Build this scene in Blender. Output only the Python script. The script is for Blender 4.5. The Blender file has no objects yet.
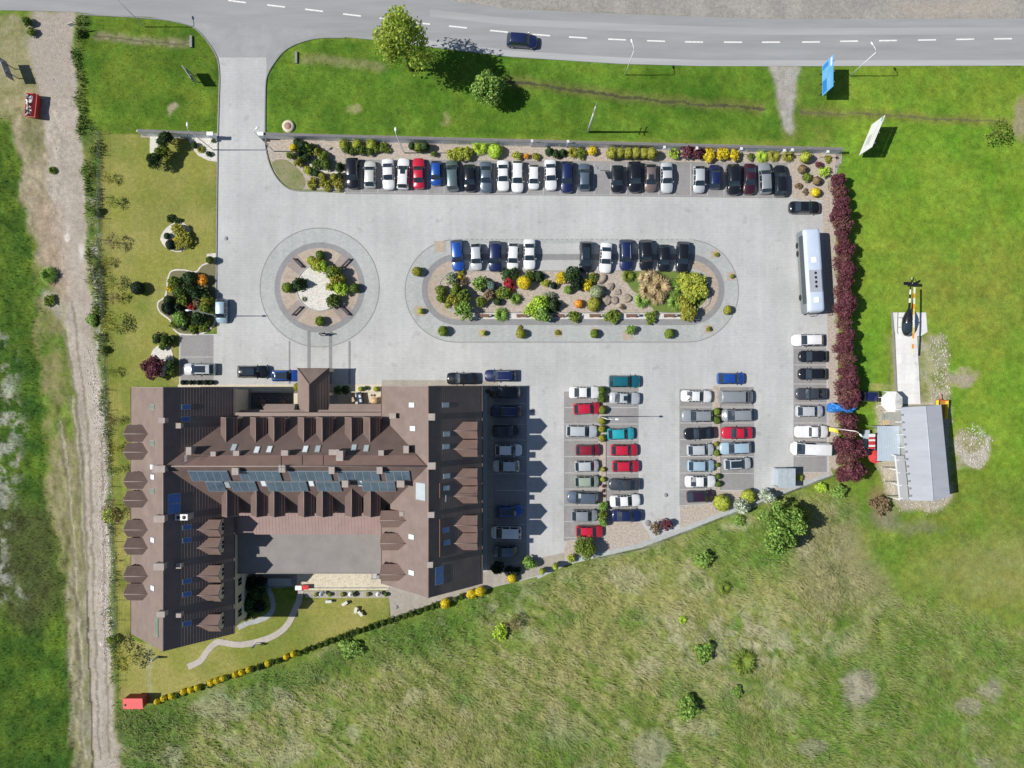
import bpy, bmesh, math, random
import numpy as np
from mathutils import Vector, Matrix
random.seed(7)
rng = np.random.default_rng(11)
R = math.radians
S = 0.16            # metres on the ground per unit of the site plan
H = 110.0           # height the drone flies at
SUN_EL = 46.0
scene = bpy.context.scene
col = scene.collection

# ---------------------------------------------------------------- site plan helpers
def G(x, y, z=0.0):
    """site plan (metres east / north of the point below the drone) of a ground survey mark"""
    return Vector(((x - 512) * S, (384 - y) * S, z))
def P(px, py, z=0.0):
    """survey mark sighted from above at height z -> its true place"""
    k = (H - z) / H
    return Vector(((px - 512) * S * k, (384 - py) * S * k, z))
def on_plane(px, py, p0, n):
    c = Vector((0, 0, H)); d = P(px, py, 0) - c
    t = (p0 - c).dot(n) / d.dot(n)
    return c + d * t

# ---------------------------------------------------------------- tagging
def tag(o, label=None, cat=None, group=None, kind=None):
    if label: o['label'] = label
    if cat: o['category'] = cat
    if group: o['group'] = group
    if kind: o['kind'] = kind
    return o
def empty(name, loc, rz=0.0):
    o = bpy.data.objects.new(name, None); col.objects.link(o)
    o.empty_display_size = 0.3
    o.location = loc; o.rotation_euler = (0, 0, rz)
    return o
def link(name, me, parent=None, mat=None, loc=None):
    o = bpy.data.objects.new(name, me); col.objects.link(o)
    if parent: o.parent = parent
    if loc is not None: o.location = loc
    if mat:
        if len(me.materials) == 0: me.materials.append(mat)
        o.material_slots[0].link = 'OBJECT'; o.material_slots[0].material = mat
    return o
def copy_tree(o, parent=None):
    c = o.copy(); col.objects.link(c)
    if parent: c.parent = parent
    for ch in list(o.children): copy_tree(ch, c)
    return c
ORD = ['', 'first', 'second', 'third', 'fourth', 'fifth', 'sixth', 'seventh', 'eighth', 'ninth', 'tenth', 'eleventh',
       'twelfth', 'thirteenth', 'fourteenth', 'fifteenth', 'sixteenth', 'seventeenth', 'eighteenth', 'nineteenth', 'twentieth']
ORD += ['twenty-' + w for w in ORD[1:10]] + ['thirtieth'] + ['thirty-' + w for w in ORD[1:10]]

# ---------------------------------------------------------------- materials
def mat(name, c, rough=0.7, metal=0.0, var=0.12, scale=0.6, bump=0.0, bscale=8.0, coat=0.0, spec=0.5, c2=None, stretch=None, island=0.0, objvar=0.0):
    m = bpy.data.materials.new(name); m.use_nodes = True
    nt = m.node_tree; N = nt.nodes; L = nt.links
    b = N['Principled BSDF']
    b.inputs['Roughness'].default_value = rough; b.inputs['Metallic'].default_value = metal
    b.inputs['Coat Weight'].default_value = coat; b.inputs['Coat Roughness'].default_value = 0.05
    b.inputs['Specular IOR Level'].default_value = spec
    g = N.new('ShaderNodeNewGeometry')
    vec = g.outputs['Position']
    if stretch:
        mp = N.new('ShaderNodeMapping'); mp.inputs['Scale'].default_value = stretch
        L.new(vec, mp.inputs['Vector']); vec = mp.outputs['Vector']
    no = N.new('ShaderNodeTexNoise'); no.inputs['Scale'].default_value = scale
    no.inputs['Detail'].default_value = 6; no.inputs['Roughness'].default_value = 0.65
    L.new(vec, no.inputs['Vector'])
    mx = N.new('ShaderNodeMix'); mx.data_type = 'RGBA'
    c = tuple(c); cc = c2 if c2 else tuple(min(1, v * (1 + 2 * var)) for v in c)
    lo = c if c2 else tuple(v * (1 - 2 * var) for v in c)
    mx.inputs[6].default_value = (*lo, 1); mx.inputs[7].default_value = (*cc, 1)
    rp = N.new('ShaderNodeMapRange'); rp.inputs[1].default_value = 0.25; rp.inputs[2].default_value = 0.75
    L.new(no.outputs['Fac'], rp.inputs[0]); L.new(rp.outputs[0], mx.inputs[0])
    out = mx.outputs[2]
    if island or objvar:
        hs = N.new('ShaderNodeHueSaturation')
        src = g.outputs['Random Per Island'] if island else None
        amt = island or objvar
        if not island:
            oi = N.new('ShaderNodeObjectInfo'); src = oi.outputs['Random']
        r1 = N.new('ShaderNodeMapRange'); r1.inputs[3].default_value = 1 - amt; r1.inputs[4].default_value = 1 + amt
        L.new(src, r1.inputs[0]); L.new(r1.outputs[0], hs.inputs['Value'])
        mul = N.new('ShaderNodeMath'); mul.operation = 'MULTIPLY'; mul.inputs[1].default_value = 7.31
        fr = N.new('ShaderNodeMath'); fr.operation = 'FRACT'
        r2 = N.new('ShaderNodeMapRange'); r2.inputs[3].default_value = 0.5 - 0.05 * amt; r2.inputs[4].default_value = 0.5 + 0.05 * amt
        L.new(src, mul.inputs[0]); L.new(mul.outputs[0], fr.inputs[0]); L.new(fr.outputs[0], r2.inputs[0]); L.new(r2.outputs[0], hs.inputs['Hue'])
        L.new(out, hs.inputs['Color']); out = hs.outputs['Color']
    L.new(out, b.inputs['Base Color'])
    if bump:
        n2 = N.new('ShaderNodeTexNoise'); n2.inputs['Scale'].default_value = bscale; n2.inputs['Detail'].default_value = 4
        L.new(vec, n2.inputs['Vector'])
        bp = N.new('ShaderNodeBump'); bp.inputs['Strength'].default_value = bump; bp.inputs['Distance'].default_value = 0.06
        L.new(n2.outputs['Fac'], bp.inputs['Height']); L.new(bp.outputs['Normal'], b.inputs['Normal'])
    return m
def paving(name, c, size=0.5, contrast=0.1, var=0.06, angle=0.0, stain=0.12):
    """concrete block paving: big worn patches, fine grain, faint joints"""
    m = bpy.data.materials.new(name); m.use_nodes = True
    nt = m.node_tree; N = nt.nodes; L = nt.links; b = N['Principled BSDF']
    b.inputs['Roughness'].default_value = 0.85; b.inputs['Specular IOR Level'].default_value = 0.3
    g = N.new('ShaderNodeNewGeometry')
    mp = N.new('ShaderNodeMapping'); mp.inputs['Rotation'].default_value = (0, 0, angle); L.new(g.outputs['Position'], mp.inputs['Vector'])
    br = N.new('ShaderNodeTexBrick'); br.inputs['Scale'].default_value = 1.0
    br.inputs['Brick Width'].default_value = size; br.inputs['Row Height'].default_value = size * 0.5
    br.inputs['Mortar Size'].default_value = 0.018; br.inputs['Mortar Smooth'].default_value = 0.5
    k = 1 - contrast
    br.inputs['Color1'].default_value = (c[0] * (1 + contrast * .5), c[1] * (1 + contrast * .5), c[2] * (1 + contrast * .5), 1)
    br.inputs['Color2'].default_value = (c[0] * k, c[1] * k, c[2] * k, 1)
    br.inputs['Mortar'].default_value = (c[0] * k * .8, c[1] * k * .8, c[2] * k * .8, 1)
    L.new(mp.outputs['Vector'], br.inputs['Vector'])
    def noise(scale, detail, lo, hi, vec):
        n = N.new('ShaderNodeTexNoise'); n.inputs['Scale'].default_value = scale; n.inputs['Detail'].default_value = detail
        n.inputs['Roughness'].default_value = .6
        L.new(vec, n.inputs['Vector'])
        r = N.new('ShaderNodeMapRange'); r.inputs[1].default_value = .3; r.inputs[2].default_value = .7
        r.inputs[3].default_value = lo; r.inputs[4].default_value = hi
        L.new(n.outputs['Fac'], r.inputs[0]); return r.outputs[0]
    f1 = noise(0.09, 5, 1 - stain, 1 + stain * .5, g.outputs['Position'])
    f2 = noise(1.7, 4, 1 - var, 1 + var, g.outputs['Position'])
    st = N.new('ShaderNodeMapping'); st.inputs['Scale'].default_value = (1.0, 0.06, 1); L.new(g.outputs['Position'], st.inputs['Vector'])
    f3 = noise(0.9, 3, 1 - var, 1 + var, st.outputs['Vector'])
    sp = N.new('ShaderNodeTexNoise'); sp.inputs['Scale'].default_value = .55; sp.inputs['Detail'].default_value = 3; L.new(g.outputs['Position'], sp.inputs['Vector'])
    sr = N.new('ShaderNodeMapRange'); sr.inputs[1].default_value = .62; sr.inputs[2].default_value = .74; sr.inputs[3].default_value = 1.0; sr.inputs[4].default_value = .84; L.new(sp.outputs['Fac'], sr.inputs[0])
    f2m = N.new('ShaderNodeMath'); f2m.operation = 'MULTIPLY'; L.new(f2, f2m.inputs[0]); L.new(sr.outputs[0], f2m.inputs[1]); f2 = f2m.outputs[0]
    a = N.new('ShaderNodeMath'); a.operation = 'MULTIPLY'; L.new(f1, a.inputs[0]); L.new(f2, a.inputs[1])
    a2 = N.new('ShaderNodeMath'); a2.operation = 'MULTIPLY'; L.new(a.outputs[0], a2.inputs[0]); L.new(f3, a2.inputs[1])
    vm = N.new('ShaderNodeVectorMath'); vm.operation = 'SCALE'
    L.new(br.outputs['Color'], vm.inputs[0]); L.new(a2.outputs[0], vm.inputs['Scale'])
    L.new(vm.outputs[0], b.inputs['Base Color'])
    return m
def paint(name, c, metal=0.25, rough=0.32):
    m = mat(name, c, rough=rough, metal=metal, var=0.05, scale=0.8, coat=1.0)
    return m

M = {}
M['asphalt'] = mat('asphalt', (.285, .293, .30), .9, var=.08, scale=.5, bump=.2, bscale=20, stretch=(.12, 1.2, 1))
M['asphalt_apron'] = mat('asphalt_apron', (.30, .31, .315), .9, var=.09, scale=.3, bump=.2, bscale=20)
M['plaza'] = paving('plaza_paving', (.475, .482, .475), .5, .03, .05, 0, .17)
M['bay'] = paving('bay_paving', (.285, .28, .28), .4, .06, .06)
M['grey_band'] = paving('grey_band_paving', (.27, .27, .275), .4, .08, .05)
M['tan_pave'] = paving('tan_paving', (.45, .375, .30), .4, .12, .06)
M['mauve_pave'] = paving('mauve_paving', (.33, .28, .26), .4, .10, .05)
M['cream_pave'] = paving('cream_paving', (.62, .56, .43), .6, .06, .05)
M['apron_pave'] = paving('apron_paving', (.38, .35, .30), .4, .10, .07)
M['path_pave'] = paving('garden_path_paving', (.50, .455, .41), .3, .10, .06)
M['pale_pave'] = paving('pale_paving', (.42, .44, .43), .35, .10, .06)
M['kerb'] = mat('kerb_concrete', (.24, .24, .235), .9, var=.1, scale=2)
M['cloth_cream'] = mat('rotor_cream', (.72, .68, .52), .4, var=.03)
M['line'] = mat('marking_paint', (.72, .72, .70), .7, var=.12, scale=3)
M['bay_line'] = mat('bay_line_pavers', (.42, .42, .41), .8, var=.1, scale=2)
M['gravel'] = mat('tan_gravel', (.41, .355, .30), .95, var=.22, scale=3.5, bump=.6, bscale=14)
M['white_gravel'] = mat('white_gravel', (.60, .58, .53), .95, var=.22, scale=5, bump=.7, bscale=12)
M['concrete'] = paving('bright_concrete', (.70, .70, .68), 3.2, .05, .07, 0, .14)
M['roof'] = mat('brown_roof_tile', (.205, .158, .138), .6, var=.09, scale=.5, spec=.15)
M['roof_dark'] = mat('dark_brown_dormer_tile', (.140, .100, .088), .6, var=.09, scale=.7, spec=.15)
M['pink_roof'] = mat('red_brown_sheet_roof', (.31, .215, .195), .6, var=.06, scale=.6)
M['grey_roof'] = mat('grey_membrane_roof', (.245, .228, .215), .85, var=.08, scale=.4)
M['ridge'] = mat('ridge_cap', (.25, .19, .165), .6, var=.06)
M['plaster'] = mat('cream_plaster', (.62, .55, .43), .9, var=.05, scale=1)
M['stone'] = mat('grey_stone_plinth', (.3, .28, .26), .9, var=.15, scale=3)
M['mortar_chimney'] = mat('chimney_render', (.36, .31, .28), .9, var=.08, scale=2)
M['zinc'] = mat('light_zinc_sheet', (.48, .48, .47), .45, metal=.4, var=.08, scale=1)
M['dark'] = mat('dark_opening', (.02, .02, .022), .6, var=.1)
M['glass'] = mat('dark_glass', (.018, .022, .028), .06, var=.1, spec=.7)
M['car_glass'] = mat('car_glass', (.020, .032, .045), .06, var=.1, spec=1.0)
M['sky_glass'] = mat('bright_skylight_glass', (.75, .80, .82), .15, var=.05, spec=.8)
M['blue_glass'] = mat('blue_skylight_glass', (.06, .13, .36), .08, var=.1, spec=.8)
M['green_glass'] = mat('green_skylight_glass', (.17, .22, .19), .12, var=.1, spec=.8)
M['pale_glass'] = mat('pale_skylight_glass', (.42, .48, .50), .12, var=.06, spec=.8)
M['solar'] = mat('solar_cells', (.095, .14, .185), .2, var=.15, scale=.8, spec=.8)
M['alu'] = mat('aluminium', (.36, .40, .44), .4, metal=.2, var=.04)
M['white_metal'] = mat('white_metal', (.75, .75, .74), .5, var=.04)
M['grey_metal'] = mat('grey_metal', (.30, .31, .32), .5, metal=.3, var=.06)
M['black'] = mat('black_plastic', (.018, .018, .02), .55, var=.1)
M['tyre'] = mat('tyre_rubber', (.02, .02, .02), .8, var=.1)
M['rim'] = mat('wheel_rim', (.45, .46, .48), .35, metal=.8, var=.03)
M['lamp_glass'] = mat('headlight_glass', (.33, .36, .39), .1, var=.04, spec=.8)
M['tail'] = mat('tail_light_red', (.22, .012, .012), .15, var=.05, spec=.8)
M['wood'] = mat('brown_timber', (.20, .105, .065), .6, var=.12, scale=4)
M['dark_wood'] = mat('dark_timber', (.02, .016, .015), .6, var=.12, scale=4)
M['bark'] = mat('bark', (.11, .085, .06), .9, var=.2, scale=6)
M['rock'] = mat('brown_boulder', (.30, .25, .20), .95, var=.25, scale=2.5, bump=.6, bscale=5)
M['wallpanel'] = mat('concrete_wall_panel', (.84, .86, .88), .85, var=.06, scale=1.2)
M['wallcap'] = mat('dark_wall_cap', (.17, .16, .165), .8, var=.1, scale=2)
M['red_paint'] = mat('red_sheet_metal', (.50, .055, .045), .5, var=.07)
M['red_cloth'] = mat('red_cloth', (.55, .04, .04), .8, var=.1, scale=2)
M['blue_tarp'] = mat('blue_tarpaulin', (.035, .20, .58), .45, var=.2, scale=1.5, bump=.7, bscale=1.8)
M['dkblue_tarp'] = mat('dark_blue_tarpaulin', (.02, .04, .14), .5, var=.2, scale=1.5, bump=.6, bscale=2)
M['yellow'] = mat('yellow_plastic', (.75, .62, .03), .5, var=.06)
M['orange'] = mat('orange_paint', (.75, .28, .02), .4, var=.05)
M['orange_wood'] = mat('orange_brown_board', (.42, .20, .05), .6, var=.1)
M['heli'] = mat('black_helicopter_paint', (.012, .013, .017), .18, var=.05, coat=1.0)
M['barn'] = mat('pale_metal_barn_roof', (.44, .46, .50), .5, metal=.1, var=.05, scale=.5, stretch=(.5, 2.0, 1))
M['flat_blue'] = mat('blue_grey_sheet', (.40, .47, .53), .6, var=.06, scale=.5)
M['membrane'] = mat('white_tent_fabric', (.82, .81, .78), .7, var=.03)
M['bluebill'] = mat('blue_billboard_print', (.05, .33, .66), .5, var=.2, scale=.45, c2=(.22, .50, .80))
M['bluebill_dk'] = mat('deep_blue_print', (.03, .22, .62), .5, var=.1)
M['teal'] = mat('teal_print', (.12, .42, .45), .5, var=.1)
M['greypatch'] = mat('grey_print', (.55, .55, .57), .6, var=.12, scale=1.2)
M['shingle_board'] = mat('weathered_board', (.30, .29, .33), .8, var=.15)
M['cobble'] = mat('rubble', (.50, .48, .44), .95, var=.3, scale=3)
M['skin'] = mat('skin', (.50, .32, .24), .6, var=.04)
M['cloth_white'] = mat('white_cloth', (.70, .70, .70), .9, var=.04)
M['cloth_navy'] = mat('navy_cloth', (.03, .045, .10), .9, var=.08)
M['cloth_blue'] = mat('light_blue_cloth', (.35, .48, .62), .9, var=.05)
M['hair'] = mat('brown_hair', (.05, .03, .02), .8, var=.1)
M['statue'] = mat('pale_stone', (.62, .62, .58), .8, var=.08, scale=5)

def leafmat(name, c, isl=0.45, trans=0.25):
    m = mat(name, c, rough=.65, var=.12, scale=1.2, island=isl, spec=.25)
    nt = m.node_tree; b = nt.nodes['Principled BSDF']; out = nt.nodes['Material Output']
    t = nt.nodes.new('ShaderNodeBsdfTranslucent'); mixs = nt.nodes.new('ShaderNodeMixShader'); mixs.inputs[0].default_value = trans
    src = b.inputs['Base Color'].links[0].from_socket
    nt.links.new(src, t.inputs['Color'])
    nt.links.new(b.outputs[0], mixs.inputs[1]); nt.links.new(t.outputs[0], mixs.inputs[2]); nt.links.new(mixs.outputs[0], out.inputs['Surface'])
    return m
LF = {
 'dark': leafmat('leaf_dark_green', (0.054, 0.101, 0.034)),
 'vdark': leafmat('leaf_blackish_green', (0.022, 0.043, 0.024)),
 'green': leafmat('leaf_green', (0.201, 0.275, 0.044)),
 'bright': leafmat('leaf_fresh_green', (.25, .40, .085)),
 'lime': leafmat('leaf_lime', (0.454, 0.625, 0.076)),
 'olive': leafmat('leaf_olive', (0.354, 0.354, 0.055)),
 'yellow': leafmat('leaf_golden_yellow', (0.708, 0.586, 0.037)),
 'ygreen': leafmat('leaf_yellow_green', (0.439, 0.488, 0.073)),
 'orange': leafmat('leaf_orange', (0.794, 0.416, 0.056)),
 'grey': leafmat('leaf_grey_green', (0.360, 0.416, 0.246)),
 'bluegrey': leafmat('leaf_blue_grey', (0.171, 0.240, 0.217)),
 'silver': leafmat('leaf_silver', (0.504, 0.564, 0.432)),
 'brown': leafmat('leaf_brown', (0.264, 0.194, 0.109)),
 'purple': leafmat('leaf_dark_purple', (.175, .062, .078)),
 'dull purple': leafmat('leaf_dull_purple', (.20, .095, .085)),
 'red': leafmat('leaf_red', (0.512, 0.046, 0.062)),
 'tan': leafmat('dry_grass', (0.527, 0.419, 0.232)),
 'willow': leafmat('leaf_young_willow', (.40, .49, .085), .35, .45),
 'hedge': leafmat('leaf_hedge_green', (0.122, 0.189, 0.037)),
}

# ---------------------------------------------------------------- mesh builder
class MB:
    def __init__(s): s.v = []; s.f = []; s.m = []; s.sm = []
    def face(s, pts, mi=0, smooth=False):
        b = len(s.v); s.v += [tuple(p) for p in pts]; s.f.append(tuple(range(b, b + len(pts)))); s.m.append(mi); s.sm.append(smooth)
    def mesh(s, vs, fs, mi=0, smooth=False):
        b = len(s.v); s.v += [tuple(p) for p in vs]
        for f in fs: s.f.append(tuple(b + i for i in f)); s.m.append(mi); s.sm.append(smooth)
    def obox(s, c, u, v, w, su, sv, sw, mi=0):
        c = Vector(c); u = Vector(u).normalized() * su / 2; v = Vector(v).normalized() * sv / 2; w = Vector(w).normalized() * sw / 2
        P8 = [c + a * u + b_ * v + d * w for d in (-1, 1) for b_ in (-1, 1) for a in (-1, 1)]
        F = [(0, 2, 3, 1), (4, 5, 7, 6), (0, 1, 5, 4), (2, 6, 7, 3), (0, 4, 6, 2), (1, 3, 7, 5)]
        s.mesh(P8, F, mi); return s
    def box(s, x0, x1, y0, y1, z0, z1, mi=0):
        return s.obox(((x0 + x1) / 2, (y0 + y1) / 2, (z0 + z1) / 2), (1, 0, 0), (0, 1, 0), (0, 0, 1), abs(x1 - x0), abs(y1 - y0), abs(z1 - z0), mi)
    def tube(s, pts, rad, n=8, mi=0, caps=True):
        pts = [Vector(p) for p in pts]
        if not isinstance(rad, (list, tuple)): rad = [rad] * len(pts)
        rings = []
        for i, p in enumerate(pts):
            d = (pts[min(i + 1, len(pts) - 1)] - pts[max(i - 1, 0)]).normalized()
            a = d.cross(Vector((0, 0, 1)) if abs(d.z) < .9 else Vector((1, 0, 0))).normalized(); b_ = d.cross(a)
            rings.append([p + rad[i] * (math.cos(2 * math.pi * k / n) * a + math.sin(2 * math.pi * k / n) * b_) for k in range(n)])
        vs = [q for r in rings for q in r]; fs = []
        for i in range(len(pts) - 1):
            for k in range(n): fs.append((i * n + k, i * n + (k + 1) % n, (i + 1) * n + (k + 1) % n, (i + 1) * n + k))
        if caps: fs.append(tuple(range(n))[::-1]); fs.append(tuple((len(pts) - 1) * n + k for k in range(n)))
        s.mesh(vs, fs, mi, True); return s
    def lathe(s, prof, n=16, c=(0, 0, 0), mi=0):
        vs = []; fs = []
        for r, z in prof:
            for k in range(n): vs.append((c[0] + r * math.cos(2 * math.pi * k / n), c[1] + r * math.sin(2 * math.pi * k / n), c[2] + z))
        for i in range(len(prof) - 1):
            for k in range(n): fs.append((i * n + k, i * n + (k + 1) % n, (i + 1) * n + (k + 1) % n, (i + 1) * n + k))
        s.mesh(vs, fs, mi, True); return s
    def data(s, name, mats=()):
        me = bpy.data.meshes.new(name); me.from_pydata(s.v, [], s.f)
        for m in mats: me.materials.append(m)
        me.polygons.foreach_set('material_index', s.m); me.polygons.foreach_set('use_smooth', s.sm)
        bm = bmesh.new(); bm.from_mesh(me); bmesh.ops.recalc_face_normals(bm, faces=bm.faces); bm.to_mesh(me); bm.free()
        me.update(); return me
    def build(s, name, mats, parent=None, loc=None):
        if not isinstance(mats, (list, tuple)): mats = [mats]
        return link(name, s.data(name, mats), parent, None, loc)

def catmull(pts, n=6, closed=True):
    out = []; L = len(pts)
    rngi = range(L) if closed else range(L - 1)
    for i in rngi:
        g = (lambda k: pts[k % L]) if closed else (lambda k: pts[min(max(k, 0), L - 1)])
        p0, p1, p2, p3 = [np.array(g(i + k), float) for k in (-1, 0, 1, 2)]
        for t in np.linspace(0, 1, n, endpoint=False):
            out.append(tuple(.5 * ((2 * p1) + (-p0 + p2) * t + (2 * p0 - 5 * p1 + 4 * p2 - p3) * t * t + (-p0 + 3 * p1 - 3 * p2 + p3) * t ** 3)))
    if not closed: out.append(tuple(pts[-1]))
    return out
def slab(name, pts, z, m, thick=0.0, kind='structure', parent=None):
    """flat sheet (or slab with sides) over a site-plan outline"""
    bm = bmesh.new()
    vs = [bm.verts.new(G(x, y, z)) for x, y in pts]
    es = [bm.edges.new((vs[i], vs[(i + 1) % len(vs)])) for i in range(len(vs))]
    bmesh.ops.triangle_fill(bm, use_beauty=True, edges=es)
    for f in bm.faces:
        f.normal_update()
        if f.normal.z < 0: f.normal_flip()
    if thick:
        for i in range(len(vs)):
            a, b = vs[i], vs[(i + 1) % len(vs)]
            c = bm.verts.new(b.co - Vector((0, 0, thick))); d = bm.verts.new(a.co - Vector((0, 0, thick)))
            bm.faces.new((a, b, c, d))
    me = bpy.data.meshes.new(name); bm.to_mesh(me); bm.free(); me.materials.append(m)
    o = link(name, me, parent)
    if kind and not parent: o['kind'] = kind
    return o
def ribbon_pts(line, w):
    """outline (site plan) of a strip of width w along a line"""
    Lp = []; Rp = []
    for i, p in enumerate(line):
        a = np.array(line[max(i - 1, 0)], float); b = np.array(line[min(i + 1, len(line) - 1)], float)
        d = (b - a) / np.linalg.norm(b - a); n = np.array((-d[1], d[0]))
        Lp.append(tuple(np.array(p) + n * w / 2)); Rp.append(tuple(np.array(p) - n * w / 2))
    return Lp, Rp
def ribbon(name, line, w, z, m, h=0.0, closed=False, kind='structure', parent=None):
    mb = MB(); ln = list(line) + ([line[0], line[1]] if closed else [])
    Lp, Rp = ribbon_pts(ln, w)
    if closed: Lp[0] = Lp[-2]; Rp[0] = Rp[-2]; Lp = Lp[:-1]; Rp = Rp[:-1]
    for i in range(len(Lp) - 1):
        a, b, c, d = G(*Lp[i], z), G(*Lp[i + 1], z), G(*Rp[i + 1], z), G(*Rp[i], z)
        mb.face((a, b, c, d))
        if h:
            dz = Vector((0, 0, h))
            mb.face((a, b, b - dz, a - dz)); mb.face((c, d, d - dz, c - dz))
    o = mb.build(name, m, parent)
    if kind and not parent: o['kind'] = kind
    return o
def circle(cx, cy, r, n=72, a0=0, a1=360, full=True):
    k = n if full else n + 1
    return [(cx + r * math.cos(R(a0 + (a1 - a0) * i / n)), cy + r * math.sin(R(a0 + (a1 - a0) * i / n))) for i in range(k)]
def stadium(x0, x1, y0, y1, n=28):
    r = (y1 - y0) / 2; cy = (y0 + y1) / 2
    return [(x0 + r + r * math.cos(a), cy + r * math.sin(a)) for a in np.linspace(math.pi / 2, 3 * math.pi / 2, n)] + \
           [(x1 - r + r * math.cos(a), cy + r * math.sin(a)) for a in np.linspace(-math.pi / 2, math.pi / 2, n)]
def ring(name, outer, inner, z, m):
    """band between two outlines with the same number of points"""
    mb = MB()
    n = len(outer)
    for i in range(n):
        j = (i + 1) % n
        mb.face((G(*outer[i], z), G(*outer[j], z), G(*inner[j], z), G(*inner[i], z)))
    o = mb.build(name, m); o['kind'] = 'structure'; return o
# ================================================================= GROUND
def vnoise(X, Y, scale, seed):
    r = np.random.default_rng(seed); n = 256; g = r.random((n, n))
    x = X / scale + 91.3; y = Y / scale + 47.7
    xi = np.floor(x).astype(int); yi = np.floor(y).astype(int); fx = x - xi; fy = y - yi
    fx = fx * fx * (3 - 2 * fx); fy = fy * fy * (3 - 2 * fy)
    a = g[xi % n, yi % n]; b = g[(xi + 1) % n, yi % n]; c = g[xi % n, (yi + 1) % n]; d = g[(xi + 1) % n, (yi + 1) % n]
    return (a * (1 - fx) + b * fx) * (1 - fy) + (c * (1 - fx) + d * fx) * fy
def fbm(X, Y, scale, octv=4, seed=1, gain=.55):
    t = 0; a = 1; s = 0
    for o in range(octv):
        t = t + a * vnoise(X, Y, scale / 2 ** o, seed + o * 17); s += a; a *= gain
    return t / s
STEP = 1.5
gx = np.arange(-45, 1069.1, STEP); gy = np.arange(-45, 813.1, STEP)
PX, PY = np.meshgrid(gx, gy, indexing='xy')          # rows = y
wx = (fbm(PX, PY, 14, 3, 5) - .5); wy = (fbm(PX, PY, 14, 3, 55) - .5)
def inside(pts, X, Y):
    r = np.zeros(X.shape, bool); n = len(pts); j = n - 1
    for i in range(n):
        xi, yi = pts[i]; xj, yj = pts[j]
        if yi != yj:
            r ^= ((yi > Y) != (yj > Y)) & (X < (xj - xi) * (Y - yi) / (yj - yi) + xi)
        j = i
    return r
def blur(a, px):
    k = int(round(px / STEP / 2))
    if k < 1: return a
    for _ in range(2):
        for ax in (0, 1):
            c = np.cumsum(np.insert(np.pad(a, [(k + 1, k) if i == ax else (0, 0) for i in (0, 1)], mode='edge'), 0, 0, axis=ax), axis=ax)
            n = a.shape[ax]
            hi = np.take(c, np.arange(2 * k + 1, 2 * k + 1 + n) + 1, axis=ax); lo = np.take(c, np.arange(0, n) + 1, axis=ax)
            a = (hi - lo) / (2 * k + 1)
    return a
def mpoly(pts, b=3, warp=10):
    return blur(inside(pts, PX + wx * warp, PY + wy * warp).astype(float), b)
def mblob(x, y, rx, ry, soft=.5, warp=14):
    d = np.hypot((PX + wx * warp - x) / rx, (PY + wy * warp - y) / ry)
    return np.clip((1 + soft / 2 - d) / soft, 0, 1)
def mline(pts, w, b=2, warp=5):
    L, Rr = ribbon_pts(pts, w); return mpoly(L + Rr[::-1], b, warp)
COL = np.zeros(PX.shape + (3,))
def put(mask, c, c2=None, scale=25, seed=3, amt=1.0, gamma=1.0):
    global COL
    c = np.array(c)
    if c2 is not None:
        n = np.clip((fbm(PX, PY, scale, 5, seed) - .28) / .44, 0, 1)[..., None] ** gamma
        c = c * (1 - n) + np.array(c2) * n
    m = (mask * amt)[..., None]
    COL = COL * (1 - m) + c * m
ones = np.ones(PX.shape)
n1 = fbm(PX, PY, 60, 4, 21); n2 = fbm(PX, PY, 18, 4, 31); n3 = fbm(PX, PY, 7, 3, 41)
streak = fbm(PX * .45 + PY * .35 + n1 * 40, PY * 1.6 - PX * 1.1 + n2 * 16, 9, 4, 61)
# lush green everywhere first
put(ones, (.075, .155, .018), (.135, .20, .032), 45, 3)
put(np.clip((n2 - .55) * 5, 0, 1), (.17, .20, .045), amt=.45)
# verge strip between road and wall is deeper green
put(mpoly([(262, 35), (780, 62), (780, 140), (262, 136)], 4, 8), (.05, .125, .012), (.095, .185, .022), 20, 8)
put(mpoly([(72, 14), (222, 20), (222, 134), (75, 134)], 3, 6), (.055, .125, .012), (.105, .175, .022), 20, 9)
# meadow south
meadow = [(122, 712), (160, 708), (240, 684), (330, 652), (420, 618), (492, 594), (540, 580), (602, 556), (650, 546), (725, 518), (790, 500), (845, 480), (862, 520),
          (840, 560), (900, 600), (1069, 640), (1069, 813), (122, 813)]
mm = mpoly(meadow, 10, 40)
dry = np.clip((fbm(PX, PY, 75, 5, 77) * .65 + streak * .6 - .44) / .22, 0, 1)
wgt = np.clip(1.02 - np.clip((PX - 640) / 520, 0, 1) * .75 * np.clip((PY - 560) / 90, 0, 1), .25, 1)
tan = np.array((.285, .262, .125)); tan2 = np.array((.21, .215, .075))
put(mm, (.115, .18, .032), (.17, .22, .05), 14, 12)
put(mm * np.clip(dry * wgt * .9 + .10 * wgt, 0, 1), (.19, .215, .066), (.285, .275, .122), 16, 13)
put(mm * np.clip((streak - .56) * 7, 0, 1) * wgt, (.34, .32, .20), amt=.42)
put(mm * np.clip((.42 - streak) * 6, 0, 1), (.10, .145, .03), amt=.7)
put(mm * np.clip((n1 - .60) * 7, 0, 1) * np.clip(1.2 - wgt, 0, 1), (.085, .165, .025), amt=.9)
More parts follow.
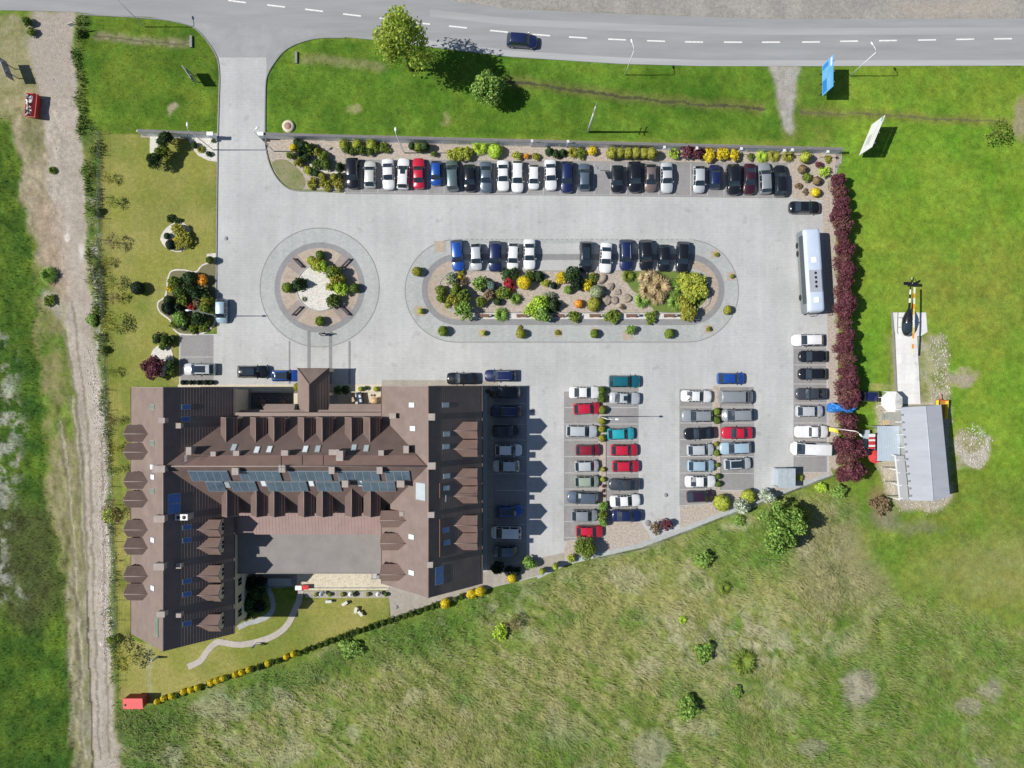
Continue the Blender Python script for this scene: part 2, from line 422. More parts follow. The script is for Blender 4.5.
# green belt right below the hedge and kerb
belt = mpoly([(118, 706), (240, 678), (330, 646), (430, 610), (492, 588), (540, 574), (600, 550), (720, 512), (724, 523), (604, 563), (545, 588), (470, 625), (330, 682), (240, 716), (128, 742)], 8, 22)
put(belt, (.055, .115, .022), (.115, .175, .035), 16, 15, .8)
put(mblob(430, 640, 40, 22, 1), (.065, .135, .022), amt=.6)
put(mblob(150, 745, 36, 50, 1), (.06, .12, .025), amt=.7)
put(mpoly([(560, 575), (850, 500), (850, 590), (700, 640), (560, 640)], 30, 30), (.245, .245, .085), (.31, .285, .13), 9, 17, .55)
put(mblob(760, 545, 60, 34, .8), (.11, .19, .03), amt=.75)
put(mpoly([(845, 470), (960, 505), (1069, 480), (1069, 575), (950, 600), (860, 560)], 14, 20), (.085, .175, .022), (.15, .205, .04), 24, 18, .9)
put(mblob(1000, 575, 70, 34, 1), (.24, .23, .085), (.28, .26, .13), 10, 19, .5)
put(mpoly([(805, 520), (850, 500), (862, 545), (900, 600), (820, 615), (790, 560)], 14, 20), (.29, .26, .165), (.22, .20, .12), 9, 27, .65)
put(mm * np.clip((fbm(PX, PY, 30, 4, 131) - .60) * 9, 0, 1) * wgt, (.37, .35, .25), amt=.5)
put(mm * np.clip((fbm(PX, PY, 34, 4, 137) - .58) * 8, 0, 1), (.085, .165, .022), amt=.65)
put(mblob(725, 640, 60, 40, 1) * np.clip((n3 - .4) * 5, 0, 1), (.37, .34, .24), amt=.55)
put(mblob(770, 640, 70, 20, 1) * np.clip((n3 - .42) * 5, 0, 1), (.38, .36, .27), amt=.45)
put(mblob(560, 750, 60, 22, 1), (.09, .175, .025), amt=.6); put(mblob(885, 740, 120, 40, 1), (.095, .18, .026), amt=.45); put(mblob(950, 650, 90, 60, 1), (.10, .185, .028), amt=.4)
for vl in ([(830, 560), (850, 590), (845, 630), (812, 660), (818, 690)], [(930, 600), (915, 640), (905, 690), (870, 720)], [(620, 690), (660, 735), (680, 768)], [(560, 690), (590, 720), (600, 768)], [(700, 620), (735, 660), (770, 700), (820, 720)]):
    put(mline(vl, 7, 5, 14), (.075, .135, .02), amt=.5)
# bare grey patches in the meadow
for x, y, rx, ry, a in ((858, 690, 16, 19, .85), (991, 688, 10, 12, .7), (967, 706, 12, 9, .65), (650, 752, 18, 20, .55), (812, 748, 14, 8, .5), (986, 764, 11, 8, .6), (735, 690, 9, 8, .3)):
    put(mblob(x, y, rx, ry, .5), (.33, .30, .26), (.26, .23, .20), 8, 23, a)
# east field
put(mpoly([(838, 66), (1069, 66), (1069, 480), (960, 470), (838, 470)], 12, 16), (.085, .215, .016), (.155, .26, .03), 40, 24, .8)
put(mpoly([(905, 250), (1069, 240), (1069, 330), (960, 350), (905, 300)], 40, 30), (.20, .22, .045), (.15, .20, .035), 12, 25, .6)
put(mblob(1022, 118, 7, 22, .7), (.30, .25, .17), amt=.8)
put(mpoly([(838, 66), (1069, 66), (1069, 104), (838, 104)], 6, 10), (.10, .19, .022), amt=.4)
# ditch lines along the verge
ditch1 = [(505, 80), (560, 87), (600, 93), (660, 100), (720, 104), (765, 109)]
ditch2 = [(800, 112), (850, 114), (900, 116), (960, 119), (1010, 121)]
ditch0 = [(95, 36), (150, 41), (190, 43)]
ditch00 = [(300, 58), (330, 60), (385, 68)]
put(mline(ditch1, 11, 4), (.14, .15, .05), amt=.6); put(mline(ditch1, 2.6, 1.5), (.065, .055, .04), amt=.8)
put(mline(ditch2, 10, 4), (.16, .165, .05), amt=.6); put(mline(ditch2, 2, 1.5), (.12, .10, .07), amt=.7)
put(mline(ditch0, 7, 3), (.30, .26, .19), (.16, .16, .08), 6, 14, .8); put(mline(ditch0, 1.6, 1), (.10, .09, .06), amt=.8)
put(mline(ditch00, 9, 4), (.16, .17, .07), (.25, .23, .14), 6, 16, .6)
put(mblob(356, 108, 7, 4, .8), (.30, .27, .15), amt=.7); put(mblob(445, 119, 4, 7, .8), (.30, .26, .15), amt=.5)
put(mblob(172, 109, 5.5, 5, .6), (.33, .28, .20), amt=.9)
# north verge beyond the road
put(mpoly([(380, -45), (1069, -45), (1069, 21), (760, 21), (500, 10), (420, -3)], 2, 3), (.265, .255, .24), (.33, .315, .29), 16, 26)
put(mblob(950, 8, 60, 9, .9), (.38, .34, .28), amt=.6)
# field access track
put(mpoly([(768, 64), (802, 66), (795, 80), (793, 128), (790, 136), (783, 130), (778, 105), (775, 82)], 3, 4), (.36, .345, .32), (.29, .27, .24), 8, 28)
# ---- west side: damp field, spoil heaps, dirt road
put(mpoly([(-45, 110), (2, 112), (18, 150), (26, 215), (34, 262), (40, 300), (36, 345), (44, 400), (46, 480), (52, 530), (66, 575), (70, 660), (74, 720), (78, 813), (-45, 813)], 4, 14), (.030, .082, .011), (.08, .15, .019), 20, 34)
put(mpoly([(-45, 500), (50, 505), (62, 560), (66, 600), (30, 640), (-45, 560)], 14, 26), (.05, .05, .025), (.075, .095, .03), 8, 35, .75)
put(mpoly([(-45, 330), (8, 332), (14, 380), (24, 430), (14, 490), (10, 560), (20, 600), (-45, 600)], 8, 22) * np.clip((n3 - .47) * 7, 0, 1), (.37, .39, .37), (.22, .25, .18), 6, 36, .75)
put(mpoly([(-45, 45), (45, 40), (45, 110), (20, 118), (-45, 112)], 6, 12), (.32, .285, .165), (.20, .20, .09), 10, 37)
put(mpoly([(-45, 15), (34, 15), (30, 50), (-45, 46)], 4, 8), (.16, .18, .07), (.29, .27, .17), 8, 38)
put(mpoly([(10, 118), (44, 110), (60, 180), (62, 300), (66, 380), (48, 400), (44, 330), (38, 262), (26, 215)], 4, 14), (.36, .31, .215), (.23, .20, .13), 9, 39)
put(mpoly([(22, 110), (44, 118), (46, 150), (30, 165), (18, 140)], 4, 8), (.13, .15, .05), (.2, .19, .1), 7, 40, .8)
put(mpoly([(34, 262), (44, 262), (58, 290), (60, 310), (56, 320), (66, 330), (70, 380), (64, 420), (66, 460), (74, 520), (72, 560), (66, 575), (52, 530), (46, 480), (44, 400), (36, 345)], 4, 12), (.085, .155, .025), (.20, .19, .085), 12, 42)
put(mpoly([(44, 290), (56, 292), (64, 316), (56, 318), (44, 306)], 3, 8), (.36, .34, .29), amt=.8)
put(mpoly([(48, 450), (62, 430), (82, 440), (86, 560), (72, 580), (60, 540), (50, 510)], 6, 14), (.30, .255, .16), (.17, .175, .075), 9, 43, .8)
put(mpoly([(66, 570), (88, 560), (92, 660), (98, 813), (76, 813), (70, 720), (68, 640)], 4, 8), (.30, .275, .20), (.19, .19, .09), 9, 44, .9)
track = [(33, 12), (75, 12), (72, 40), (80, 110), (84, 170), (86, 230), (90, 290), (97, 350), (104, 400), (108, 470), (110, 560), (112, 640), (114, 700), (121, 745), (122, 813), (94, 813), (91, 700), (88, 580), (84, 480), (74, 400), (68, 340), (60, 270), (50, 210), (46, 150), (42, 100), (30, 50)]
put(mpoly(track, 4, 11), (.41, .365, .31), (.33, .29, .24), 14, 45)
put(mpoly([(30, 12), (75, 12), (72, 40), (76, 90), (44, 95), (30, 50)], 6, 8), (.34, .30, .26), amt=.8)
put(mpoly([(36, 200), (58, 200), (72, 300), (58, 300), (40, 250)], 6, 12), (.35, .265, .20), amt=.6)
put(mpoly([(66, 400), (84, 400), (86, 560), (78, 560)], 5, 6) * np.clip((fbm(PX * 3, PY * .5, 14, 3, 71) - .45) * 6, 0, 1), (.20, .185, .12), amt=.7)
put(mpoly([(86, 340), (104, 400), (110, 480), (112, 660), (104, 660), (98, 480), (92, 400)], 3, 5) * np.clip((n3 - .44) * 5, 0, 1), (.48, .45, .41), amt=.6)
put(mblob(67, 237, 2.5, 4.5, .6, 4), (.55, .54, .52)); put(mblob(82, 252, 3, 9, .7, 4), (.50, .49, .47)); put(mblob(100.5, 644, 2.5, 2, .5, 3), (.62, .62, .6))
rut = [(87, 590), (88, 640), (90, 690), (92, 730), (92, 780)]
put(mline(rut, 1.8, 1, 2), (.07, .06, .05), amt=.85)
for rr_ in ([(69, 395), (76, 440), (80, 500), (83, 570)], [(64, 330), (74, 390), (82, 450), (86, 530), (87, 590)], [(58, 420), (66, 470), (72, 540), (78, 640), (82, 760)], [(72, 300), (80, 370), (88, 430), (92, 520), (95, 640), (100, 760)], [(100, 420), (103, 520), (105, 640), (110, 760)]):
    put(mline(rr_, 2.2, 1.5, 5), (.19, .165, .12), amt=.65); put(mline([(x + 3, y) for x, y in rr_], 1.6, 1.5, 5), (.42, .39, .34), amt=.5)
# strip of rank weeds between dirt road and lawn
weeds = [(74, 14), (90, 14), (80, 60), (88, 120), (102, 134), (102, 240), (106, 330), (110, 450), (116, 560), (118, 690), (122, 745), (116, 745), (112, 640), (108, 480), (98, 350), (88, 250), (84, 160), (74, 60)]
put(mpoly(weeds, 3, 6), (.045, .10, .018), (.135, .17, .05), 7, 46, .9)
put(mpoly([(90, 200), (98, 200), (104, 420), (99, 420)], 3, 5) * np.clip((n3 - .48) * 7, 0, 1), (.46, .44, .42), amt=.7)
# lawns
lawn = [(101, 133), (150, 136), (217, 137), (217, 332), (180, 334), (180, 386), (134, 386), (134, 640), (166, 650), (236, 622), (306, 600), (390, 590), (389, 618), (330, 641), (255, 668), (150, 704), (120, 700), (116, 560), (110, 450), (105, 330), (101, 240)]
lm = mpoly(lawn, 1.5, 1.5)
put(lm, (.225, .235, .05), (.29, .27, .085), 26, 47)
put(lm * np.clip((n1 - .52) * 6, 0, 1), (.14, .185, .03), amt=.7)
put(mpoly([(118, 390), (134, 390), (134, 640), (118, 640)], 3, 4) * np.clip((n2 - .42) * 5, 0, 1), (.10, .14, .022), amt=.7)
put(mblob(160, 205, 30, 26, 1), (.12, .165, .022), amt=.45)
put(mpoly([(145, 640), (150, 644), (152.5, 696), (149, 696)], 2, 3), (.33, .33, .22), amt=.65)
# ground round the barn and helipad
put(mpoly([(876, 398), (948, 396), (952, 500), (936, 510), (900, 510), (884, 488), (876, 460)], 4, 9), (.42, .375, .285), (.34, .31, .24), 10, 48)
put(mblob(879, 502, 9, 16, .8), (.24, .17, .09), amt=.8); put(mblob(884, 520, 14, 10, .9), (.21, .19, .14), amt=.7)
put(mblob(918, 526, 22, 8, .9), (.17, .18, .11), amt=.6)
put(mpoly([(914, 336), (948, 336), (950, 372), (952, 404), (918, 404)], 3, 9), (.33, .32, .24), (.17, .20, .07), 8, 49, .9)
put(mpoly([(886, 336), (898, 336), (900, 400), (892, 400)], 2, 7), (.25, .25, .12), amt=.6)
put(mblob(963, 380, 16, 7, .6), (.36, .30, .23), amt=.85)
put(mpoly([(956, 428), (968, 432), (978, 436), (990, 450), (982, 464), (956, 470)], 3, 8), (.30, .28, .20), (.2, .21, .1), 8, 50, .8)
put(np.clip(mblob(972, 447, 18, 19, .25) - mblob(971, 441, 12, 14, .3), 0, 1), (.42, .40, .36), amt=.8)
put(mpoly([(870, 384), (900, 384), (900, 391), (870, 391)], 1, 2), (.27, .27, .12), amt=.6)
put(mpoly([(828, 178), (836, 178), (838, 470), (828, 470)], 2, 4), (.36, .30, .23), (.28, .24, .18), 6, 51, .9)

gmask = np.clip((COL[..., 1] - COL[..., 0] * .93) * 14, 0, 1)      # anything grassy gets a fine natural mottle
mott = 1 + gmask * ((fbm(PX, PY, 5, 3, 141) - .5) * .6 + (fbm(PX, PY, 16, 3, 143) - .5) * .32) * (1 - .45 * lm)
COL *= mott[..., None]
COL *= 1 + mm[..., None] * np.array((.05, .07, -.05))
COL *= 1 + gmask[..., None] * (1 - np.clip(mm, 0, 1))[..., None] * (1 - lm)[..., None] * np.array((.24, .12, .0))
COL[..., 0] *= 1 + gmask * (fbm(PX, PY, 11, 3, 147) - .5) * .35
# ------- relief
plaza_out = [(219, 57), (267, 57), (266, 80), (266, 140), (268, 157), (273, 172), (282, 184), (294, 191), (344, 193), (344, 152), (842, 162),
             (828, 180), (829, 330), (831, 474), (800, 484), (720, 517), (645, 546), (600, 556), (566, 562), (540, 576), (490, 588), (470, 597), (425, 607), (391, 618), (389, 562), (251, 562), (251, 614.5), (159.5, 614.5), (159.5, 387), (179, 387), (179, 334), (217, 334), (217, 138), (219, 72)]
road_out = [(-2600, -260), (-45, -40), (240, -22), (330, -12), (420, -4), (512, 9), (640, 14.5), (768, 19), (1069, 18.5), (3200, 12), (3200, 58), (1069, 65), (768, 66), (700, 66), (620, 64), (512, 57), (430, 47), (376, 40), (345, 37), (320, 37.5), (300, 42), (285, 50), (275, 62), (267, 75), (266, 80),
            (266, 84), (219, 84), (219, 72), (217, 58), (208, 42), (195, 28), (180, 22), (150, 17), (100, 15), (75, 12), (-45, 9), (-2600, -205)]
Z = (fbm(PX, PY, 40, 3, 101) - .5) * .10
rough = np.clip(mm + mpoly([(-45, 100), (60, 100), (90, 813), (-45, 813)], 6, 8), 0, 1)
Z += rough * ((fbm(PX, PY, 9, 3, 103) - .5) * .5 + (streak - .5) * .2)
Z += mpoly([(836, 60), (1069, 60), (1069, 560), (836, 560)], 8, 4) * (fbm(PX, PY, 10, 3, 104) - .5) * .16
Z += mpoly([(262, 35), (780, 62), (780, 140), (262, 136)], 3, 3) * (fbm(PX, PY, 9, 3, 105) - .5) * .16
Z += mpoly(weeds, 2, 3) * (fbm(PX, PY, 8, 3, 106)) * .45
Z -= mline(ditch1, 9, 5) * .5; Z -= mline(ditch2, 8, 5) * .35; Z -= mline(ditch0, 6, 4) * .25
Z -= mline(rut, 2, 2) * .15
Z += mpoly([(50, 400), (80, 400), (90, 813), (66, 813)], 5, 6) * (fbm(PX * 2.2, PY * .6, 12, 3, 107) - .4) * .5
wall_strip = [(262, 132.5), (842, 147.5), (842, 162.5), (344, 152.5), (266, 150), (262, 141)]
hard = np.clip(mpoly(plaza_out, 2, 0) + mpoly(wall_strip, 2, 0) + mpoly([(141, 129.5), (219, 133), (219, 140), (141, 138)], 2, 0) + mpoly(road_out, 2, 0) + mpoly([(890, 311), (928, 311), (929, 405), (890, 405)], 2, 0), 0, 1)
flat = np.clip(blur(hard, 10) * 1.6, 0, 1); Z = Z * (1 - flat) * (1 - .55 * lm)
Z = Z * (1 - hard) - .14 * hard
ny, nx = PX.shape
verts = np.stack([(PX - 512) * S, (384 - PY) * S, Z], -1).reshape(-1, 3)
idx = np.arange(nx * ny).reshape(ny, nx)
quads = np.stack([idx[:-1, :-1], idx[1:, :-1], idx[1:, 1:], idx[:-1, 1:]], -1).reshape(-1, 4)
colr = COL.reshape(-1, 3)
# far land, out to the horizon, joined on to the surveyed sheet
x0, x1 = verts[:, 0].min(), verts[:, 0].max(); y0, y1 = verts[:, 1].min(), verts[:, 1].max(); FAR = 3000
ex = np.array([(x0, y0, -.4), (x1, y0, -.4), (x1, y1, -.4), (x0, y1, -.4), (-FAR, -FAR, -.4), (FAR, -FAR, -.4), (FAR, FAR, -.4), (-FAR, FAR, -.4)])
nb = len(verts); verts = np.vstack([verts, ex]); colr = np.vstack([colr, np.tile((.095, .165, .025), (8, 1))])
q2 = np.array([(0, 4, 5, 1), (1, 5, 6, 2), (2, 6, 7, 3), (3, 7, 4, 0)]) + nb
quads = np.vstack([quads, q2])
def quadmesh(name, verts, quads, m, cols=None, smooth=False):
    me = bpy.data.meshes.new(name)
    me.vertices.add(len(verts)); me.vertices.foreach_set('co', np.ascontiguousarray(verts, np.float32).ravel())
    me.loops.add(len(quads) * 4); me.loops.foreach_set('vertex_index', np.ascontiguousarray(quads, np.int32).ravel())
    me.polygons.add(len(quads)); me.polygons.foreach_set('loop_start', np.arange(0, len(quads) * 4, 4, dtype=np.int32))
    if cols is not None:
        at = me.color_attributes.new('Tint', 'FLOAT_COLOR', 'POINT')
        at.data.foreach_set('color', np.hstack([cols, np.ones((len(cols), 1))]).astype(np.float32).ravel())
    me.update(calc_edges=True); me.validate()
    if smooth: me.polygons.foreach_set('use_smooth', np.ones(len(quads), bool))
    me.materials.append(m); return me
def tintmat(name, fine=True, isl=0.0, rough=.9):
    m = bpy.data.materials.new(name); m.use_nodes = True; nt = m.node_tree; N = nt.nodes; L = nt.links; b = N['Principled BSDF']
    b.inputs['Roughness'].default_value = rough; b.inputs['Specular IOR Level'].default_value = .15
    at = N.new('ShaderNodeAttribute'); at.attribute_name = 'Tint'
    g = N.new('ShaderNodeNewGeometry'); out = at.outputs['Color']
    def mul(out, f):
        v = N.new('ShaderNodeVectorMath'); v.operation = 'SCALE'; L.new(out, v.inputs[0]); L.new(f, v.inputs['Scale']); return v.outputs[0]
    if fine:
        for sc, lo, hi, seed in ((1.6, .80, 1.2, 0), (6.0, .72, 1.28, 3)):
            n = N.new('ShaderNodeTexNoise'); n.inputs['Scale'].default_value = sc; n.inputs['Detail'].default_value = 5; n.inputs['Roughness'].default_value = .7
            L.new(g.outputs['Position'], n.inputs['Vector'])
            r = N.new('ShaderNodeMapRange'); r.inputs[1].default_value = .3; r.inputs[2].default_value = .7; r.inputs[3].default_value = lo; r.inputs[4].default_value = hi
            L.new(n.outputs['Fac'], r.inputs[0]); out = mul(out, r.outputs[0])
        n = N.new('ShaderNodeTexNoise'); n.inputs['Scale'].default_value = 5; n.inputs['Detail'].default_value = 5; L.new(g.outputs['Position'], n.inputs['Vector'])
        bp = N.new('ShaderNodeBump'); bp.inputs['Strength'].default_value = .55; bp.inputs['Distance'].default_value = .10
        L.new(n.outputs['Fac'], bp.inputs['Height']); L.new(bp.outputs['Normal'], b.inputs['Normal'])
    if isl:
        r = N.new('ShaderNodeMapRange'); r.inputs[3].default_value = 1 - isl; r.inputs[4].default_value = 1 + isl
        L.new(g.outputs['Random Per Island'], r.inputs[0]); out = mul(out, r.outputs[0])
    L.new(out, b.inputs['Base Color']); return m
gm = tintmat('ground_cover')
o = link('ground', quadmesh('ground', verts, quads, gm, colr, True)); o['kind'] = 'structure'

# real grass tufts in the rough ground
def tufts(name, mask, n, lo, hi, wid, lean, tintv, label_dir=None, seed=1, up=.6):
    r = np.random.default_rng(seed)
    p = mask.ravel().copy(); p[hard.ravel() > .02] = 0; p /= p.sum()
    ii = r.choice(p.size, n, p=p)
    X = PX.ravel()[ii] + r.uniform(-STEP, STEP, n); Y = PY.ravel()[ii] + r.uniform(-STEP, STEP, n); z = Z.ravel()[ii]
    base = np.stack([(X - 512) * S, (384 - Y) * S, z - .03], -1)
    ang = r.uniform(0, 2 * math.pi, n) if label_dir is None else label_dir + (n1.ravel()[ii] - .5) * 5 + r.normal(0, .6, n)
    ln = r.uniform(lo, hi, n); w = ln * wid * r.uniform(.6, 1.3, n)
    d = np.stack([np.cos(ang), np.sin(ang), np.zeros(n)], -1); s = np.stack([-np.sin(ang), np.cos(ang), np.zeros(n)], -1)
    el = np.clip(r.normal(up, .25, n), .1, 1.3)
    tip = base + d * (ln * np.cos(el) * lean)[:, None] + np.array((0, 0, 1)) * (ln * np.sin(el))[:, None]
    v = np.stack([base - s * w[:, None] / 2, base + s * w[:, None] / 2, tip + s * w[:, None] * .2, tip - s * w[:, None] * .2], 1).reshape(-1, 3)
    c = COL.reshape(-1, 3)[ii] * r.uniform(.76, 1.32, n)[:, None]
    mixc = r.random(n)[:, None]; c = np.where(mixc < tintv[0], c * .4 + np.array(tintv[1]) * .6, c)
    me = quadmesh(name, v, np.arange(n * 4).reshape(-1, 4), tintmat(name + '_mat', False, 0), np.repeat(c, 4, 0))
    o = link(name, me); o['kind'] = 'stuff'; return o
vis = ((PX > -15) & (PX < 1040) & (PY > -15) & (PY < 783)).astype(float)
tufts('meadow_grass', np.clip(mm, 0, 1) * vis * (.25 + dry), 95000, .25, .7, .16, 1.0, (.28, (.32, .31, .15)), R(-40), 5, .55)
tufts('field_grass', np.clip(1 - mm - lm, 0, 1) * vis * np.clip((COL[..., 1] - COL[..., 0]) * 22, 0, 1), 70000, .10, .32, .22, 1.0, (.2, (.16, .25, .03)), None, 6, .8)

tufts('rank_weeds', mpoly(weeds, 3, 12) * np.clip((n2 - .42) * 6, 0, 1) * vis, 5000, .2, .6, .25, .9, (.35, (.11, .19, .03)), None, 9, .9)
tufts('damp_field_weeds', mpoly([(-15, 110), (2, 112), (26, 215), (40, 300), (46, 480), (66, 575), (78, 783), (-15, 783)], 4, 14) * vis, 20000, .12, .42, .22, .9, (.3, (.07, .15, .018)), None, 12, .8)
def stones(name, mask, n, lo, hi, cols, seed):
    r = np.random.default_rng(seed); p = mask.ravel().copy(); p[hard.ravel() > .02] = 0; p /= p.sum(); ii = r.choice(p.size, n, p=p)
    X = (PX.ravel()[ii] + r.uniform(-STEP, STEP, n) - 512) * S; Y = (384 - PY.ravel()[ii] - r.uniform(-STEP, STEP, n)) * S; z = Z.ravel()[ii]
    cb = np.array([(-1, -1, -1), (1, -1, -1), (1, 1, -1), (-1, 1, -1), (-.7, -.7, 1), (.7, -.7, 1), (.7, .7, 1), (-.7, .7, 1)], float); fq = np.array([(0, 1, 5, 4), (1, 2, 6, 5), (2, 3, 7, 6), (3, 0, 4, 7), (4, 5, 6, 7)])
    s = r.uniform(lo, hi, (n, 1, 3)) * np.array((1, .8, .5)); v = (cb[None] + r.normal(0, .22, (n, 8, 3))) * s; a = r.uniform(0, 6.28, n); ca, sa = np.cos(a)[:, None], np.sin(a)[:, None]
    v = np.stack([v[..., 0] * ca - v[..., 1] * sa + X[:, None], v[..., 0] * sa + v[..., 1] * ca + Y[:, None], v[..., 2] + z[:, None] + .03], -1).reshape(-1, 3)
    q = (fq[None] + (np.arange(n) * 8)[:, None, None]).reshape(-1, 4); c = np.array(cols)[r.integers(0, len(cols), n)] * r.uniform(.75, 1.2, (n, 1))
    o = link(name, quadmesh(name, v, q, tintmat(name + '_mat', False, 0), np.repeat(c, 8, 0))); o['kind'] = 'stuff'
stones('road_rubble', (mpoly([(86, 340), (106, 400), (112, 480), (114, 660), (104, 660), (99, 480), (92, 400)], 3, 5) + .012 * mpoly(track, 3, 4) + .35 * mpoly([(92, 200), (99, 200), (105, 420), (100, 420)], 3, 4)) * vis, 1400, .03, .11, [(.55, .53, .50), (.42, .39, .35), (.48, .38, .32), (.62, .61, .6)], 14)
stones('yard_rubble', (mpoly([(914, 336), (948, 336), (950, 372), (952, 404), (918, 404)], 3, 9) + mblob(972, 447, 18, 19, .25) + .5 * mpoly([(876, 398), (948, 396), (952, 500), (936, 510), (900, 510), (884, 488), (876, 460)], 4, 9)) * vis, 1500, .04, .15, [(.5, .48, .44), (.40, .36, .3)], 15)
# ================================================================= ROADS, PLAZA, PATHS
slab('road', road_out, 0.0, M['asphalt'], .3)
slab('plaza', plaza_out, 0.004, M['plaza'], .35)
slab('wall_footing', wall_strip, .003, M['apron_pave'], .3)
slab('wall_footing', [(141, 130.5), (219, 133.5), (219, 139.5), (141, 137.5)], .003, M['apron_pave'], .3)
# road edge and dashes
mb = MB()
dash = [(195, -4.5), (237, 1.5), (276, 6), (314, 10.3), (352, 15), (388.5, 19.2), (421, 23.2), (458, 27), (499, 31.3), (541, 35), (578, 37.5), (617, 39.5), (656, 41), (694, 42), (733, 42.2), (771, 42.2), (811, 42), (849, 41.2), (888, 40.6), (927, 40), (965, 39.3), (1003, 38.8), (1042, 38.5)]
for i, (x, y) in enumerate(dash):
    a = dash[max(0, i - 1)]; b = dash[min(len(dash) - 1, i + 1)]
    d = (G(*b) - G(*a)).normalized()
    mb.obox(G(x, y, .006), d, Vector((-d.y, d.x, 0)), (0, 0, 1), 18 * S, 1.4 * S, .004)
o = mb.build('road_markings', M['line']); o['kind'] = 'structure'
ribbon('road_wear_strip', [(430, 13), (512, 22), (640, 28), (768, 31.5), (1069, 31), (3200, 24.5)], 7, .006, mat('worn_asphalt_lane', (.335, .34, .345), .9, var=.07, scale=.4, stretch=(.1, 1.5, 1)))
ribbon('road_shoulder', [(376, 36.5), (430, 43.5), (512, 53.5), (620, 60.5), (700, 63), (768, 63.2), (1069, 62.5), (3200, 55.5)], 6, .006, mat('pale_asphalt_shoulder', (.375, .38, .385), .9, var=.08, scale=.4, stretch=(.1, 1.5, 1)))
slab('driveway_apron', [(217, 58), (208, 42), (196, 29), (184, 23), (262, 24), (330, 32), (300, 40), (283, 50), (273, 60), (267, 72), (266, 57.5), (219, 57.5)], .007, M['asphalt_apron'])
# entrance kerbs
ribbon('kerb', catmull([(78, 14.5), (150, 18.5), (180, 23), (195, 28.6), (208, 42.5), (217, 58), (219.5, 75), (219, 100), (218, 138)], 4, False), 1.0, .10, M['kerb'], .3)
ribbon('kerb', catmull([(345, 38), (320, 38.2), (300, 42.7), (285, 50.5), (275, 62), (267.5, 75), (265.5, 90), (265, 132)], 4, False), 1.0, .10, M['kerb'], .3)
ribbon('kerb', [(218, 140), (217.2, 192), (216.6, 250), (216, 315)], 1.1, .11, M['kerb'], .3)
ribbon('kerb', catmull([(265, 140), (267.5, 157), (273, 172), (282, 184), (294, 190.5), (320, 191.5), (343.5, 191.5)], 4, False), 1.0, .11, M['kerb'], .3)
# plinth of gravel bed at the north wall and the corner bed
slab('gravel_bed', [(266, 139), (345, 142), (345, 190), (296, 189.5), (283, 183), (274, 171), (269, 157)], .05, M['gravel'], .2)
slab('gravel_bed', [(345, 142), (600, 149), (842, 155), (836, 176), (828, 182), (828, 200), (798, 200), (789, 195), (789, 163), (345, 159)], .012, M['gravel'])
slab('corner_lawn', catmull([(272, 163), (286, 160), (300, 171), (305, 180), (303, 189), (290, 188), (281, 180)], 5), .07, tintmat('corner_lawn_grass') if False else mat('corner_lawn_grass', (.13, .175, .04), .95, var=.3, scale=.45, c2=(.30, .26, .17), bump=.7))
ribbon('gravel_path', catmull([(302, 158), (312, 166), (322, 171), (334, 172.5), (345, 172.5)], 5, False), 1.8, .075, M['white_gravel'])
slab('parking_bays', [(345, 159.5), (560, 160), (788.5, 163), (788.5, 197), (600, 194.5), (345, 192.5)], .010, M['bay'])
slab('parking_bays', [(180.5, 335), (213.5, 335), (213.5, 384), (180.5, 384)], .010, M['bay'])
slab('parking_bays', [(493.5, 387), (527, 387), (526.5, 560), (493.5, 566)], .010, M['bay'])
slab('parking_bays', [(564, 391.5), (598.5, 391.5), (598.5, 537), (566, 541), (564, 541)], .010, M['bay'])
slab('parking_bays', [(606, 387), (638.5, 387), (638.5, 521), (606, 521)], .010, M['bay'])
slab('parking_bays', [(679.5, 389), (712.5, 389), (712.5, 503), (679.5, 505.5)], .010, M['bay'])
slab('parking_bays', [(720.5, 387), (754, 387), (754, 490), (720.5, 490)], .010, M['bay'])
slab('parking_bays', [(793.5, 336), (826, 336), (827, 472), (793.5, 472)], .010, M['bay'])
mb = MB()
def ln(x0, y0, x1, y1, w=.75):
    a, b = G(x0, y0, .015), G(x1, y1, .015); d = (b - a).normalized()
    mb.obox((a + b) / 2, d, Vector((-d.y, d.x, 0)), (0, 0, 1), (b - a).length, w * S, .003)
for i, x in enumerate((345, 361.5, 378, 394.8, 411.2, 427.6, 444, 461, 478, 494.6, 511, 527, 543.5, 560, 577, 594, 610.7, 626.5, 642.5, 658.7, 674.7, 690.7, 707.5, 724, 740, 756, 773, 788)):
    ln(x, 161.5 + (x - 345) * .006, x, 193 + (x - 345) * .008)
ln(181, 357, 213.5, 357)
for y in (403.5, 424.4, 440, 456.5, 473.5, 490.5, 507.5, 524.5, 541): ln(495, y, 526, y)
for y in (407.5, 424, 440, 456.5, 473, 489, 505, 521.5, 537.5): ln(564.5, y, 598, y)
for y in (407.5, 424, 440, 456.5, 473, 489, 505): ln(606.5, y, 638, y)
for y in (407, 423, 439.5, 456.5, 473, 489.5): ln(680, y, 712, y); 
for y in (407, 423, 439.5, 456.5, 473.5): ln(721, y, 753.5, y)
for y in (348, 365, 384, 403, 423, 440, 456): ln(794, y, 826.5, y)
o = mb.build('bay_markings', M['bay_line']); o['kind'] = 'structure'
ribbon('drain_channel', [(345, 193.4), (600, 195.4), (789, 197.8)], 1.1, .016, M['kerb'])
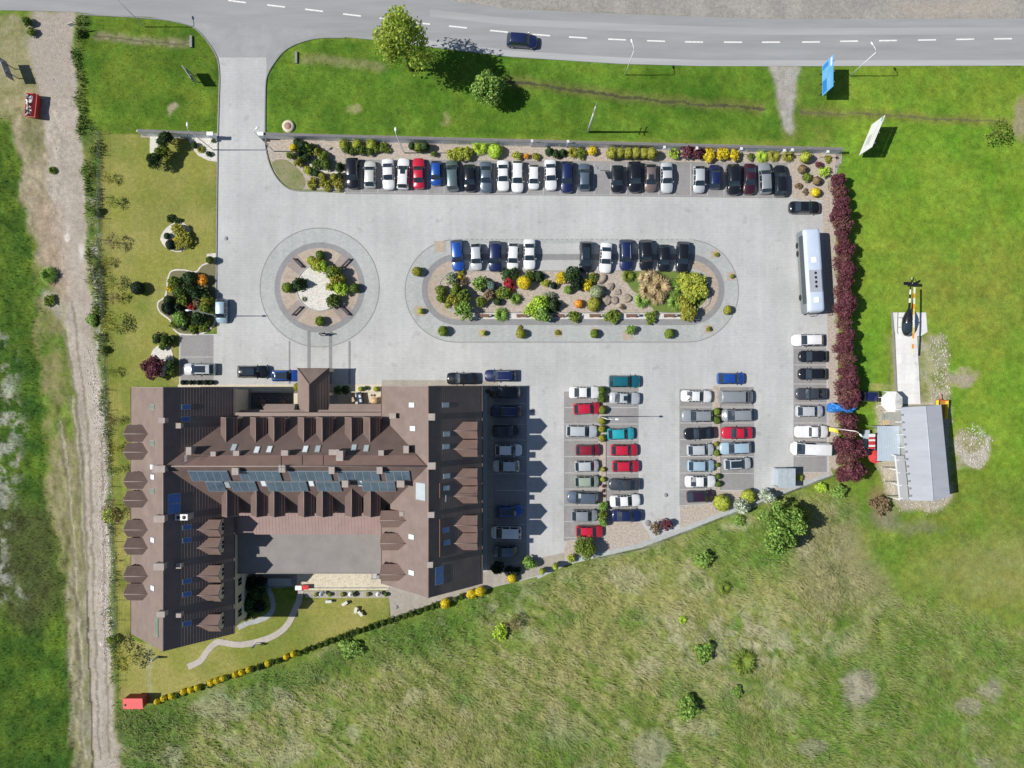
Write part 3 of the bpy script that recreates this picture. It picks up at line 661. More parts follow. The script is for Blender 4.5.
# medians and gravel corners
slab('gravel_median', [(599, 386), (605.5, 386), (605.5, 521), (640, 521), (648, 533), (652, 541), (600, 554), (566, 560), (564, 552), (566, 541.5), (599, 538)], .016, M['gravel'])
slab('gravel_median', [(713, 386), (720, 386), (720, 491), (757, 491), (768, 492), (790, 480), (796, 472.5), (829, 472.5), (829, 466), (834, 476), (800, 486), (740, 508), (722, 513), (680, 528), (680, 506), (713, 503.5)], .016, M['gravel'])
ribbon('kerb', [(605.8, 440), (605.8, 521)], .6, .09, M['kerb'], .1)
ribbon('kerb', [(720.3, 388), (720.3, 490)], .6, .09, M['kerb'], .1)
ribbon('kerb_path', [(537, 577), (566, 563), (600, 554.5), (640, 545.5), (680, 531), (722, 514.5), (800, 485.5), (829, 474)], 4.4, .022, M['pale_pave'])
slab('gravel_bed', [(822, 199), (834, 182), (838, 300), (838, 470), (829, 466), (827.5, 330)], .018, M['gravel'])
# pavement strips round the hotel
slab('pavement', [(178, 384.5), (382, 384.5), (382, 392), (178, 392)], .02, M['cream_pave'])
slab('pavement', [(382, 380), (498, 380.5), (498, 386.5), (493.5, 387), (493.5, 566), (487, 590), (470, 597), (425, 607), (391, 618), (388, 588), (487, 572), (487, 388), (382, 388)], .02, M['apron_pave'])
slab('pavement', [(493.5, 566.5), (526.5, 560.5), (564, 552.5), (565, 561), (540, 575), (490, 588), (487, 588)], .024, M['apron_pave'])
# ---- round island
cx, cy = 319.7, 287.5
slab('round_island_paving', circle(cx, cy, 59.6), .012, M['pale_pave'])
ring('round_island_edge', circle(cx, cy, 60), circle(cx, cy, 59.1), .017, M['kerb'])
ring('round_island_band', circle(cx, cy, 45.2), circle(cx, cy, 39.5), .018, M['grey_band'])
ring('round_island_tan', circle(cx, cy, 39.5), circle(cx, cy, 23.6), .018, M['tan_pave'])
for a in (45, 135, 225, 315):
    mb = MB(); A = circle(cx, cy, 39.5, 6, a - 11, a + 11, False); B = circle(cx, cy, 23.6, 6, a - 15, a + 15, False)
    for i in range(6): mb.face((G(*A[i], .022), G(*A[i + 1], .022), G(*B[i + 1], .022), G(*B[i], .022)))
    o = mb.build('bench_bay_paving', M['mauve_pave']); o['kind'] = 'structure'
slab('white_gravel_bed', circle(cx, cy, 23, 40), .06, M['white_gravel'], .2)
ribbon('kerb', circle(cx, cy, 23.3, 40), .9, .14, M['grey_metal'], .2, True)
for x, w in ((289.5, 1.4), (309, 3.2), (330.5, 3.2), (349.5, 2.0)):
    ribbon('paving_stripe', [(x, 331 if abs(x - 320) < 15 else 341), (x, 384)], w, .024, M['grey_band'])
# ---- long island
O = stadium(404.6, 739, 239, 342.6)
slab('long_island_paving', O, .012, M['pale_pave'])
mb = MB()
OI = stadium(405.5, 738.1, 239.9, 341.7)
for i in range(len(O)):
    j = (i + 1) % len(O)
    if O[i][1] < 239.5 and O[j][1] < 239.5: continue
    mb.face((G(*O[i], .017), G(*O[j], .017), G(*OI[j], .017), G(*OI[i], .017)))
o = mb.build('long_island_edge', M['kerb']); o['kind'] = 'structure'
mb = MB()
for x in np.arange(462, 686, 5.0): mb.obox(G(x, 239.5, .018), (1, 0, 0), (0, 1, 0), (0, 0, 1), .22, .16, .004)
o = mb.build('dotted_bay_line', M['grey_band']); o['kind'] = 'structure'
ring('long_island_band', stadium(421.8, 724.6, 254, 325.2), stadium(427.8, 718.6, 260, 319.2), .018, M['grey_band'])
ring('long_island_tan', stadium(427.8, 718.6, 260, 319.2), stadium(437.6, 712, 268.5, 313), .018, M['tan_pave'])
slab('bay_paving', [(456, 243), (690, 243), (690, 254), (456, 254)], .022, M['plaza'])
slab('bay_paving', [(456, 260), (690, 260), (690, 270.5), (456, 270.5)], .022, M['plaza'])
bed = [(456, 271), (690, 271), (702, 276), (709, 285), (711.5, 294), (709, 304), (700, 311), (690, 313), (600, 313), (460, 312.5), (447, 307), (440, 299), (438, 291), (441, 281), (447, 274)]
slab('gravel_bed', bed, .07, M['gravel'], .2)
ribbon('kerb', bed, .8, .12, M['kerb'], .2, True)
slab('bench_paving', [(470, 313.2), (690, 313.2), (690, 319), (470, 319)], .026, mat('bench_strip_concrete', (.58, .565, .54), .9, var=.1, scale=1))
slab('groundcover_grass', catmull([(624, 272), (650, 271.5), (690, 271.8), (703, 277), (708, 286), (706, 300), (690, 311), (660, 312), (650, 306), (643, 296), (632, 290)], 5), .085, mat('groundcover_green', (.09, .17, .03), .95, var=.25, scale=1.6, c2=(.17, .20, .045), bump=.7))
for x, y, w in ((440, 246.5, 5.5), (420, 311, 5), (483, 333, 4), (558, 333, 4), (709, 329, 4), (731, 276.5, 4), (715, 254, 4), (628, 335, 5), (594.5, 331, 4)):
    slab('planting_pocket', [(x - w, y - w), (x + w, y - w), (x + w, y + w), (x - w, y + w)], .028, M['tan_pave'])
# ---- garden beds west of the plaza
bedA = [(188, 138), (217.3, 138.5), (217.3, 162), (208, 160.5), (198, 155.5), (191, 146)]
slab('white_gravel_bed', bedA, .05, M['white_gravel'], .2)
slab('white_gravel_bed', [(150, 136.5), (160, 137), (161, 152), (150, 153)], .05, M['white_gravel'], .2)
bedB = catmull([(164, 231), (172, 224), (182, 222), (190, 230), (188, 246), (180, 252), (168, 249), (160.5, 240)], 5)
slab('gravel_bed', bedB, .05, M['white_gravel'], .2)
bedC = catmull([(168, 279), (172, 271), (184, 270), (196, 272), (203, 265), (216, 264), (216, 285), (216, 318), (210, 329), (200, 334), (181, 334), (173, 328), (170, 320), (160, 312), (158, 303), (165, 297), (167, 288)], 4)
slab('gravel_bed', bedC, .05, mat('mulch', (.20, .165, .105), .95, var=.3, scale=2, c2=(.13, .14, .06), bump=.6), .2)
ribbon('bed_edging', bedC, 1.4, .07, M['white_gravel'], .1, True)
slab('gravel_bed', catmull([(152, 352), (160, 345), (170, 347), (173, 358), (168, 372), (160, 376), (152, 366)], 5), .05, M['white_gravel'], .2)
slab('gravel_bed', [(207, 254), (216.5, 253), (216.5, 268), (207, 268)], .045, M['white_gravel'], .2)
# ---- helipad and its path
slab('concrete_path', [(895.5, 330), (917, 332), (920.5, 404), (898.5, 404)], .03, M['concrete'], .3)
slab('helipad', [(893, 312.5), (926, 312.5), (927.5, 332), (921, 336), (917, 336), (917, 332), (895, 332)], .034, M['concrete'], .3)
ribbon('kerb', [(891.8, 311.8), (893.5, 334), (897, 403)], 1.6, .045, M['kerb'], .2)
# ---- south terrace and garden paths
slab('terrace', [(297, 560), (390, 560), (390, 586), (388, 590), (300, 590.5), (297, 586)], .05, M['cream_pave'], .3)
slab('terrace_step', [(298, 587.3), (388.5, 587.3), (388.5, 588.2), (298, 588.2)], .06, M['grey_band'], .1)
slab('planting_strip', [(303, 591), (389, 591), (389, 597.5), (306, 598)], .04, M['apron_pave'], .2)
slab('side_yard', [(389, 590), (425, 600), (429, 606), (391, 618.5)], .028, M['apron_pave'], .3)
ribbon('garden_path', catmull([(301, 588), (299, 600), (294, 612), (288, 624), (280, 632), (270, 637.5), (258, 641.5), (246, 644), (236, 644.5), (226, 643), (218, 642), (212, 646), (206, 653), (200, 661), (188, 667)], 5, False), 6.0, .05, M['path_pave'], .2)
ribbon('pond_path', catmull([(268, 588), (272, 598), (273, 608), (268, 616), (258, 620.5), (248, 623), (238, 628)], 5, False), 5.0, .05, M['pale_pave'], .2)
slab('courtyard', [(250, 560), (297, 560), (297, 586), (278, 588), (250, 588)], .04, M['grey_band'], .2)
# ================================================================= CARS
CARSPEC = {
 #        L    W     H    cowl  ws   rear0 rear1 bootz  beltz
 'sedan':  (4.60, 1.80, 1.44, .29, .44, .68, .83, 1.02, .94, False),
 'coupe':  (4.35, 1.80, 1.36, .32, .47, .62, .84, .98, .90, False),
 'hatch':  (4.05, 1.74, 1.48, .24, .40, .83, .965, .95, .95, False),
 'small':  (3.65, 1.66, 1.50, .21, .37, .85, .975, .95, .95, False),
 'estate': (4.70, 1.81, 1.47, .27, .42, .88, .975, .97, .95, False),
 'suv':    (4.60, 1.88, 1.72, .26, .40, .87, .965, 1.08, 1.10, False),
 'mpv':    (4.60, 1.86, 1.68, .18, .37, .90, .975, 1.00, 1.05, False),
 'van':    (5.10, 1.98, 1.98, .14, .29, .965, .99, 1.2, 1.15, True),
 'bigvan': (5.60, 2.04, 2.35, .12, .26, .97, .99, 1.2, 1.25, True),
 'pickup': (4.95, 1.85, 1.72, .27, .39, .58, .62, 1.06, 1.06, False),
}
def car_parts(kind):
    L, Wd, Ht, fc, fw, fr0, fr1, zb, belt, panel = CARSPEC[kind]
    hood0 = zb * .76; hw = Wd / 2
    st = [(0.0, hood0 * .78, .42, .40), (.007, hood0 * .90, .60, .54), (.022, hood0 * .98, .77, .68), (.05, hood0 * 1.03, .89, .78), (.10, hood0 * 1.08, .965, .84), (fc * .62, zb * .90, 1, .86), (fc * .97, zb * .985, 1, .84)]
    cowl = (fc, zb * .99, 1, .82); st.append(cowl)
    st.append(((fc + fw) / 2, zb + (Ht - zb) * .58, 1, .81)); st.append((fw, Ht * .972, 1, .77))
    roof = [f for f in (fw + .02, fw + (fr0 - fw) * .45, fw + (fr0 - fw) * .51, fr0 - .02) ]
    bp = (roof[1], roof[2])
    for f in roof: st.append((f, Ht * (.985 if f in (roof[0], roof[3]) else 1.0), 1, .765))
    st.append((fr0, Ht * .972, 1, .76)); st.append(((fr0 + fr1) / 2, zb + (Ht * .96 - zb) * .52, 1, .78)); st.append((fr1, zb, .985, .83))
    if fr1 < .92:
        st.append(((fr1 + 1) / 2, zb * .985, .975, .84)); st.append((.94, zb * .97, .95, .82)); st.append((.972, zb * .93, .87, .76)); st.append((.992, zb * .84, .72, .64)); st.append((1.0, zb * .7, .55, .48))
    else: st.append((.985, zb * .93, .88, .80)); st.append((.995, zb * .86, .76, .70)); st.append((1.0, zb * .72, .62, .56))
    rows = []
    for f, zt, wf, wt in st:
        x = L / 2 - f * L; w = hw * wf; t = hw * wt * (wf if f < .1 or f > .9 else 1)
        bz = min(belt, zt - .05)
        half = [(w * .86, .20), (w * .99, .36), (w, .62 if bz > .66 else bz * .9), (w * .97, bz), (t, zt - .035), (t * .94, zt), (0, zt + (.03 if fc < f < fr1 else .02))]
        row = [(x, y, z) for y, z in half] + [(x, -y, z) for y, z in half[-2::-1]]
        rows.append(row)
    body = MB(); ws = MB(); rw = MB(); sl = MB(); sr = MB()
    nP = 13
    def cls(i, c):
        f0, f1 = st[i][0], st[i + 1][0]; fm = (f0 + f1) / 2
        if c in (5, 6):
            if fc - 1e-6 <= f0 and f1 <= fw + 1e-6: return ws
            if fr0 - 1e-6 <= f0 and f1 <= fr1 + 1e-6 and not (panel): return rw
        if c in (3, 8) and fc + .02 < fm and f1 <= (fr1 + fr0) / 2 + 1e-6 and not (bp[0] - 1e-6 <= f0 and f1 <= bp[1] + 1e-6):
            if abs(f0 - fw) < 1e-6 or abs(f1 - fr0) < 1e-6: return None
            if panel and fm > bp[0]: return None
            if kind == 'pickup' and fm > fr0: return None
            return sl if c == 3 else sr
        return None
    allv = [p for r in rows for p in r]; fs = []
    for i in range(len(rows) - 1):
        for c in range(nP - 1):
            q = (i * nP + c, i * nP + c + 1, (i + 1) * nP + c + 1, (i + 1) * nP + c)
            t = cls(i, c)
            if t is None: fs.append(q)
            else: t.mesh([allv[k] for k in q], [(0, 1, 2, 3)])
    fs.append(tuple(range(nP))); fs.append(tuple((len(rows) - 1) * nP + k for k in range(nP))[::-1])
    body.mesh(allv, fs, 0, True)
    bumper = MB()                                                   # dark sills and bumper strip
    bumper.box(-L / 2 + .25, L / 2 - .25, -hw * .9, hw * .9, .16, .30)
    wheel = MB(); r = .31 if Ht < 1.6 else .35
    for k in range(1):
        wheel.mesh(*(lambda n: ([(r * math.cos(2 * math.pi * i / n), y, r * math.sin(2 * math.pi * i / n)) for y in (-.1, .1) for i in range(n)],
                                [(i, (i + 1) % n, n + (i + 1) % n, n + i) for i in range(n)] + [tuple(range(n)), tuple(range(n, 2 * n))]))(16), 0)
        for y in (-.104, .104):
            wheel.mesh([(r * .62 * math.cos(2 * math.pi * i / 12), y, r * .62 * math.sin(2 * math.pi * i / 12)) for i in range(12)], [tuple(range(12))], 1)
    me = {'body': body.data(kind + '_body'), 'windscreen': ws.data(kind + '_windscreen'), 'sill': bumper.data(kind + '_sill', [M['black']]),
          'wheel': wheel.data(kind + '_wheel', [M['tyre'], M['rim']])}
    if rw.f: me['rear_window'] = rw.data(kind + '_rear_window')
    for k, s_ in (('l', sl), ('r', sr)):
        if s_.f: me['side_' + k] = s_.data(kind + '_side_window_' + k)
    hl = MB(); hl.obox((0, 0, 0), (1, 0, 0), (0, 1, 0), (0, 0, 1), .22, .30, .12); me['headlight'] = hl.data(kind + '_headlight', [M['lamp_glass']])
    tl = MB(); tl.obox((0, 0, 0), (1, 0, 0), (0, 1, 0), (0, 0, 1), .16, .24, .16); me['tail_light'] = tl.data(kind + '_tail_light', [M['tail']])
    mi = MB(); mi.lathe([(.0, -.07), (.08, -.05), (.09, .03), (.0, .07)], 8); me['mirror'] = mi.data(kind + '_mirror')
    return me
CAR = {k: car_parts(k) for k in CARSPEC}
rail_me = MB().box(-1.0, 1.0, -.02, .02, 0, .06).data('roof_rail', [M['alu']])
sun_me = MB().box(-.38, .38, -.36, .36, -.02, .012).data('sunroof', [M['car_glass']])
pano_me = MB().box(-.95, .75, -.5, .5, -.02, .014).data('glass_roof', [M['car_glass']])
box_me = MB().box(-.75, .75, -.32, .32, 0, .3).data('roof_box', [M['black']])
PAINTS = {
 'white': paint('white_car_paint', (.74, .75, .75), 0), 'silver': paint('silver_car_paint', (.54, .57, .59), .2, .3), 'black': paint('black_car_paint', (.010, .011, .014), 0, .2),
 'red': paint('red_car_paint', (.54, .016, .045), .1), 'dark red': paint('dark_red_car_paint', (.26, .015, .035), .1), 'blue': paint('blue_car_paint', (.015, .08, .38), .2), 'navy': paint('navy_car_paint', (.012, .02, .085), .1),
 'slate': paint('slate_blue_car_paint', (.10, .135, .18), .2), 'dark grey': paint('dark_grey_car_paint', (.065, .072, .085), .4), 'grey': paint('grey_car_paint', (.29, .31, .33), .2), 'taupe': paint('taupe_car_paint', (.22, .17, .155), .3),
 'burgundy': paint('burgundy_car_paint', (.045, .010, .018), .1), 'teal': paint('teal_car_paint', (.012, .16, .21), .3), 'turquoise': paint('turquoise_car_paint', (.03, .42, .50), .2), 'pale green': paint('pale_green_car_paint', (.36, .43, .34), .2),
 'pale blue': paint('pale_blue_car_paint', (.36, .50, .60), .15), 'cream': paint('cream_car_paint', (.62, .63, .58), .2), 'grey-green': paint('grey_green_car_paint', (.13, .19, .20), .4), 'plum': paint('dark_plum_car_paint', (.035, .015, .035), .1),
}
HEAD = {'E': 0, 'N': 90, 'W': 180, 'S': 270}
NAMEK = {'sedan': 'saloon car', 'coupe': 'coupe', 'hatch': 'hatchback', 'small': 'small hatchback', 'estate': 'estate car', 'suv': 'SUV', 'mpv': 'people carrier', 'van': 'van', 'bigvan': 'panel van', 'pickup': 'pickup truck'}
ONAME = {'sedan': 'saloon_car', 'coupe': 'coupe_car', 'hatch': 'hatchback_car', 'small': 'hatchback_car', 'estate': 'estate_car', 'suv': 'suv_car', 'mpv': 'people_carrier', 'van': 'van', 'bigvan': 'panel_van', 'pickup': 'pickup_truck'}
def car(px, py, kind, colour, head, label, group, extra='', jit=0.0, size=1.0, cat=None):
    me = CAR[kind]; L, Wd, Ht, fc, fw, fr0, fr1, zb, belt, panel = CARSPEC[kind]
    o = empty('parked_car' if cat is None else cat, P(px, py, 1.0) * 1.0)
    o.location.z = .012
    if 'van' in kind: o.name = ONAME[kind]
    o.rotation_euler = (0, 0, R(HEAD[head] + jit)); o.scale = (size * 1.06, size * 1.06, size * 1.04)
    tag(o, label, 'van' if 'van' in kind else 'car', group)
    pm = PAINTS[colour]
    link('body', me['body'], o, pm)
    for k, nm in (('windscreen', 'windscreen'), ('rear_window', 'rear_window'), ('side_l', 'side_window'), ('side_r', 'side_window')):
        if k in me: link(nm, me[k], o, M['car_glass'])
    link('sill', me['sill'], o)
    rx = L * .31
    for sx, sy in ((1, 1), (1, -1), (-1, 1), (-1, -1)):
        w = link('wheel', me['wheel'], o, None, (sx * rx, sy * (Wd / 2 - .09), .31 if Ht < 1.6 else .35))
    for sy in (1, -1):
        link('headlight', me['headlight'], o, None, (L / 2 - .26, sy * Wd * .34, zb * .66))
        link('tail_light', me['tail_light'], o, None, (-L / 2 + .19, sy * Wd * .36, zb * .74))
        link('mirror', me['mirror'], o, pm, (L / 2 - (fc + .05) * L, sy * (Wd / 2 + .07), belt + .03))
    if 'rails' in extra:
        for sy in (1, -1): link('roof_rail', rail_me, o, None, (-.35, sy * Wd * .335, Ht * .99))
    if 'sun' in extra: link('sunroof', sun_me, o, None, (.1, 0, Ht + .028))
    if 'pano' in extra: link('glass_roof', pano_me, o, None, (-.25, 0, Ht + .03))
    if 'rbox' in extra: link('roof_box', box_me, o, None, (-.4, .1, Ht + .03))
    return o
# rows: (plan x, y, kind, colour, heading, extra, jitter)
ROWS = []
def row(group, where, order, cars):
    """labels come from what each car looks like within its row, then from its place counted from a landmark"""
    seq = sorted(cars, key=lambda c: c[0] if order[0] == 'x' else c[1])
    cnt = {}; key = lambda c: (c[3], NAMEK[c[2]], c[5])
    for c in seq: cnt[key(c)] = cnt.get(key(c), 0) + 1
    seen = {}
    for c in seq:
        k = key(c); seen[k] = seen.get(k, 0) + 1
        look = f"{c[3]} {NAMEK[c[2]]}"
        if 'sun' in c[5]: look += ' with sunroof'
        if 'pano' in c[5]: look += ' with dark glass roof'
        if 'rails' in c[5]: look += ' with roof rails'
        lab = f"{look} parked {where}" if cnt[k] == 1 else f"{look}, {ORD[seen[k]]} {order[1]} {where}"
        car(c[0], c[1], c[2], c[3], c[4], lab, group, c[5], c[6] if len(c) > 6 else 0)
row('cars in the row along the north wall', 'in the row by the north wall', ('x', 'from the west'), [
 (352.2, 172.8, 'suv', 'black', 'S', '', 1), (369.7, 173.7, 'hatch', 'cream', 'N', '', 0), (388, 173.7, 'sedan', 'white', 'S', '', 2), (403, 173, 'estate', 'white', 'N', 'sun', -2), (418.5, 172.8, 'sedan', 'red', 'N', '', 1),
 (436, 172.6, 'small', 'blue', 'S', '', 0), (452.2, 175, 'mpv', 'grey-green', 'N', '', 3), (469.7, 177.5, 'hatch', 'black', 'S', '', 1), (486, 176.5, 'sedan', 'slate', 'S', '', 0), (503, 175, 'sedan', 'white', 'S', '', 1),
 (517.5, 176, 'estate', 'white', 'S', '', 0), (533.7, 176.5, 'small', 'white', 'S', '', 0), (550.7, 174.3, 'sedan', 'white', 'S', '', 2), (567, 176.5, 'estate', 'navy', 'S', '', 0), (584.5, 176.3, 'hatch', 'slate', 'N', '', 0),
 (617.5, 178.3, 'hatch', 'black', 'S', '', -1), (635, 176.5, 'suv', 'black', 'S', '', 2), (650.7, 177.3, 'hatch', 'taupe', 'S', 'sun', 0), (667, 177, 'sedan', 'silver', 'S', '', 1), (699.5, 178.7, 'hatch', 'silver', 'S', '', 0),
 (715.2, 176.2, 'small', 'navy', 'N', '', 0), (734, 179.2, 'suv', 'black', 'S', '', 2), (750, 178.5, 'sedan', 'burgundy', 'S', '', -2), (765.5, 177.5, 'estate', 'grey', 'N', '', 3), (781, 180, 'estate', 'black', 'N', '', 0)])
row('cars along the long planted island', 'along the long planted island', ('x', 'from the west'), [
 (457.3, 255, 'estate', 'blue', 'S', '', 5), (476, 256.5, 'hatch', 'silver', 'S', '', 3), (495, 256, 'suv', 'navy', 'S', '', 0), (513, 256, 'hatch', 'white', 'S', '', -2), (529.5, 254, 'sedan', 'white', 'S', '', 0),
 (586, 256.3, 'mpv', 'black', 'S', 'pano', 0), (606, 257.5, 'sedan', 'white', 'S', '', -3), (626, 254.7, 'estate', 'navy', 'S', 'rails', 2), (646, 254.7, 'suv', 'black', 'S', '', 3), (664.5, 257.6, 'hatch', 'black', 'S', '', 0), (683, 256.7, 'estate', 'black', 'S', '', -2)])
row('cars in the hotel shadow', 'in the shaded bays by the hotel', ('y', 'from the north'), [
 (505, 392, 'estate', 'black', 'W', '', 0), (506, 411.5, 'estate', 'navy', 'W', 'rails', 0), (506, 431, 'hatch', 'black', 'E', '', 0), (508.5, 450.3, 'hatch', 'white', 'E', '', 0), (506, 466.3, 'hatch', 'silver', 'W', '', 0),
 (509, 511.5, 'hatch', 'blue', 'E', 'pano', 3), (506, 533, 'mpv', 'white', 'W', '', -1), (505, 551.8, 'small', 'slate', 'W', '', 0)])
row('cars in the first bay row east of the hotel', 'in the bay row west of the hedge strip', ('y', 'from the north'), [
 (584.5, 392.5, 'sedan', 'white', 'E', '', 0), (587, 408.7, 'hatch', 'red', 'E', '', 3), (582, 431.3, 'estate', 'silver', 'E', '', -1), (588, 450.3, 'small', 'dark red', 'E', '', 0), (587, 466.3, 'small', 'silver', 'E', '', 2),
 (587, 481.7, 'small', 'pale green', 'E', '', 1), (583, 498, 'estate', 'slate', 'W', '', -2), (584.8, 516, 'hatch', 'grey', 'E', '', 0), (589.5, 531.8, 'hatch', 'red', 'E', '', 0)])
row('cars in the bay row east of the hedge strip', 'in the bays east of the hedge strip', ('y', 'from the north'), [
 (625, 398.3, 'sedan', 'silver', 'E', 'sun', -2), (621, 434, 'hatch', 'turquoise', 'E', '', 2), (624.5, 450.3, 'hatch', 'red', 'E', '', 0), (626, 466.5, 'hatch', 'red', 'E', '', 0), (624.5, 484.7, 'sedan', 'dark grey', 'W', '', 0),
 (625.5, 501, 'sedan', 'white', 'E', '', 3), (627, 516, 'sedan', 'navy', 'E', '', 0)])
row('cars in the bay row west of the narrow median', 'in the bays west of the shrub median', ('y', 'from the north'), [
 (697, 396.3, 'sedan', 'white', 'E', '', -2), (698, 416, 'estate', 'grey', 'W', '', 0), (700, 433.5, 'sedan', 'black', 'W', '', 3), (701, 450, 'hatch', 'silver', 'E', '', 2), (701.5, 466, 'hatch', 'pale blue', 'E', '', 0),
 (701, 481.7, 'sedan', 'white', 'E', '', 0), (701, 496.7, 'hatch', 'plum', 'E', '', 2)])
row('cars in the bay row east of the narrow median', 'in the bay row east of the shrub median', ('y', 'from the north'), [
 (736.5, 397, 'van', 'grey', 'E', '', 0), (737.5, 415.3, 'mpv', 'grey', 'W', '', 1), (737.5, 433, 'sedan', 'red', 'W', '', 0), (736, 448.2, 'estate', 'pale blue', 'W', '', 2), (738, 464, 'hatch', 'silver', 'E', 'pano', 3)])
row('cars in the east bay row', 'in the bays by the purple trees', ('y', 'from the north'), [
 (808.5, 340, 'estate', 'white', 'W', '', 1), (813.5, 356.3, 'hatch', 'black', 'W', '', 0), (813, 374, 'hatch', 'black', 'W', '', 0), (812, 394, 'sedan', 'dark grey', 'W', '', 0), (810.5, 411.3, 'hatch', 'silver', 'E', '', 0),
 (812.5, 431.8, 'pickup', 'white', 'E', '', 0), (810.5, 449, 'bigvan', 'white', 'W', '', -2)])
lone = 'cars parked about the forecourt'
car(805.3, 207, 'sedan', 'black', 'E', 'black saloon car parked crosswise between round yellow bush and coach', lone)
car(221, 310.8, 'small', 'pale blue', 'S', 'pale blue hatchback at the lawn edge beside the big planted bed', lone)
car(198.5, 369.3, 'estate', 'silver', 'W', 'silver estate car with black rear parked in the small bay west of the drive', lone, 'pano')
car(252.3, 371.8, 'suv', 'black', 'E', 'black SUV parked before the hotel front, behind a blue car', lone, 'pano')
car(284.6, 375.7, 'hatch', 'blue', 'E', 'bright blue hatchback parked against the hotel entrance porch', lone, 'pano')
car(462, 378.5, 'sedan', 'black', 'W', 'black saloon car parked at the east end of the hotel front', lone)
car(500.3, 375.7, 'estate', 'navy', 'W', 'navy estate car with roof rails parked at the hotel corner', lone, 'rails')
car(624.8, 381.3, 'estate', 'teal', 'E', 'dark teal estate car at the head of the hedge strip', lone)
car(731.5, 378.5, 'hatch', 'blue', 'E', 'deep blue hatchback at the head of the shrub median', lone)
car(867.5, 396.5, 'small', 'navy', 'W', 'dark navy hatchback half hidden behind the purple trees', lone)
c_ = car(522, 40, 'suv', 'navy', 'E', 'dark navy SUV driving along the main road', None, '', -4); c_.name = 'moving_car'

# ================================================================= COACH
def coach():
    o = empty('coach', P(809.7, 272, 1.6)); o.location.z = .012; o.rotation_euler = (0, 0, R(-90 + 3.6))
    tag(o, 'long white coach with grey air conditioning unit parked beside the purple trees', 'bus')
    L, Wd, Ht = 12.9, 2.55, 3.35
    b = MB()
    secs = [(L / 2, .88, .86), (L / 2 - .12, .96, .95), (L / 2 - .45, 1, .99), (L / 2 - 1.0, 1, 1), (-L / 2 + .5, 1, 1), (-L / 2 + .12, .97, .985), (-L / 2, .92, .95)]
    rows = []
    for x, wf, hf in secs:
        w = Wd / 2 * wf; h = Ht * hf
        half = [(w * .97, .32), (w, .6), (w, 1.35), (w, h - .62), (w * .985, h - .22), (w * .90, h - .06), (w * .6, h), (0, h + .02)]
        rows.append([(x, y, z) for y, z in half] + [(x, -y, z) for y, z in half[-2::-1]])
    n = len(rows[0]); fs = []
    for i in range(len(rows) - 1):
        for c in range(n - 1): fs.append((i * n + c, i * n + c + 1, (i + 1) * n + c + 1, (i + 1) * n + c))
    fs += [tuple(range(n)), tuple((len(rows) - 1) * n + k for k in range(n))[::-1]]
    av = [p for r in rows for p in r]
    lo = [f for f in fs if len(f) == 4 and max(av[i][2] for i in f) < Ht - .55]; hi = [f for f in fs if f not in lo]
    b.mesh(av, hi, 0, True); b.mesh(av, lo, 1, True)
    b.build('body', [mat('white_coach_paint', (.53, .61, .74), .35, var=.03, coat=.6), mat('coach_side_paint', (.16, .19, .20), .35, var=.05, coat=.6)], o)
    for sy in (1, -1):
        g = MB()
        xs = np.linspace(-L / 2 + .8, L / 2 - 1.4, 8)
        for a, c in zip(xs[:-1], xs[1:]): g.obox(((a + c) / 2, sy * (Wd / 2 + .006), 2.05), (1, 0, 0), (0, 1, 0), (0, 0, 1), c - a - .02, .02, 1.5)
        g.build('side_window', M['car_glass'], o)
    g = MB(); g.obox((L / 2 - .03, 0, 2.0), (0, 1, 0), (-.12, 0, 1), (1, 0, .12), 2.2, 1.5, .05); g.build('windscreen', M['car_glass'], o)
    g = MB(); g.obox((-L / 2 - .002, 0, 2.4), (0, 1, 0), (0, 0, 1), (1, 0, 0), 2.0, .9, .05); g.build('rear_window', M['car_glass'], o)
    a = MB()
    a.box(-.05, 3.35, -.92, .92, Ht - .05, Ht + .17); au = a.build('air_conditioning_unit', mat('coach_unit_grey', (.36, .38, .43), .6, var=.05), o)
    for x in (.55, 1.25, 1.95, 2.65):
        f = MB(); f.lathe([(.0, .02), (.20, .02), (.22, 0)], 14, (x - .1, .05, Ht + .18)); f.build('fan', M['black'], au)
    for x in (-1.6, 4.6):
        h = MB(); h.box(x - .42, x + .42, -.36, .36, Ht - .02, Ht + .09); h.build('roof_hatch', mat('hatch_white', (.86, .87, .88), .5, var=.02), o)
    for sx in (L / 2 - 2.6, -L / 2 + 3.3, -L / 2 + 2.0):
        for sy in (1, -1):
            w = MB(); w.tube([(sx, sy * (Wd / 2 - .30), .5), (sx, sy * (Wd / 2 + .01), .5)], .5, 16); w.build('wheel', M['tyre'], o)
    for sy in (1, -1):
        m_ = MB(); m_.tube([(L / 2 - .1, sy * 1.1, 2.9), (L / 2 + .25, sy * 1.3, 2.75), (L / 2 + .28, sy * 1.36, 2.3)], .045, 6); m_.obox((L / 2 + .28, sy * 1.4, 2.2), (1, 0, 0), (0, 1, 0), (0, 0, 1), .12, .25, .45)
        m_.build('mirror', M['black'], o)
        hl = MB(); hl.obox((L / 2 - .04, sy * .85, .75), (1, 0, 0), (0, 1, 0), (0, 0, 1), .12, .35, .2); hl.build('headlight', M['lamp_glass'], o)
        tl = MB(); tl.obox((-L / 2 + .02, sy * .95, 1.0), (1, 0, 0), (0, 1, 0), (0, 0, 1), .1, .2, .45); tl.build('tail_light', M['tail'], o)
coach()

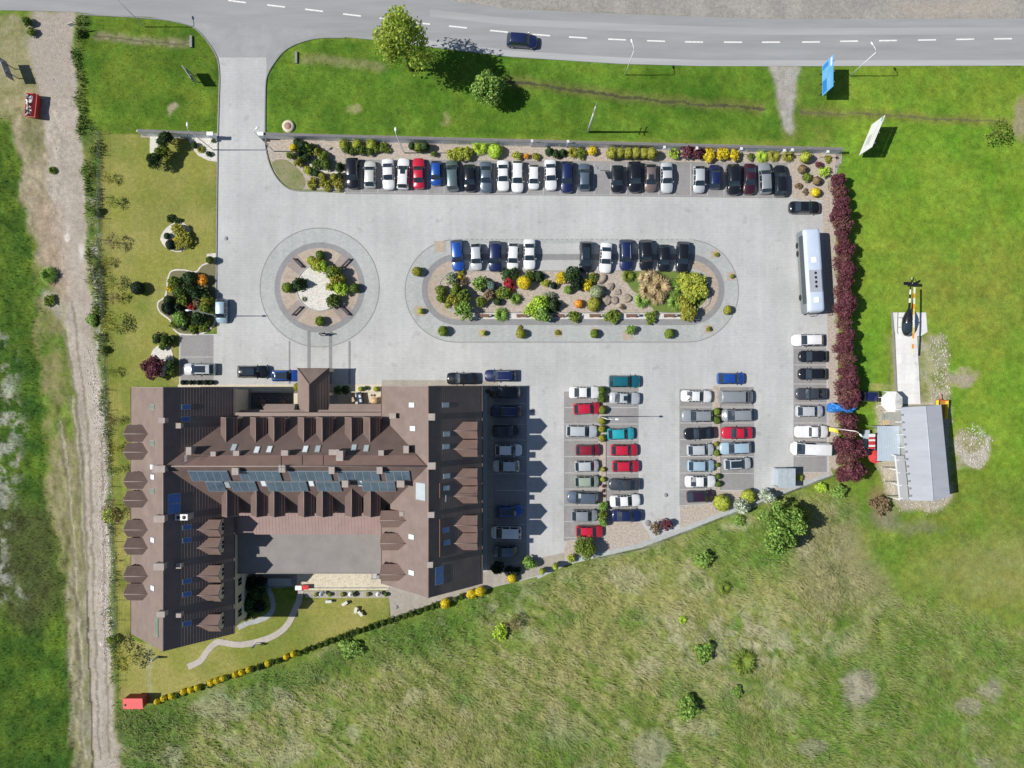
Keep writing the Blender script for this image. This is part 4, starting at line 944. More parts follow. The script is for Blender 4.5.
# ================================================================= HELICOPTER
def helicopter():
    o = empty('helicopter', P(904.5, 322.5, .3)); o.location.z = .034; o.rotation_euler = (0, 0, R(-92))     # nose to the south
    tag(o, 'black light helicopter with yellow and white banded rotor on the concrete pad', 'helicopter')
    body = MB(); prof = [(1.95, .04, .95, .05), (1.85, .28, .95, .30), (1.5, .50, 1.05, .52), (1.0, .66, 1.15, .68), (.2, .70, 1.25, .80), (-.5, .66, 1.3, .82), (-1.1, .46, 1.38, .60), (-1.6, .24, 1.42, .32), (-1.9, .14, 1.45, .18)]
    vs = []; fs = []; n = 16
    for x, w, zc, h in prof:
        x *= 1.15; w *= 1.35
        for k in range(n):
            a = 2 * math.pi * k / n; vs.append((x, w * math.cos(a), zc + h * math.sin(a)))
    for i in range(len(prof) - 1):
        for k in range(n): fs.append((i * n + k, i * n + (k + 1) % n, (i + 1) * n + (k + 1) % n, (i + 1) * n + k))
    fs += [tuple(range(n)), tuple((len(prof) - 1) * n + k for k in range(n))]
    # glazed nose cut out of the shell
    gl = MB(); keep = []
    for f in fs:
        if len(f) == 4:
            cxm = sum(vs[i][0] for i in f) / 4; czm = sum(vs[i][2] for i in f) / 4
            if cxm > .15 and czm > 1.15 and cxm < 1.8 and abs(sum(vs[i][1] for i in f) / 4) > .1: gl.mesh([vs[i] for i in f], [(0, 1, 2, 3)]); continue
        keep.append(f)
    body.mesh(vs, keep, 0, True); body.build('cabin', M['heli'], o)
    gl.build('canopy_glass', M['car_glass'], o)
    t = MB(); t.tube([(-1.9, 0, 1.45), (-3.6, 0, 1.55), (-6.2, 0, 1.62)], [.20, .14, .09], 10); tb = t.build('tail_boom', M['heli'], o)
    t = MB(); t.tube([(-3.0, 0, 1.53), (-3.7, 0, 1.56)], [.165, .14], 10); t.build('tail_band', M['white_metal'], tb)
    t = MB(); t.tube([(-4.3, 0, 1.58), (-5.1, 0, 1.61)], [.135, .11], 10); t.build('tail_band', M['white_metal'], tb)
    t = MB(); t.obox((-6.0, 0, 1.65), (1, 0, 0), (0, 1, 0), (0, 0, 1), .5, 2.3, .05); t.build('stabilizer', M['heli'], o)
    t = MB(); t.mesh([(-5.8, .03, 1.6), (-6.4, .03, 1.6), (-6.9, .03, 2.5), (-6.55, .03, 2.5), (-5.8, -.03, 1.6), (-6.4, -.03, 1.6), (-6.9, -.03, 2.5), (-6.55, -.03, 2.5)], [(0, 1, 2, 3), (4, 7, 6, 5), (0, 4, 5, 1), (1, 5, 6, 2), (2, 6, 7, 3), (3, 7, 4, 0)]); t.build('tail_fin', M['heli'], o)
    t = MB(); t.obox((-6.5, .16, 1.7), (1, 0, .3), (0, 1, 0), (-.3, 0, 1), 1.1, .03, .1); t.build('tail_rotor', M['white_metal'], o)
    t = MB(); t.tube([(.0, 0, 1.95), (0, 0, 2.75)], [.22, .07], 10); t.obox((-.15, 0, 2.1), (1, 0, 0), (0, 1, 0), (0, 0, 1), .9, .34, .5); t.build('rotor_mast', M['heli'], o)
    t = MB(); t.obox((0, 0, 2.80), (1, 0, 0), (0, 1, 0), (0, 0, 1), .8, .22, .12); t.lathe([(.0, .12), (.14, .06), (.16, -.05)], 10, (0, 0, 2.82)); t.build('rotor_hub', M['white_metal'], o)
    for s in (1, -1):
        t = MB(); segs = [(.4, 1.0, 0), (1.0, 1.9, 2), (1.9, 2.7, 1), (2.7, 3.6, 0), (3.6, 4.3, 1), (4.3, 5.3, 0)]
        for a, b_, mi in segs:
            c = (a + b_) / 2; t.obox((s * c, s * .02, 2.80 - .03 * (c / 5.3) ** 2 * 3), (1, 0, -.02 * s), (0, 1, 0), (0, 0, 1), b_ - a, .30, .035, mi)
        t.build('rotor_blade', [M['cloth_cream'], M['orange'], mat('rotor_yellow', (.66, .50, .14), .4, var=.03)], o)
    for s in (1, -1):
        t = MB(); t.tube([(1.75, s * 1.0, .22), (1.5, s * 1.0, .06), (-1.6, s * 1.0, .06)], .05, 8); sk = t.build('skid', M['grey_metal'], o)
        for x in (.75, -.75):
            u = MB(); u.tube([(x, s * 1.0, .06), (x, s * .8, .38), (x, s * .3, .66)], .04, 6); u.build('skid_strut', M['grey_metal'], sk)
helicopter()
# ================================================================= HOTEL
HL = G(320, 490, 0)
hotel = empty('hotel', HL)
tag(hotel, 'large brown roofed hotel with two long wings, many dormers and solar panels', 'building')
def hb(name, mb, mats, parent=None, lab=None):
    o = mb.build(name, mats, parent or hotel)
    if parent is None: o.location = -HL
    if lab: o['label'] = lab
    return o
ZE, ZR = 7.4, 14.2
def slope(mb, e0, e1, r0, r1, n=11, step=.018, mi=0):
    e0, e1, r0, r1 = map(Vector, (e0, e1, r0, r1)); nrm = (e1 - e0).cross(r0 - e0).normalized()
    if nrm.z < 0: nrm = -nrm
    up = nrm * step
    for i in range(n):
        t0, t1 = i / n, (i + 1) / n
        a, b = e0.lerp(r0, t0), e1.lerp(r1, t0); c, d = e1.lerp(r1, t1), e0.lerp(r0, t1)
        mb.face((a + up, b + up, c, d), mi); mb.face((a, b, b + up, a + up), mi)
WX = (157.0, 208.3, 252.7); EX = (390.7, 439.1, 484.0); WY = (387.0, 616.5); EY = (386.0, 570.0)
MY = (414.0, 455.6, 504.4); MX = (206.0, 441.0)
planes = {}
def plane(key, e0, e1, r0):
    n = (Vector(e1) - Vector(e0)).cross(Vector(r0) - Vector(e0)).normalized()
    if n.z < 0: n = -n
    planes[key] = (Vector(e0), n, (Vector(e1) - Vector(e0)).normalized())
plane('WW', G(WX[0], WY[0], ZE), G(WX[0], WY[1], ZE), G(WX[1], WY[0], ZR)); plane('WE', G(WX[2], WY[0], ZE), G(WX[2], WY[1], ZE), G(WX[1], WY[0], ZR))
plane('EW', G(EX[0], EY[0], ZE), G(EX[0], EY[1], ZE), G(EX[1], EY[0], ZR)); plane('EE', G(EX[2], EY[0], ZE), G(EX[2], EY[1], ZE), G(EX[1], EY[0], ZR))
plane('N', G(MX[0], MY[0], ZE), G(MX[1], MY[0], ZE), G(MX[0], MY[1], ZR)); plane('S', G(MX[0], MY[2], ZE), G(MX[1], MY[2], ZE), G(MX[0], MY[1], ZR))
def wing_roof(X, Y):
    mb = MB()
    slope(mb, G(X[0], Y[0], ZE), G(X[0], Y[1], ZE), G(X[1], Y[0], ZR), G(X[1], Y[1], ZR), 24, .036)
    slope(mb, G(X[2], Y[0], ZE), G(X[2], Y[1], ZE), G(X[1], Y[0], ZR), G(X[1], Y[1], ZR), 24, .036)
    mb.tube([G(X[1], Y[0] - .3, ZR + .02), G(X[1], Y[1] + .3, ZR + .02)], .11, 8, 1)
    for y in Y:                                                    # verge boards
        for a in (0, 2):
            p, q = G(X[a], y, ZE), G(X[1], y, ZR); d = (q - p).normalized()
            mb.obox((p + q) / 2 - Vector((0, 0, .09)), d, (0, 1, 0), d.cross(Vector((0, 1, 0))), (q - p).length, .10, .24, 1)
    for a, s in ((0, -1), (2, 1)):                                  # gutters
        mb.tube([G(X[a], Y[0], ZE - .03) + Vector((s * .08, 0, 0)), G(X[a], Y[1], ZE - .03) + Vector((s * .08, 0, 0))], .08, 8, 2)
    hb('roof', mb, [M['roof'], M['ridge'], M['roof_dark']])
wing_roof(WX, WY); wing_roof(EX, EY)
mb = MB(); k = 1
slope(mb, G(215, MY[0], ZE), G(432, MY[0], ZE), G(MX[0] + 2, MY[1], ZR - .02), G(MX[1] - 2, MY[1], ZR - .02), 24, .02)
slope(mb, G(215, MY[2], ZE), G(432, MY[2], ZE), G(MX[0] + 2, MY[1], ZR - .02), G(MX[1] - 2, MY[1], ZR - .02), 24, .02)
mb.tube([G(208, MY[1], ZR), G(440, MY[1], ZR)], .11, 8, 1)
hb('roof', mb, [mat('dark_brown_roof_tile', (.148, .107, .094), .6, var=.10, scale=.5, spec=.15), M['ridge']])
mb = MB(); mb.box(*[G(253, 0).x, G(391, 0).x], *[G(0, 414.6).y, G(0, 410.6).y], ZE - .16, ZE - .02); hb('gutter_ledge', mb, M['ridge'])
# walls
mb = MB()
def wallbox(x0, x1, y0, y1, h): mb.box(G(x0, 0).x, G(x1, 0).x, G(0, y1).y, G(0, y0).y, -.3, h)
def gable(x0, x1, y, d):
    a, b = G(x0, y, ZE - .02), G(x1, y, ZE - .02); c = (a + b) / 2; c.z = ZE + (ZR - ZE) * .93; t = Vector((0, d, 0))
    mb.mesh([a, b, c, a + t, b + t, c + t], [(0, 1, 2), (3, 5, 4), (0, 3, 4, 1), (1, 4, 5, 2), (2, 5, 3, 0)])
wallbox(160, 250, 389.5, 614, ZE - .05); wallbox(393.5, 481.5, 388.5, 567.5, ZE - .05); wallbox(249.9, 393.6, 417, 502, ZE - .05)
gable(161, 249, 389.6, -.3); gable(161, 249, 613.8, .3); gable(394.5, 480.5, 388.6, -.3); gable(394.5, 480.5, 567.3, .3)
hb('wall', mb, M['plaster'])
for x0, x1, y0, y1 in ((159.6, 250.4, 389.1, 614.4), (393.1, 481.9, 388.1, 567.9)): hb('plinth', MB().box(G(x0, 0).x, G(x1, 0).x, G(0, y1).y, G(0, y0).y, -.3, .7), M['stone'])
# dormers: local +x points out of the front
def dormer_meshes():
    fz, ez, rz, w, D = 0.2, 2.62, 3.66, 1.13, 4.4
    r = MB(); ov = .22; k = (rz - ez) / w
    for s in (1, -1):
        e0 = (ov, s * (w + .08), ez - .08 * k); e1 = (-D, s * (w + .08), ez - .08 * k); q0 = (ov, 0, rz); q1 = (-D, 0, rz)
        slope(r, e0, e1, q0, q1, 4, .03)
        d = (Vector(q0) - Vector(e0)).normalized()
        r.obox((Vector(q0) + Vector(e0)) / 2 - Vector((0, 0, .07)), d, (1, 0, 0), d.cross(Vector((1, 0, 0))), (Vector(q0) - Vector(e0)).length, .07, .16, 1)
    r.tube([(ov + .02, 0, rz + .01), (-D, 0, rz + .01)], .07, 6, 1)
    b = MB()
    vs = [(0, -w, -.6), (0, w, -.6), (0, w, ez), (0, 0, rz - .06), (0, -w, ez)]
    b.mesh(vs, [(0, 1, 2, 3, 4)]); b.mesh(vs + [(x - D + .4, y, z) for x, y, z in vs], [(1, 6, 7, 2), (4, 9, 5, 0)], 1)
    g = MB(); g.box(.005, .05, -.62, .62, .45, 1.85, 0)
    for s in (-1, 1): g.box(.035, .062, s * .31 - .26, s * .31 + .26, .52, 1.78, 1)
    return (r.data('dormer_roof', [M['roof_dark'], M['ridge']]), b.data('dormer', [M['plaster'], M['roof_dark']]), g.data('dormer_window', [M['white_metal'], M['glass']]))
DR, DB, DW = dormer_meshes()
mb_warm = DR.copy(); mb_warm.materials[0] = mat('warm_brown_dormer_tile', (.205, .14, .114), .6, var=.09, scale=.7)
def dormer(X, Y, ang, roofmesh=DR):
    o = link('dormer', DB, hotel); o.location = G(X, Y, ZE) - HL; o.rotation_euler = (0, 0, R(ang))
    link('dormer_roof', roofmesh, o); link('dormer_window', DW, o); return o
kz = .9027; ty = lambda y: 384 + (y - 384) * kz; tx = lambda x: 512 + (x - 512) * kz
for y in (433.7, 451.9, 481.2, 500, 529.4, 547.5, 575.7, 593.5): dormer(163.6, ty(y), 180)
for y in (529.2, 547.4, 575.3, 594.6, 624.7): dormer(245.8, ty(y), 0, mb_warm)
for y in (520, 543, 574): dormer(394.6, ty(y), 180, mb_warm)
for y in (430.6, 448.8, 477.6, 495.7, 525, 542.8): dormer(479.0, ty(y), 0, mb_warm)
for x in (227, 256.6, 275, 304.6, 323, 352, 370.5): dormer(tx(x), 415.8, 90)
for x in (228, 257.4, 275, 304.7, 323.2, 352.2, 371): dormer(tx(x), 502.4, -90)
# roof windows
def roof_box(name, px, py, key, du, dv, h, m, frame=True, off=.0, parent=None, lift=0):
    p0, n, u = planes[key]; c = on_plane(px, py, p0, n); v = n.cross(u)
    mb = MB()
    mb.obox(c + n * (off + h / 2), u, v, n, du, dv, h, 0)
    if frame:
        mb.obox(c + n * (off + h + .008), u, v, n, du - .16, dv - .16, .02, 1)
        return hb(name, mb, [M['grey_metal'], m], parent)
    return hb(name, mb, m, parent)
SKY = [('WW', 153, 407, 'green_glass'), ('WW', 153, 443, 'green_glass'), ('WW', 152.5, 467, 'sky_glass'), ('WW', 153, 477, 'sky_glass'), ('WW', 153, 491, 'green_glass'), ('WW', 153, 540, 'sky_glass'), ('WW', 153, 588, 'sky_glass'),
       ('WE', 186, 407, 'blue_glass'), ('WE', 185.5, 419, 'blue_glass'), ('WE', 187, 527, 'blue_glass'), ('WE', 187, 540, 'blue_glass'), ('WE', 187, 581, 'blue_glass'), ('WE', 187, 594, 'blue_glass'), ('WE', 187, 623.5, 'blue_glass'),
       ('EW', 412, 405, 'sky_glass'), ('EW', 413, 428.5, 'sky_glass'), ('EW', 411.7, 536.8, 'sky_glass'), ('EW', 411.7, 572.7, 'sky_glass'),
       ('EE', 445.5, 405, 'pale_glass'), ('EE', 446.5, 434, 'pale_glass'), ('EE', 446, 446.5, 'pale_glass'), ('EE', 446.5, 476, 'pale_glass'), ('EE', 446, 488, 'pale_glass'), ('EE', 445.5, 530, 'blue_glass'), ('EE', 446.5, 542.5, 'blue_glass'),
       ('N', 257, 450, 'sky_glass'), ('N', 269.5, 449.5, 'sky_glass'), ('N', 305.5, 449.3, 'sky_glass'), ('N', 317.8, 449, 'pale_glass'), ('N', 354, 448, 'pale_glass'), ('N', 366.3, 448.5, 'pale_glass'), ('N', 234, 447.5, 'pale_glass'),
       ('S', 227.5, 484.5, 'pale_glass'), ('S', 263.7, 483, 'sky_glass'), ('S', 311.5, 483, 'sky_glass'), ('S', 360.3, 483, 'sky_glass')]
for k, x, y, g in SKY: roof_box('skylight', x, y, k, .78, 1.25, .09, M[g])
for y0 in (498.5, 508.5): roof_box('skylight', 174, y0, 'WE', 1.45, 1.75, .09, M['blue_glass'])
for y0 in (571, 580): roof_box('skylight', 439, y0, 'EE', 1.3, 1.5, .09, M['blue_glass'])
roof_box('skylight', 157, 627, 'WW', 2.7, 1.05, .09, M['green_glass']); roof_box('skylight', 421, 491.5, 'EW', 2.5, 2.1, .09, M['pale_glass'])
# solar panels
def solar(x0, x1, n, ya, yb):
    p0, nn, u = planes['S']; v = nn.cross(u)
    a = on_plane(x0, (ya + yb) / 2, p0, nn); b = on_plane(x1, (ya + yb) / 2, p0, nn); t = on_plane((x0 + x1) / 2, ya, p0, nn); q = on_plane((x0 + x1) / 2, yb, p0, nn)
    wd = (b - a).length / n; hh = (t - q).length
    for i in range(n):
        c = a.lerp(b, (i + .5) / n); mb = MB()
        mb.obox(c + nn * .16, u, v, nn, wd - .03, hh, .06, 0); mb.obox(c + nn * .20, u, v, nn, wd - .15, hh - .14, .03, 1)
        hb('solar_panel', mb, [M['alu'], M['solar']])
for x0, x1, n in ((190.5, 229.5, 5), (240.4, 281, 5), (290.3, 331.5, 5), (338, 379.5, 5), (385.6, 410, 3)): solar(x0, x1, n, 470.2, 480)
for x0, x1, n in ((207.5, 225, 2), (231.8, 256.8, 3), (267.8, 307.6, 5), (317, 341, 3), (362.5, 395.5, 4)): solar(x0, x1, n, 480.9, 490.3)
# chimneys
def chimney(px, py, top, low, sx, sy, m=None, pots=2):
    sx *= .85; sy *= .85; p = P(px, py, top); mb = MB(); m = m or M['mortar_chimney']
    mb.box(p.x - sx / 2, p.x + sx / 2, p.y - sy / 2, p.y + sy / 2, low, top - .12, 0)
    mb.box(p.x - sx / 2 - .06, p.x + sx / 2 + .06, p.y - sy / 2 - .06, p.y + sy / 2 + .06, top - .12, top, 1)
    o = hb('chimney', mb, [m, m])
    q = MB()
    for i in range(pots):
        yy = p.y + (i - (pots - 1) / 2) * sy / max(pots, 1); q.tube([(p.x, yy, top + .003), (p.x, yy, top + .16)], .08, 8, 0)
for x, y, sx, sy in ((161.5, 420.5, .9, .75), (158.5, 469, 1.9, 1.0), (159, 519, 1.6, 1.0), (158.5, 567, 1.6, 1.0), (160.5, 614.5, 1.2, .8), (431.5, 417, .95, 1.0), (431.5, 466, 1.15, 1.0), (431, 515, .9, .8), (430, 565, .8, .8)):
    chimney(x, y, 14.9, 11.5, sx, sy)
for x, y, top, sx, sy in ((188.5, 451, 13.6, .75, 1.15), (213, 454, 13.3, .7, .65), (236, 453.3, 13.3, .85, .7), (284.5, 453, 13.6, 1.0, .75), (334, 452.3, 13.5, 1.6, .8), (339.5, 456, 14.2, 1.0, 1.5), (381, 453, 13.3, .75, .75), (406, 449.5, 13.2, .75, 1.1)):
    chimney(x, y, top, 10.5, sx, sy)
for x, y, top, sx in ((235, 471.5, 14.6, .95), (282, 469, 14.8, .95), (331.5, 470.5, 14.6, .8), (379.5, 470.5, 14.6, .8), (345, 484, 13.6, .9), (400.5, 484, 13.2, 1.1), (401.5, 514, 10.9, .6), (414, 417, 0, 0)):
    if top: chimney(x, y, top, 9.5, sx, 1.0 if top > 11 else .7)
for x, y in ((178.3, 425.7), (178.5, 566), (178.5, 615)): chimney(x, y, 13.3, 11, .7, .75)
for x, y in ((392.5, 416), (413, 510.5), (415.5, 561.5)): chimney(x, y, 10.6, 8, 1.0, .75)
mb = MB(); c = P(181.5, 517.5, 13.4); mb.box(c.x - .95, c.x + .85, c.y - .4, c.y + .45, 11.5, 13.4); mb.box(c.x - 3.4, c.x - 1.0, c.y + .08, c.y + .32, 12.9, 13.1); mb.box(c.x - .95, c.x - .7, c.y - 1.2, c.y - .45, 12.4, 12.6); ac = hb('ventilation_unit', mb, M['zinc'])
mb = MB()
for dx in (-.45, .35): mb.lathe([(.0, .03), (.26, .03), (.28, 0)], 12, (c.x + dx, c.y, 13.405))
f = mb.build('fan', M['dark'], ac)
# ridge panel strip on the north slope, snow guards
p0, n, u = planes['N']; v = n.cross(u); mb = MB()
for x0, x1 in ((190, 281), (282, 302), (303, 323), (324, 424)):
    q = [on_plane(x, y, p0, n) + n * .05 for x, y in ((x0 - (6 if x0 == 190 else 0), 465.3), (x1 + (1 if x1 == 424 else 0), 465.3), (x1 - (8 if x1 == 424 else 0), 455.4), (x0 + (12 if x0 == 190 else 0), 455.4))]
    mb.face(q); mb.face([q[3], q[2], q[2] - n * .05, q[3] - n * .05])
hb('ridge_panel', mb, mat('red_brown_ridge_sheet', (.215, .135, .115), .55, var=.08, scale=.6))
for y0, y1 in ((519, 557), (483, 498)): roof_box('snow_guard', 439.5, (y0 + y1) / 2, 'EE', (y1 - y0) * S * .88, .12, .16, M['wood'], False)
# aerials on the ridge
for x, y in ((187, 458), (280.5, 467.5), (284, 467.5), (446, 498)):
    p = P(x, y, 14.6); mb = MB(); mb.tube([(p.x, p.y, 12.5), (p.x, p.y, 15.3)], .025, 5)
    for z in (14.7, 15.0, 15.25): mb.obox((p.x, p.y, z), (0, 1, 0), (1, 0, 0), (0, 0, 1), .9, .025, .025)
    hb('aerial', mb, M['alu'])
# entrance porch: hipped at the north, ridge running to the facade
px0, px1, py0, pyr, pz, pr = 304.2, 335.0, 368.6, 384.0, 3.35, 5.6
pxm = (px0 + px1) / 2
mb = MB()
slope(mb, G(px0, py0, pz), G(px0, 417, pz), G(pxm, pyr, pr), G(pxm, 417, pr), 7, .03); slope(mb, G(px1, py0, pz), G(px1, 417, pz), G(pxm, pyr, pr), G(pxm, 417, pr), 7, .03)
slope(mb, G(px0, py0, pz), G(px1, py0, pz), G(pxm, pyr, pr), G(pxm + .01, pyr, pr), 7, .03)
for a in (px0, px1):
    mb.tube([G(a, py0, pz + .02), G(pxm, pyr, pr + .03)], .09, 6, 1)
mb.tube([G(pxm, pyr, pr + .03), G(pxm, 416, pr + .03)], .09, 6, 1)
hb('porch_roof', mb, [M['roof'], M['roof_dark']])
mb = MB()
for x in (px0 + 2, px1 - 2):
    for y in (py0 + 2, 394): mb.box(G(x, 0).x - .22, G(x, 0).x + .22, G(0, y).y - .22, G(0, y).y + .22, 0, pz)
mb.box(G(px0 + .8, 0).x, G(px1 - .8, 0).x, G(0, py0 + 2.6).y, G(0, py0 + .8).y, pz - .4, pz - .03)
for x in (px0 + 1.7, px1 - 1.7): mb.box(G(x, 0).x - .14, G(x, 0).x + .14, G(0, 416).y, G(0, py0 + 2.7).y, pz - .4, pz - .03)
hb('porch_column', mb, M['plaster'])
# arcade roof along the north front
mb = MB()
for x0, x1, a, b in ((270, 303, 5, 0), (336, 391, 0, 0)):
    slope(mb, G(x0, 403.4, 3.9), G(x1, 403.4, 3.9), G(x0 + a, 409.5, 4.6), G(x1 - b, 409.5, 4.6), 3, .03)
slope(mb, G(251, 409.4, 4.6), G(392, 409.4, 4.6), G(251, 417, 5.2), G(392, 417, 5.2), 3, .03)
mb.box(G(252, 0).x, G(392, 0).x, G(0, 409.2).y, G(0, 408.8).y, 4.35, 4.6)
hb('arcade_roof', mb, M['ridge'])
mb = MB(); mb.box(G(303.2, 0).x - .5, G(303.2, 0).x + .4, G(0, 409).y, G(0, 393).y, 0, 3.2); hb('porch_wall', mb, M['cream_pave'])
mb = MB(); mb.box(G(252, 0).x, G(301, 0).x, G(0, 392.4).y, G(0, 391.6).y, 0, .55); hb('terrace_wall', mb, M['stone'])
mb = MB(); mb.box(G(337, 0).x, G(392, 0).x, G(0, 392.4).y, G(0, 391.6).y, 0, .55)
hb('terrace_wall', mb, M['cream_pave'])
# south annex
mb = MB()
def seam(mb, x0, x1, ya, za, yb, zb, n):
    for i in range(n):
        a, b = x0 + (x1 - x0) * i / n, x0 + (x1 - x0) * (i + 1) / n
        mb.face((G(a, ya, za), G(b, ya, za), G(b, yb, zb), G(a, yb, zb)))
        d = (G(b, yb, zb) - G(b, ya, za)); mb.obox((G(b, ya, za) + G(b, yb, zb)) / 2 + Vector((0, 0, .012)), d, (1, 0, 0), (0, 0, 1), d.length, .025, .012)
seam(mb, 250, 392, 503, 7.05, 525.2, 6.45, 46)
mb.box(G(250, 0).x, G(392, 0).x, G(0, 525.6).y, G(0, 525.2).y, 6.2, 6.47)
hb('annex_roof', mb, M['pink_roof'])
mb = MB(); mb.box(G(250, 0).x, G(392.5, 0).x, G(0, 564.5).y, G(0, 525).y, 4.8, 5.0)
mb.box(G(250, 0).x, G(392.5, 0).x, G(0, 565).y, G(0, 564.4).y, 4.7, 5.1)
hb('annex_roof', mb, M['grey_roof'])
mb = MB(); mb.box(G(249.5, 0).x, G(394, 0).x, G(0, 525).y, G(0, 501).y, -.2, 6.4); mb.box(G(249.5, 0).x, G(394, 0).x, G(0, 563.4).y, G(0, 524.9).y, -.2, 4.79)
hb('annex_wall', mb, M['plaster'])
# facade windows and doors
wm = MB(); wm.box(-.62, .62, -.04, .03, -.75, .75, 0); wm.box(-.56, -.03, -.055, -.045, -.69, .69, 1); wm.box(.03, .56, -.055, -.045, -.69, .69, 1); wm.box(-.7, .7, -.14, .02, -.83, -.76, 0)
WIN = wm.data('window', [M['white_metal'], M['glass']])
def window(X, Y, z, ang):
    o = link('window', WIN, hotel); o.location = G(X, Y, z) - HL; o.rotation_euler = (0, 0, R(ang))
for z in (2.0, 5.2):
    for y in np.arange(400, 560, 21): window(481.5, y, z, 90)
    for y in np.arange(402, 606, 25.5): window(160, y, z, -90)
    for x in (182, 205, 228): window(x, 389.5, z, 180); window(x, 614, z, 0)
    for x in (415, 437.5, 460): window(x, 388.5, z, 180); window(x, 567.5, z, 0)
for y in (574, 590, 604): window(250, y, 4.2, 90)
for x in (310, 328, 346, 364, 382): window(x, 563.4, 1.9, 0)
for x in (265, 282, 350, 372): window(x, 417, 2.0, 180)
mb = MB(); c = G(319.6, 416.7, 0); mb.box(c.x - 1.1, c.x + 1.1, c.y, c.y + .08, 0, 2.5, 0)
for s in (-1, 1): mb.box(c.x + s * .52 - .44, c.x + s * .52 + .44, c.y + .075, c.y + .11, .12, 2.38, 1)
d = hb('entrance_door', mb, [M['wood'], M['glass']])

# ================================================================= BARN AND ITS YARD
def barn():
    he, hr = 4.3, 4.95
    e = lambda x, y, z: P(x, y, z)
    nw, sw = e(900.3, 407.5, he), e(910, 500.3, he); nr, sr_ = e(925.7, 406, hr), e(933.5, 500.8, hr); ne, se = e(941.2, 404.6, he), e(950, 496.3, he)
    C0 = (nw + se) / 2; C0.z = 0
    o = empty('barn', C0); tag(o, 'long barn with pale grey metal roof at the end of the helipad path', 'building')
    def bb(name, mb, m, par=None):
        q = mb.build(name, m, par or o)
        if par is None: q.location = -C0
        return q
    mb = MB()
    def sheet(a, b, c, d, n):                                       # ribbed sheets from eave a-b to ridge d-c
        for i in range(n):
            t0, t1 = i / n, (i + 1) / n
            mb.face((a.lerp(b, t0), a.lerp(b, t1), d.lerp(c, t1), d.lerp(c, t0)))
            p, q = a.lerp(b, t1), d.lerp(c, t1); w = (q - p)
            mb.obox((p + q) / 2 + Vector((0, 0, .015)), w, (b - a), w.cross(b - a), w.length, .035, .03)
    sheet(nw, sw, sr_, nr, 14); sheet(ne, se, sr_, nr, 14); mb.tube([nr, sr_], .07, 6)
    bb('roof', mb, M['barn'])
    mb = MB(); inn = lambda p, z: Vector((C0.x + (p.x - C0.x) * .94, C0.y + (p.y - C0.y) * .975, z))
    b4 = [inn(p, 0) for p in (nw, ne, se, sw)]; t4 = [inn(p, he - .15) for p in (nw, ne, se, sw)]
    mb.mesh(b4 + t4, [(0, 1, 5, 4), (1, 2, 6, 5), (2, 3, 7, 6), (3, 0, 4, 7)])
    gn, gs = inn(nr, hr - .15), inn(sr_, hr - .15)
    mb.face((t4[0], t4[1], gn)); mb.face((t4[2], t4[3], gs))
    bb('wall', mb, M['zinc'])
    mb = MB(); a, b = b4[0].lerp(b4[1], .25), b4[0].lerp(b4[1], .75); mb.mesh([a + Vector((0, .05, 0)), b + Vector((0, .05, 0)), b + Vector((0, .05, 3.2)), a + Vector((0, .05, 3.2))], [(0, 1, 2, 3)]); bb('barn_door', mb, M['grey_metal'])
    # white purlins of the open lean-to on the west side
    for t in np.linspace(.02, .98, 8):
        p = nw.lerp(sw, t); mb = MB(); w = 1.5 if t > .5 else .7
        mb.obox(p + Vector((-w / 2 + .3, 0, -.35)), (1, 0, -.04), (0, 1, 0), (0, 0, 1), w + .8, .16, .18); bb('rafter', mb, M['white_metal'])
    a, b = nw.lerp(sw, .52) + Vector((-1.35, 0, -.42)), sw + Vector((-1.35, 0, -.42)); mb = MB(); mb.obox((a + b) / 2, b - a, (1, 0, 0), (0, 0, 1), (b - a).length, .16, .18)
    for t in (0, .33, .66, 1): q = a.lerp(b, t); mb.tube([(q.x, q.y, -.2), (q.x, q.y, q.z)], .07, 6)
    bb('lean_to_beam', mb, M['white_metal'])
    for t in np.linspace(.08, .95, 12):
        p = nw.lerp(sw, t) + Vector((.12, 0, .12)); mb = MB(); mb.obox(p, (1, 0, 0), (0, 1, 0), (0, 0, 1), .28, .28, .14); bb('roof_vent', mb, M['grey_metal'])
    mb = MB(); a, b = nw.lerp(sw, .52) + Vector((-1.3, 0, -.3)), sw + Vector((-1.3, 0, -.3)); c, d = sw + Vector((-.1, 0, -.12)), nw.lerp(sw, .52) + Vector((-.1, 0, -.12)); mb.face((a, b, c, d)); bb('lean_to_roof', mb, mat('lean_to_sheet', (.36, .37, .38), .6, var=.06))
barn()
def shelter(px0, px1, py0, py1, h, m, name, label, cat, posts=True, rib=0):
    a, b = P(px0, py1, h), P(px1, py0, h); c = (a + b) / 2; c.z = 0
    o = empty(name, c); tag(o, label, cat)
    sx, sy = (b.x - a.x) / 2, (b.y - a.y) / 2
    mb = MB(); mb.obox((0, 0, h - .05), (1, 0, 0), (0, 1, 0), (0, 0, 1), 2 * sx, 2 * sy, .1)
    for i in range(rib): mb.obox((-sx + 2 * sx * (i + .5) / rib, 0, h + .012), (1, 0, 0), (0, 1, 0), (0, 0, 1), .05, 2 * sy - .02, .03)
    mb.build('roof', m, o)
    for x in (-1, 1):
        for y in (-1, 1):
            p = MB(); p.box(x * (sx - .12) - .06, x * (sx - .12) + .06, y * (sy - .12) - .06, y * (sy - .12) + .06, -.2, h - .1); p.build('post', M['grey_metal'], o)
    return o
shelter(877.5, 900, 426, 461, 2.9, M['flat_blue'], 'carport', 'flat blue grey sheet roof shelter joined to the west side of the barn', 'shelter', rib=9)
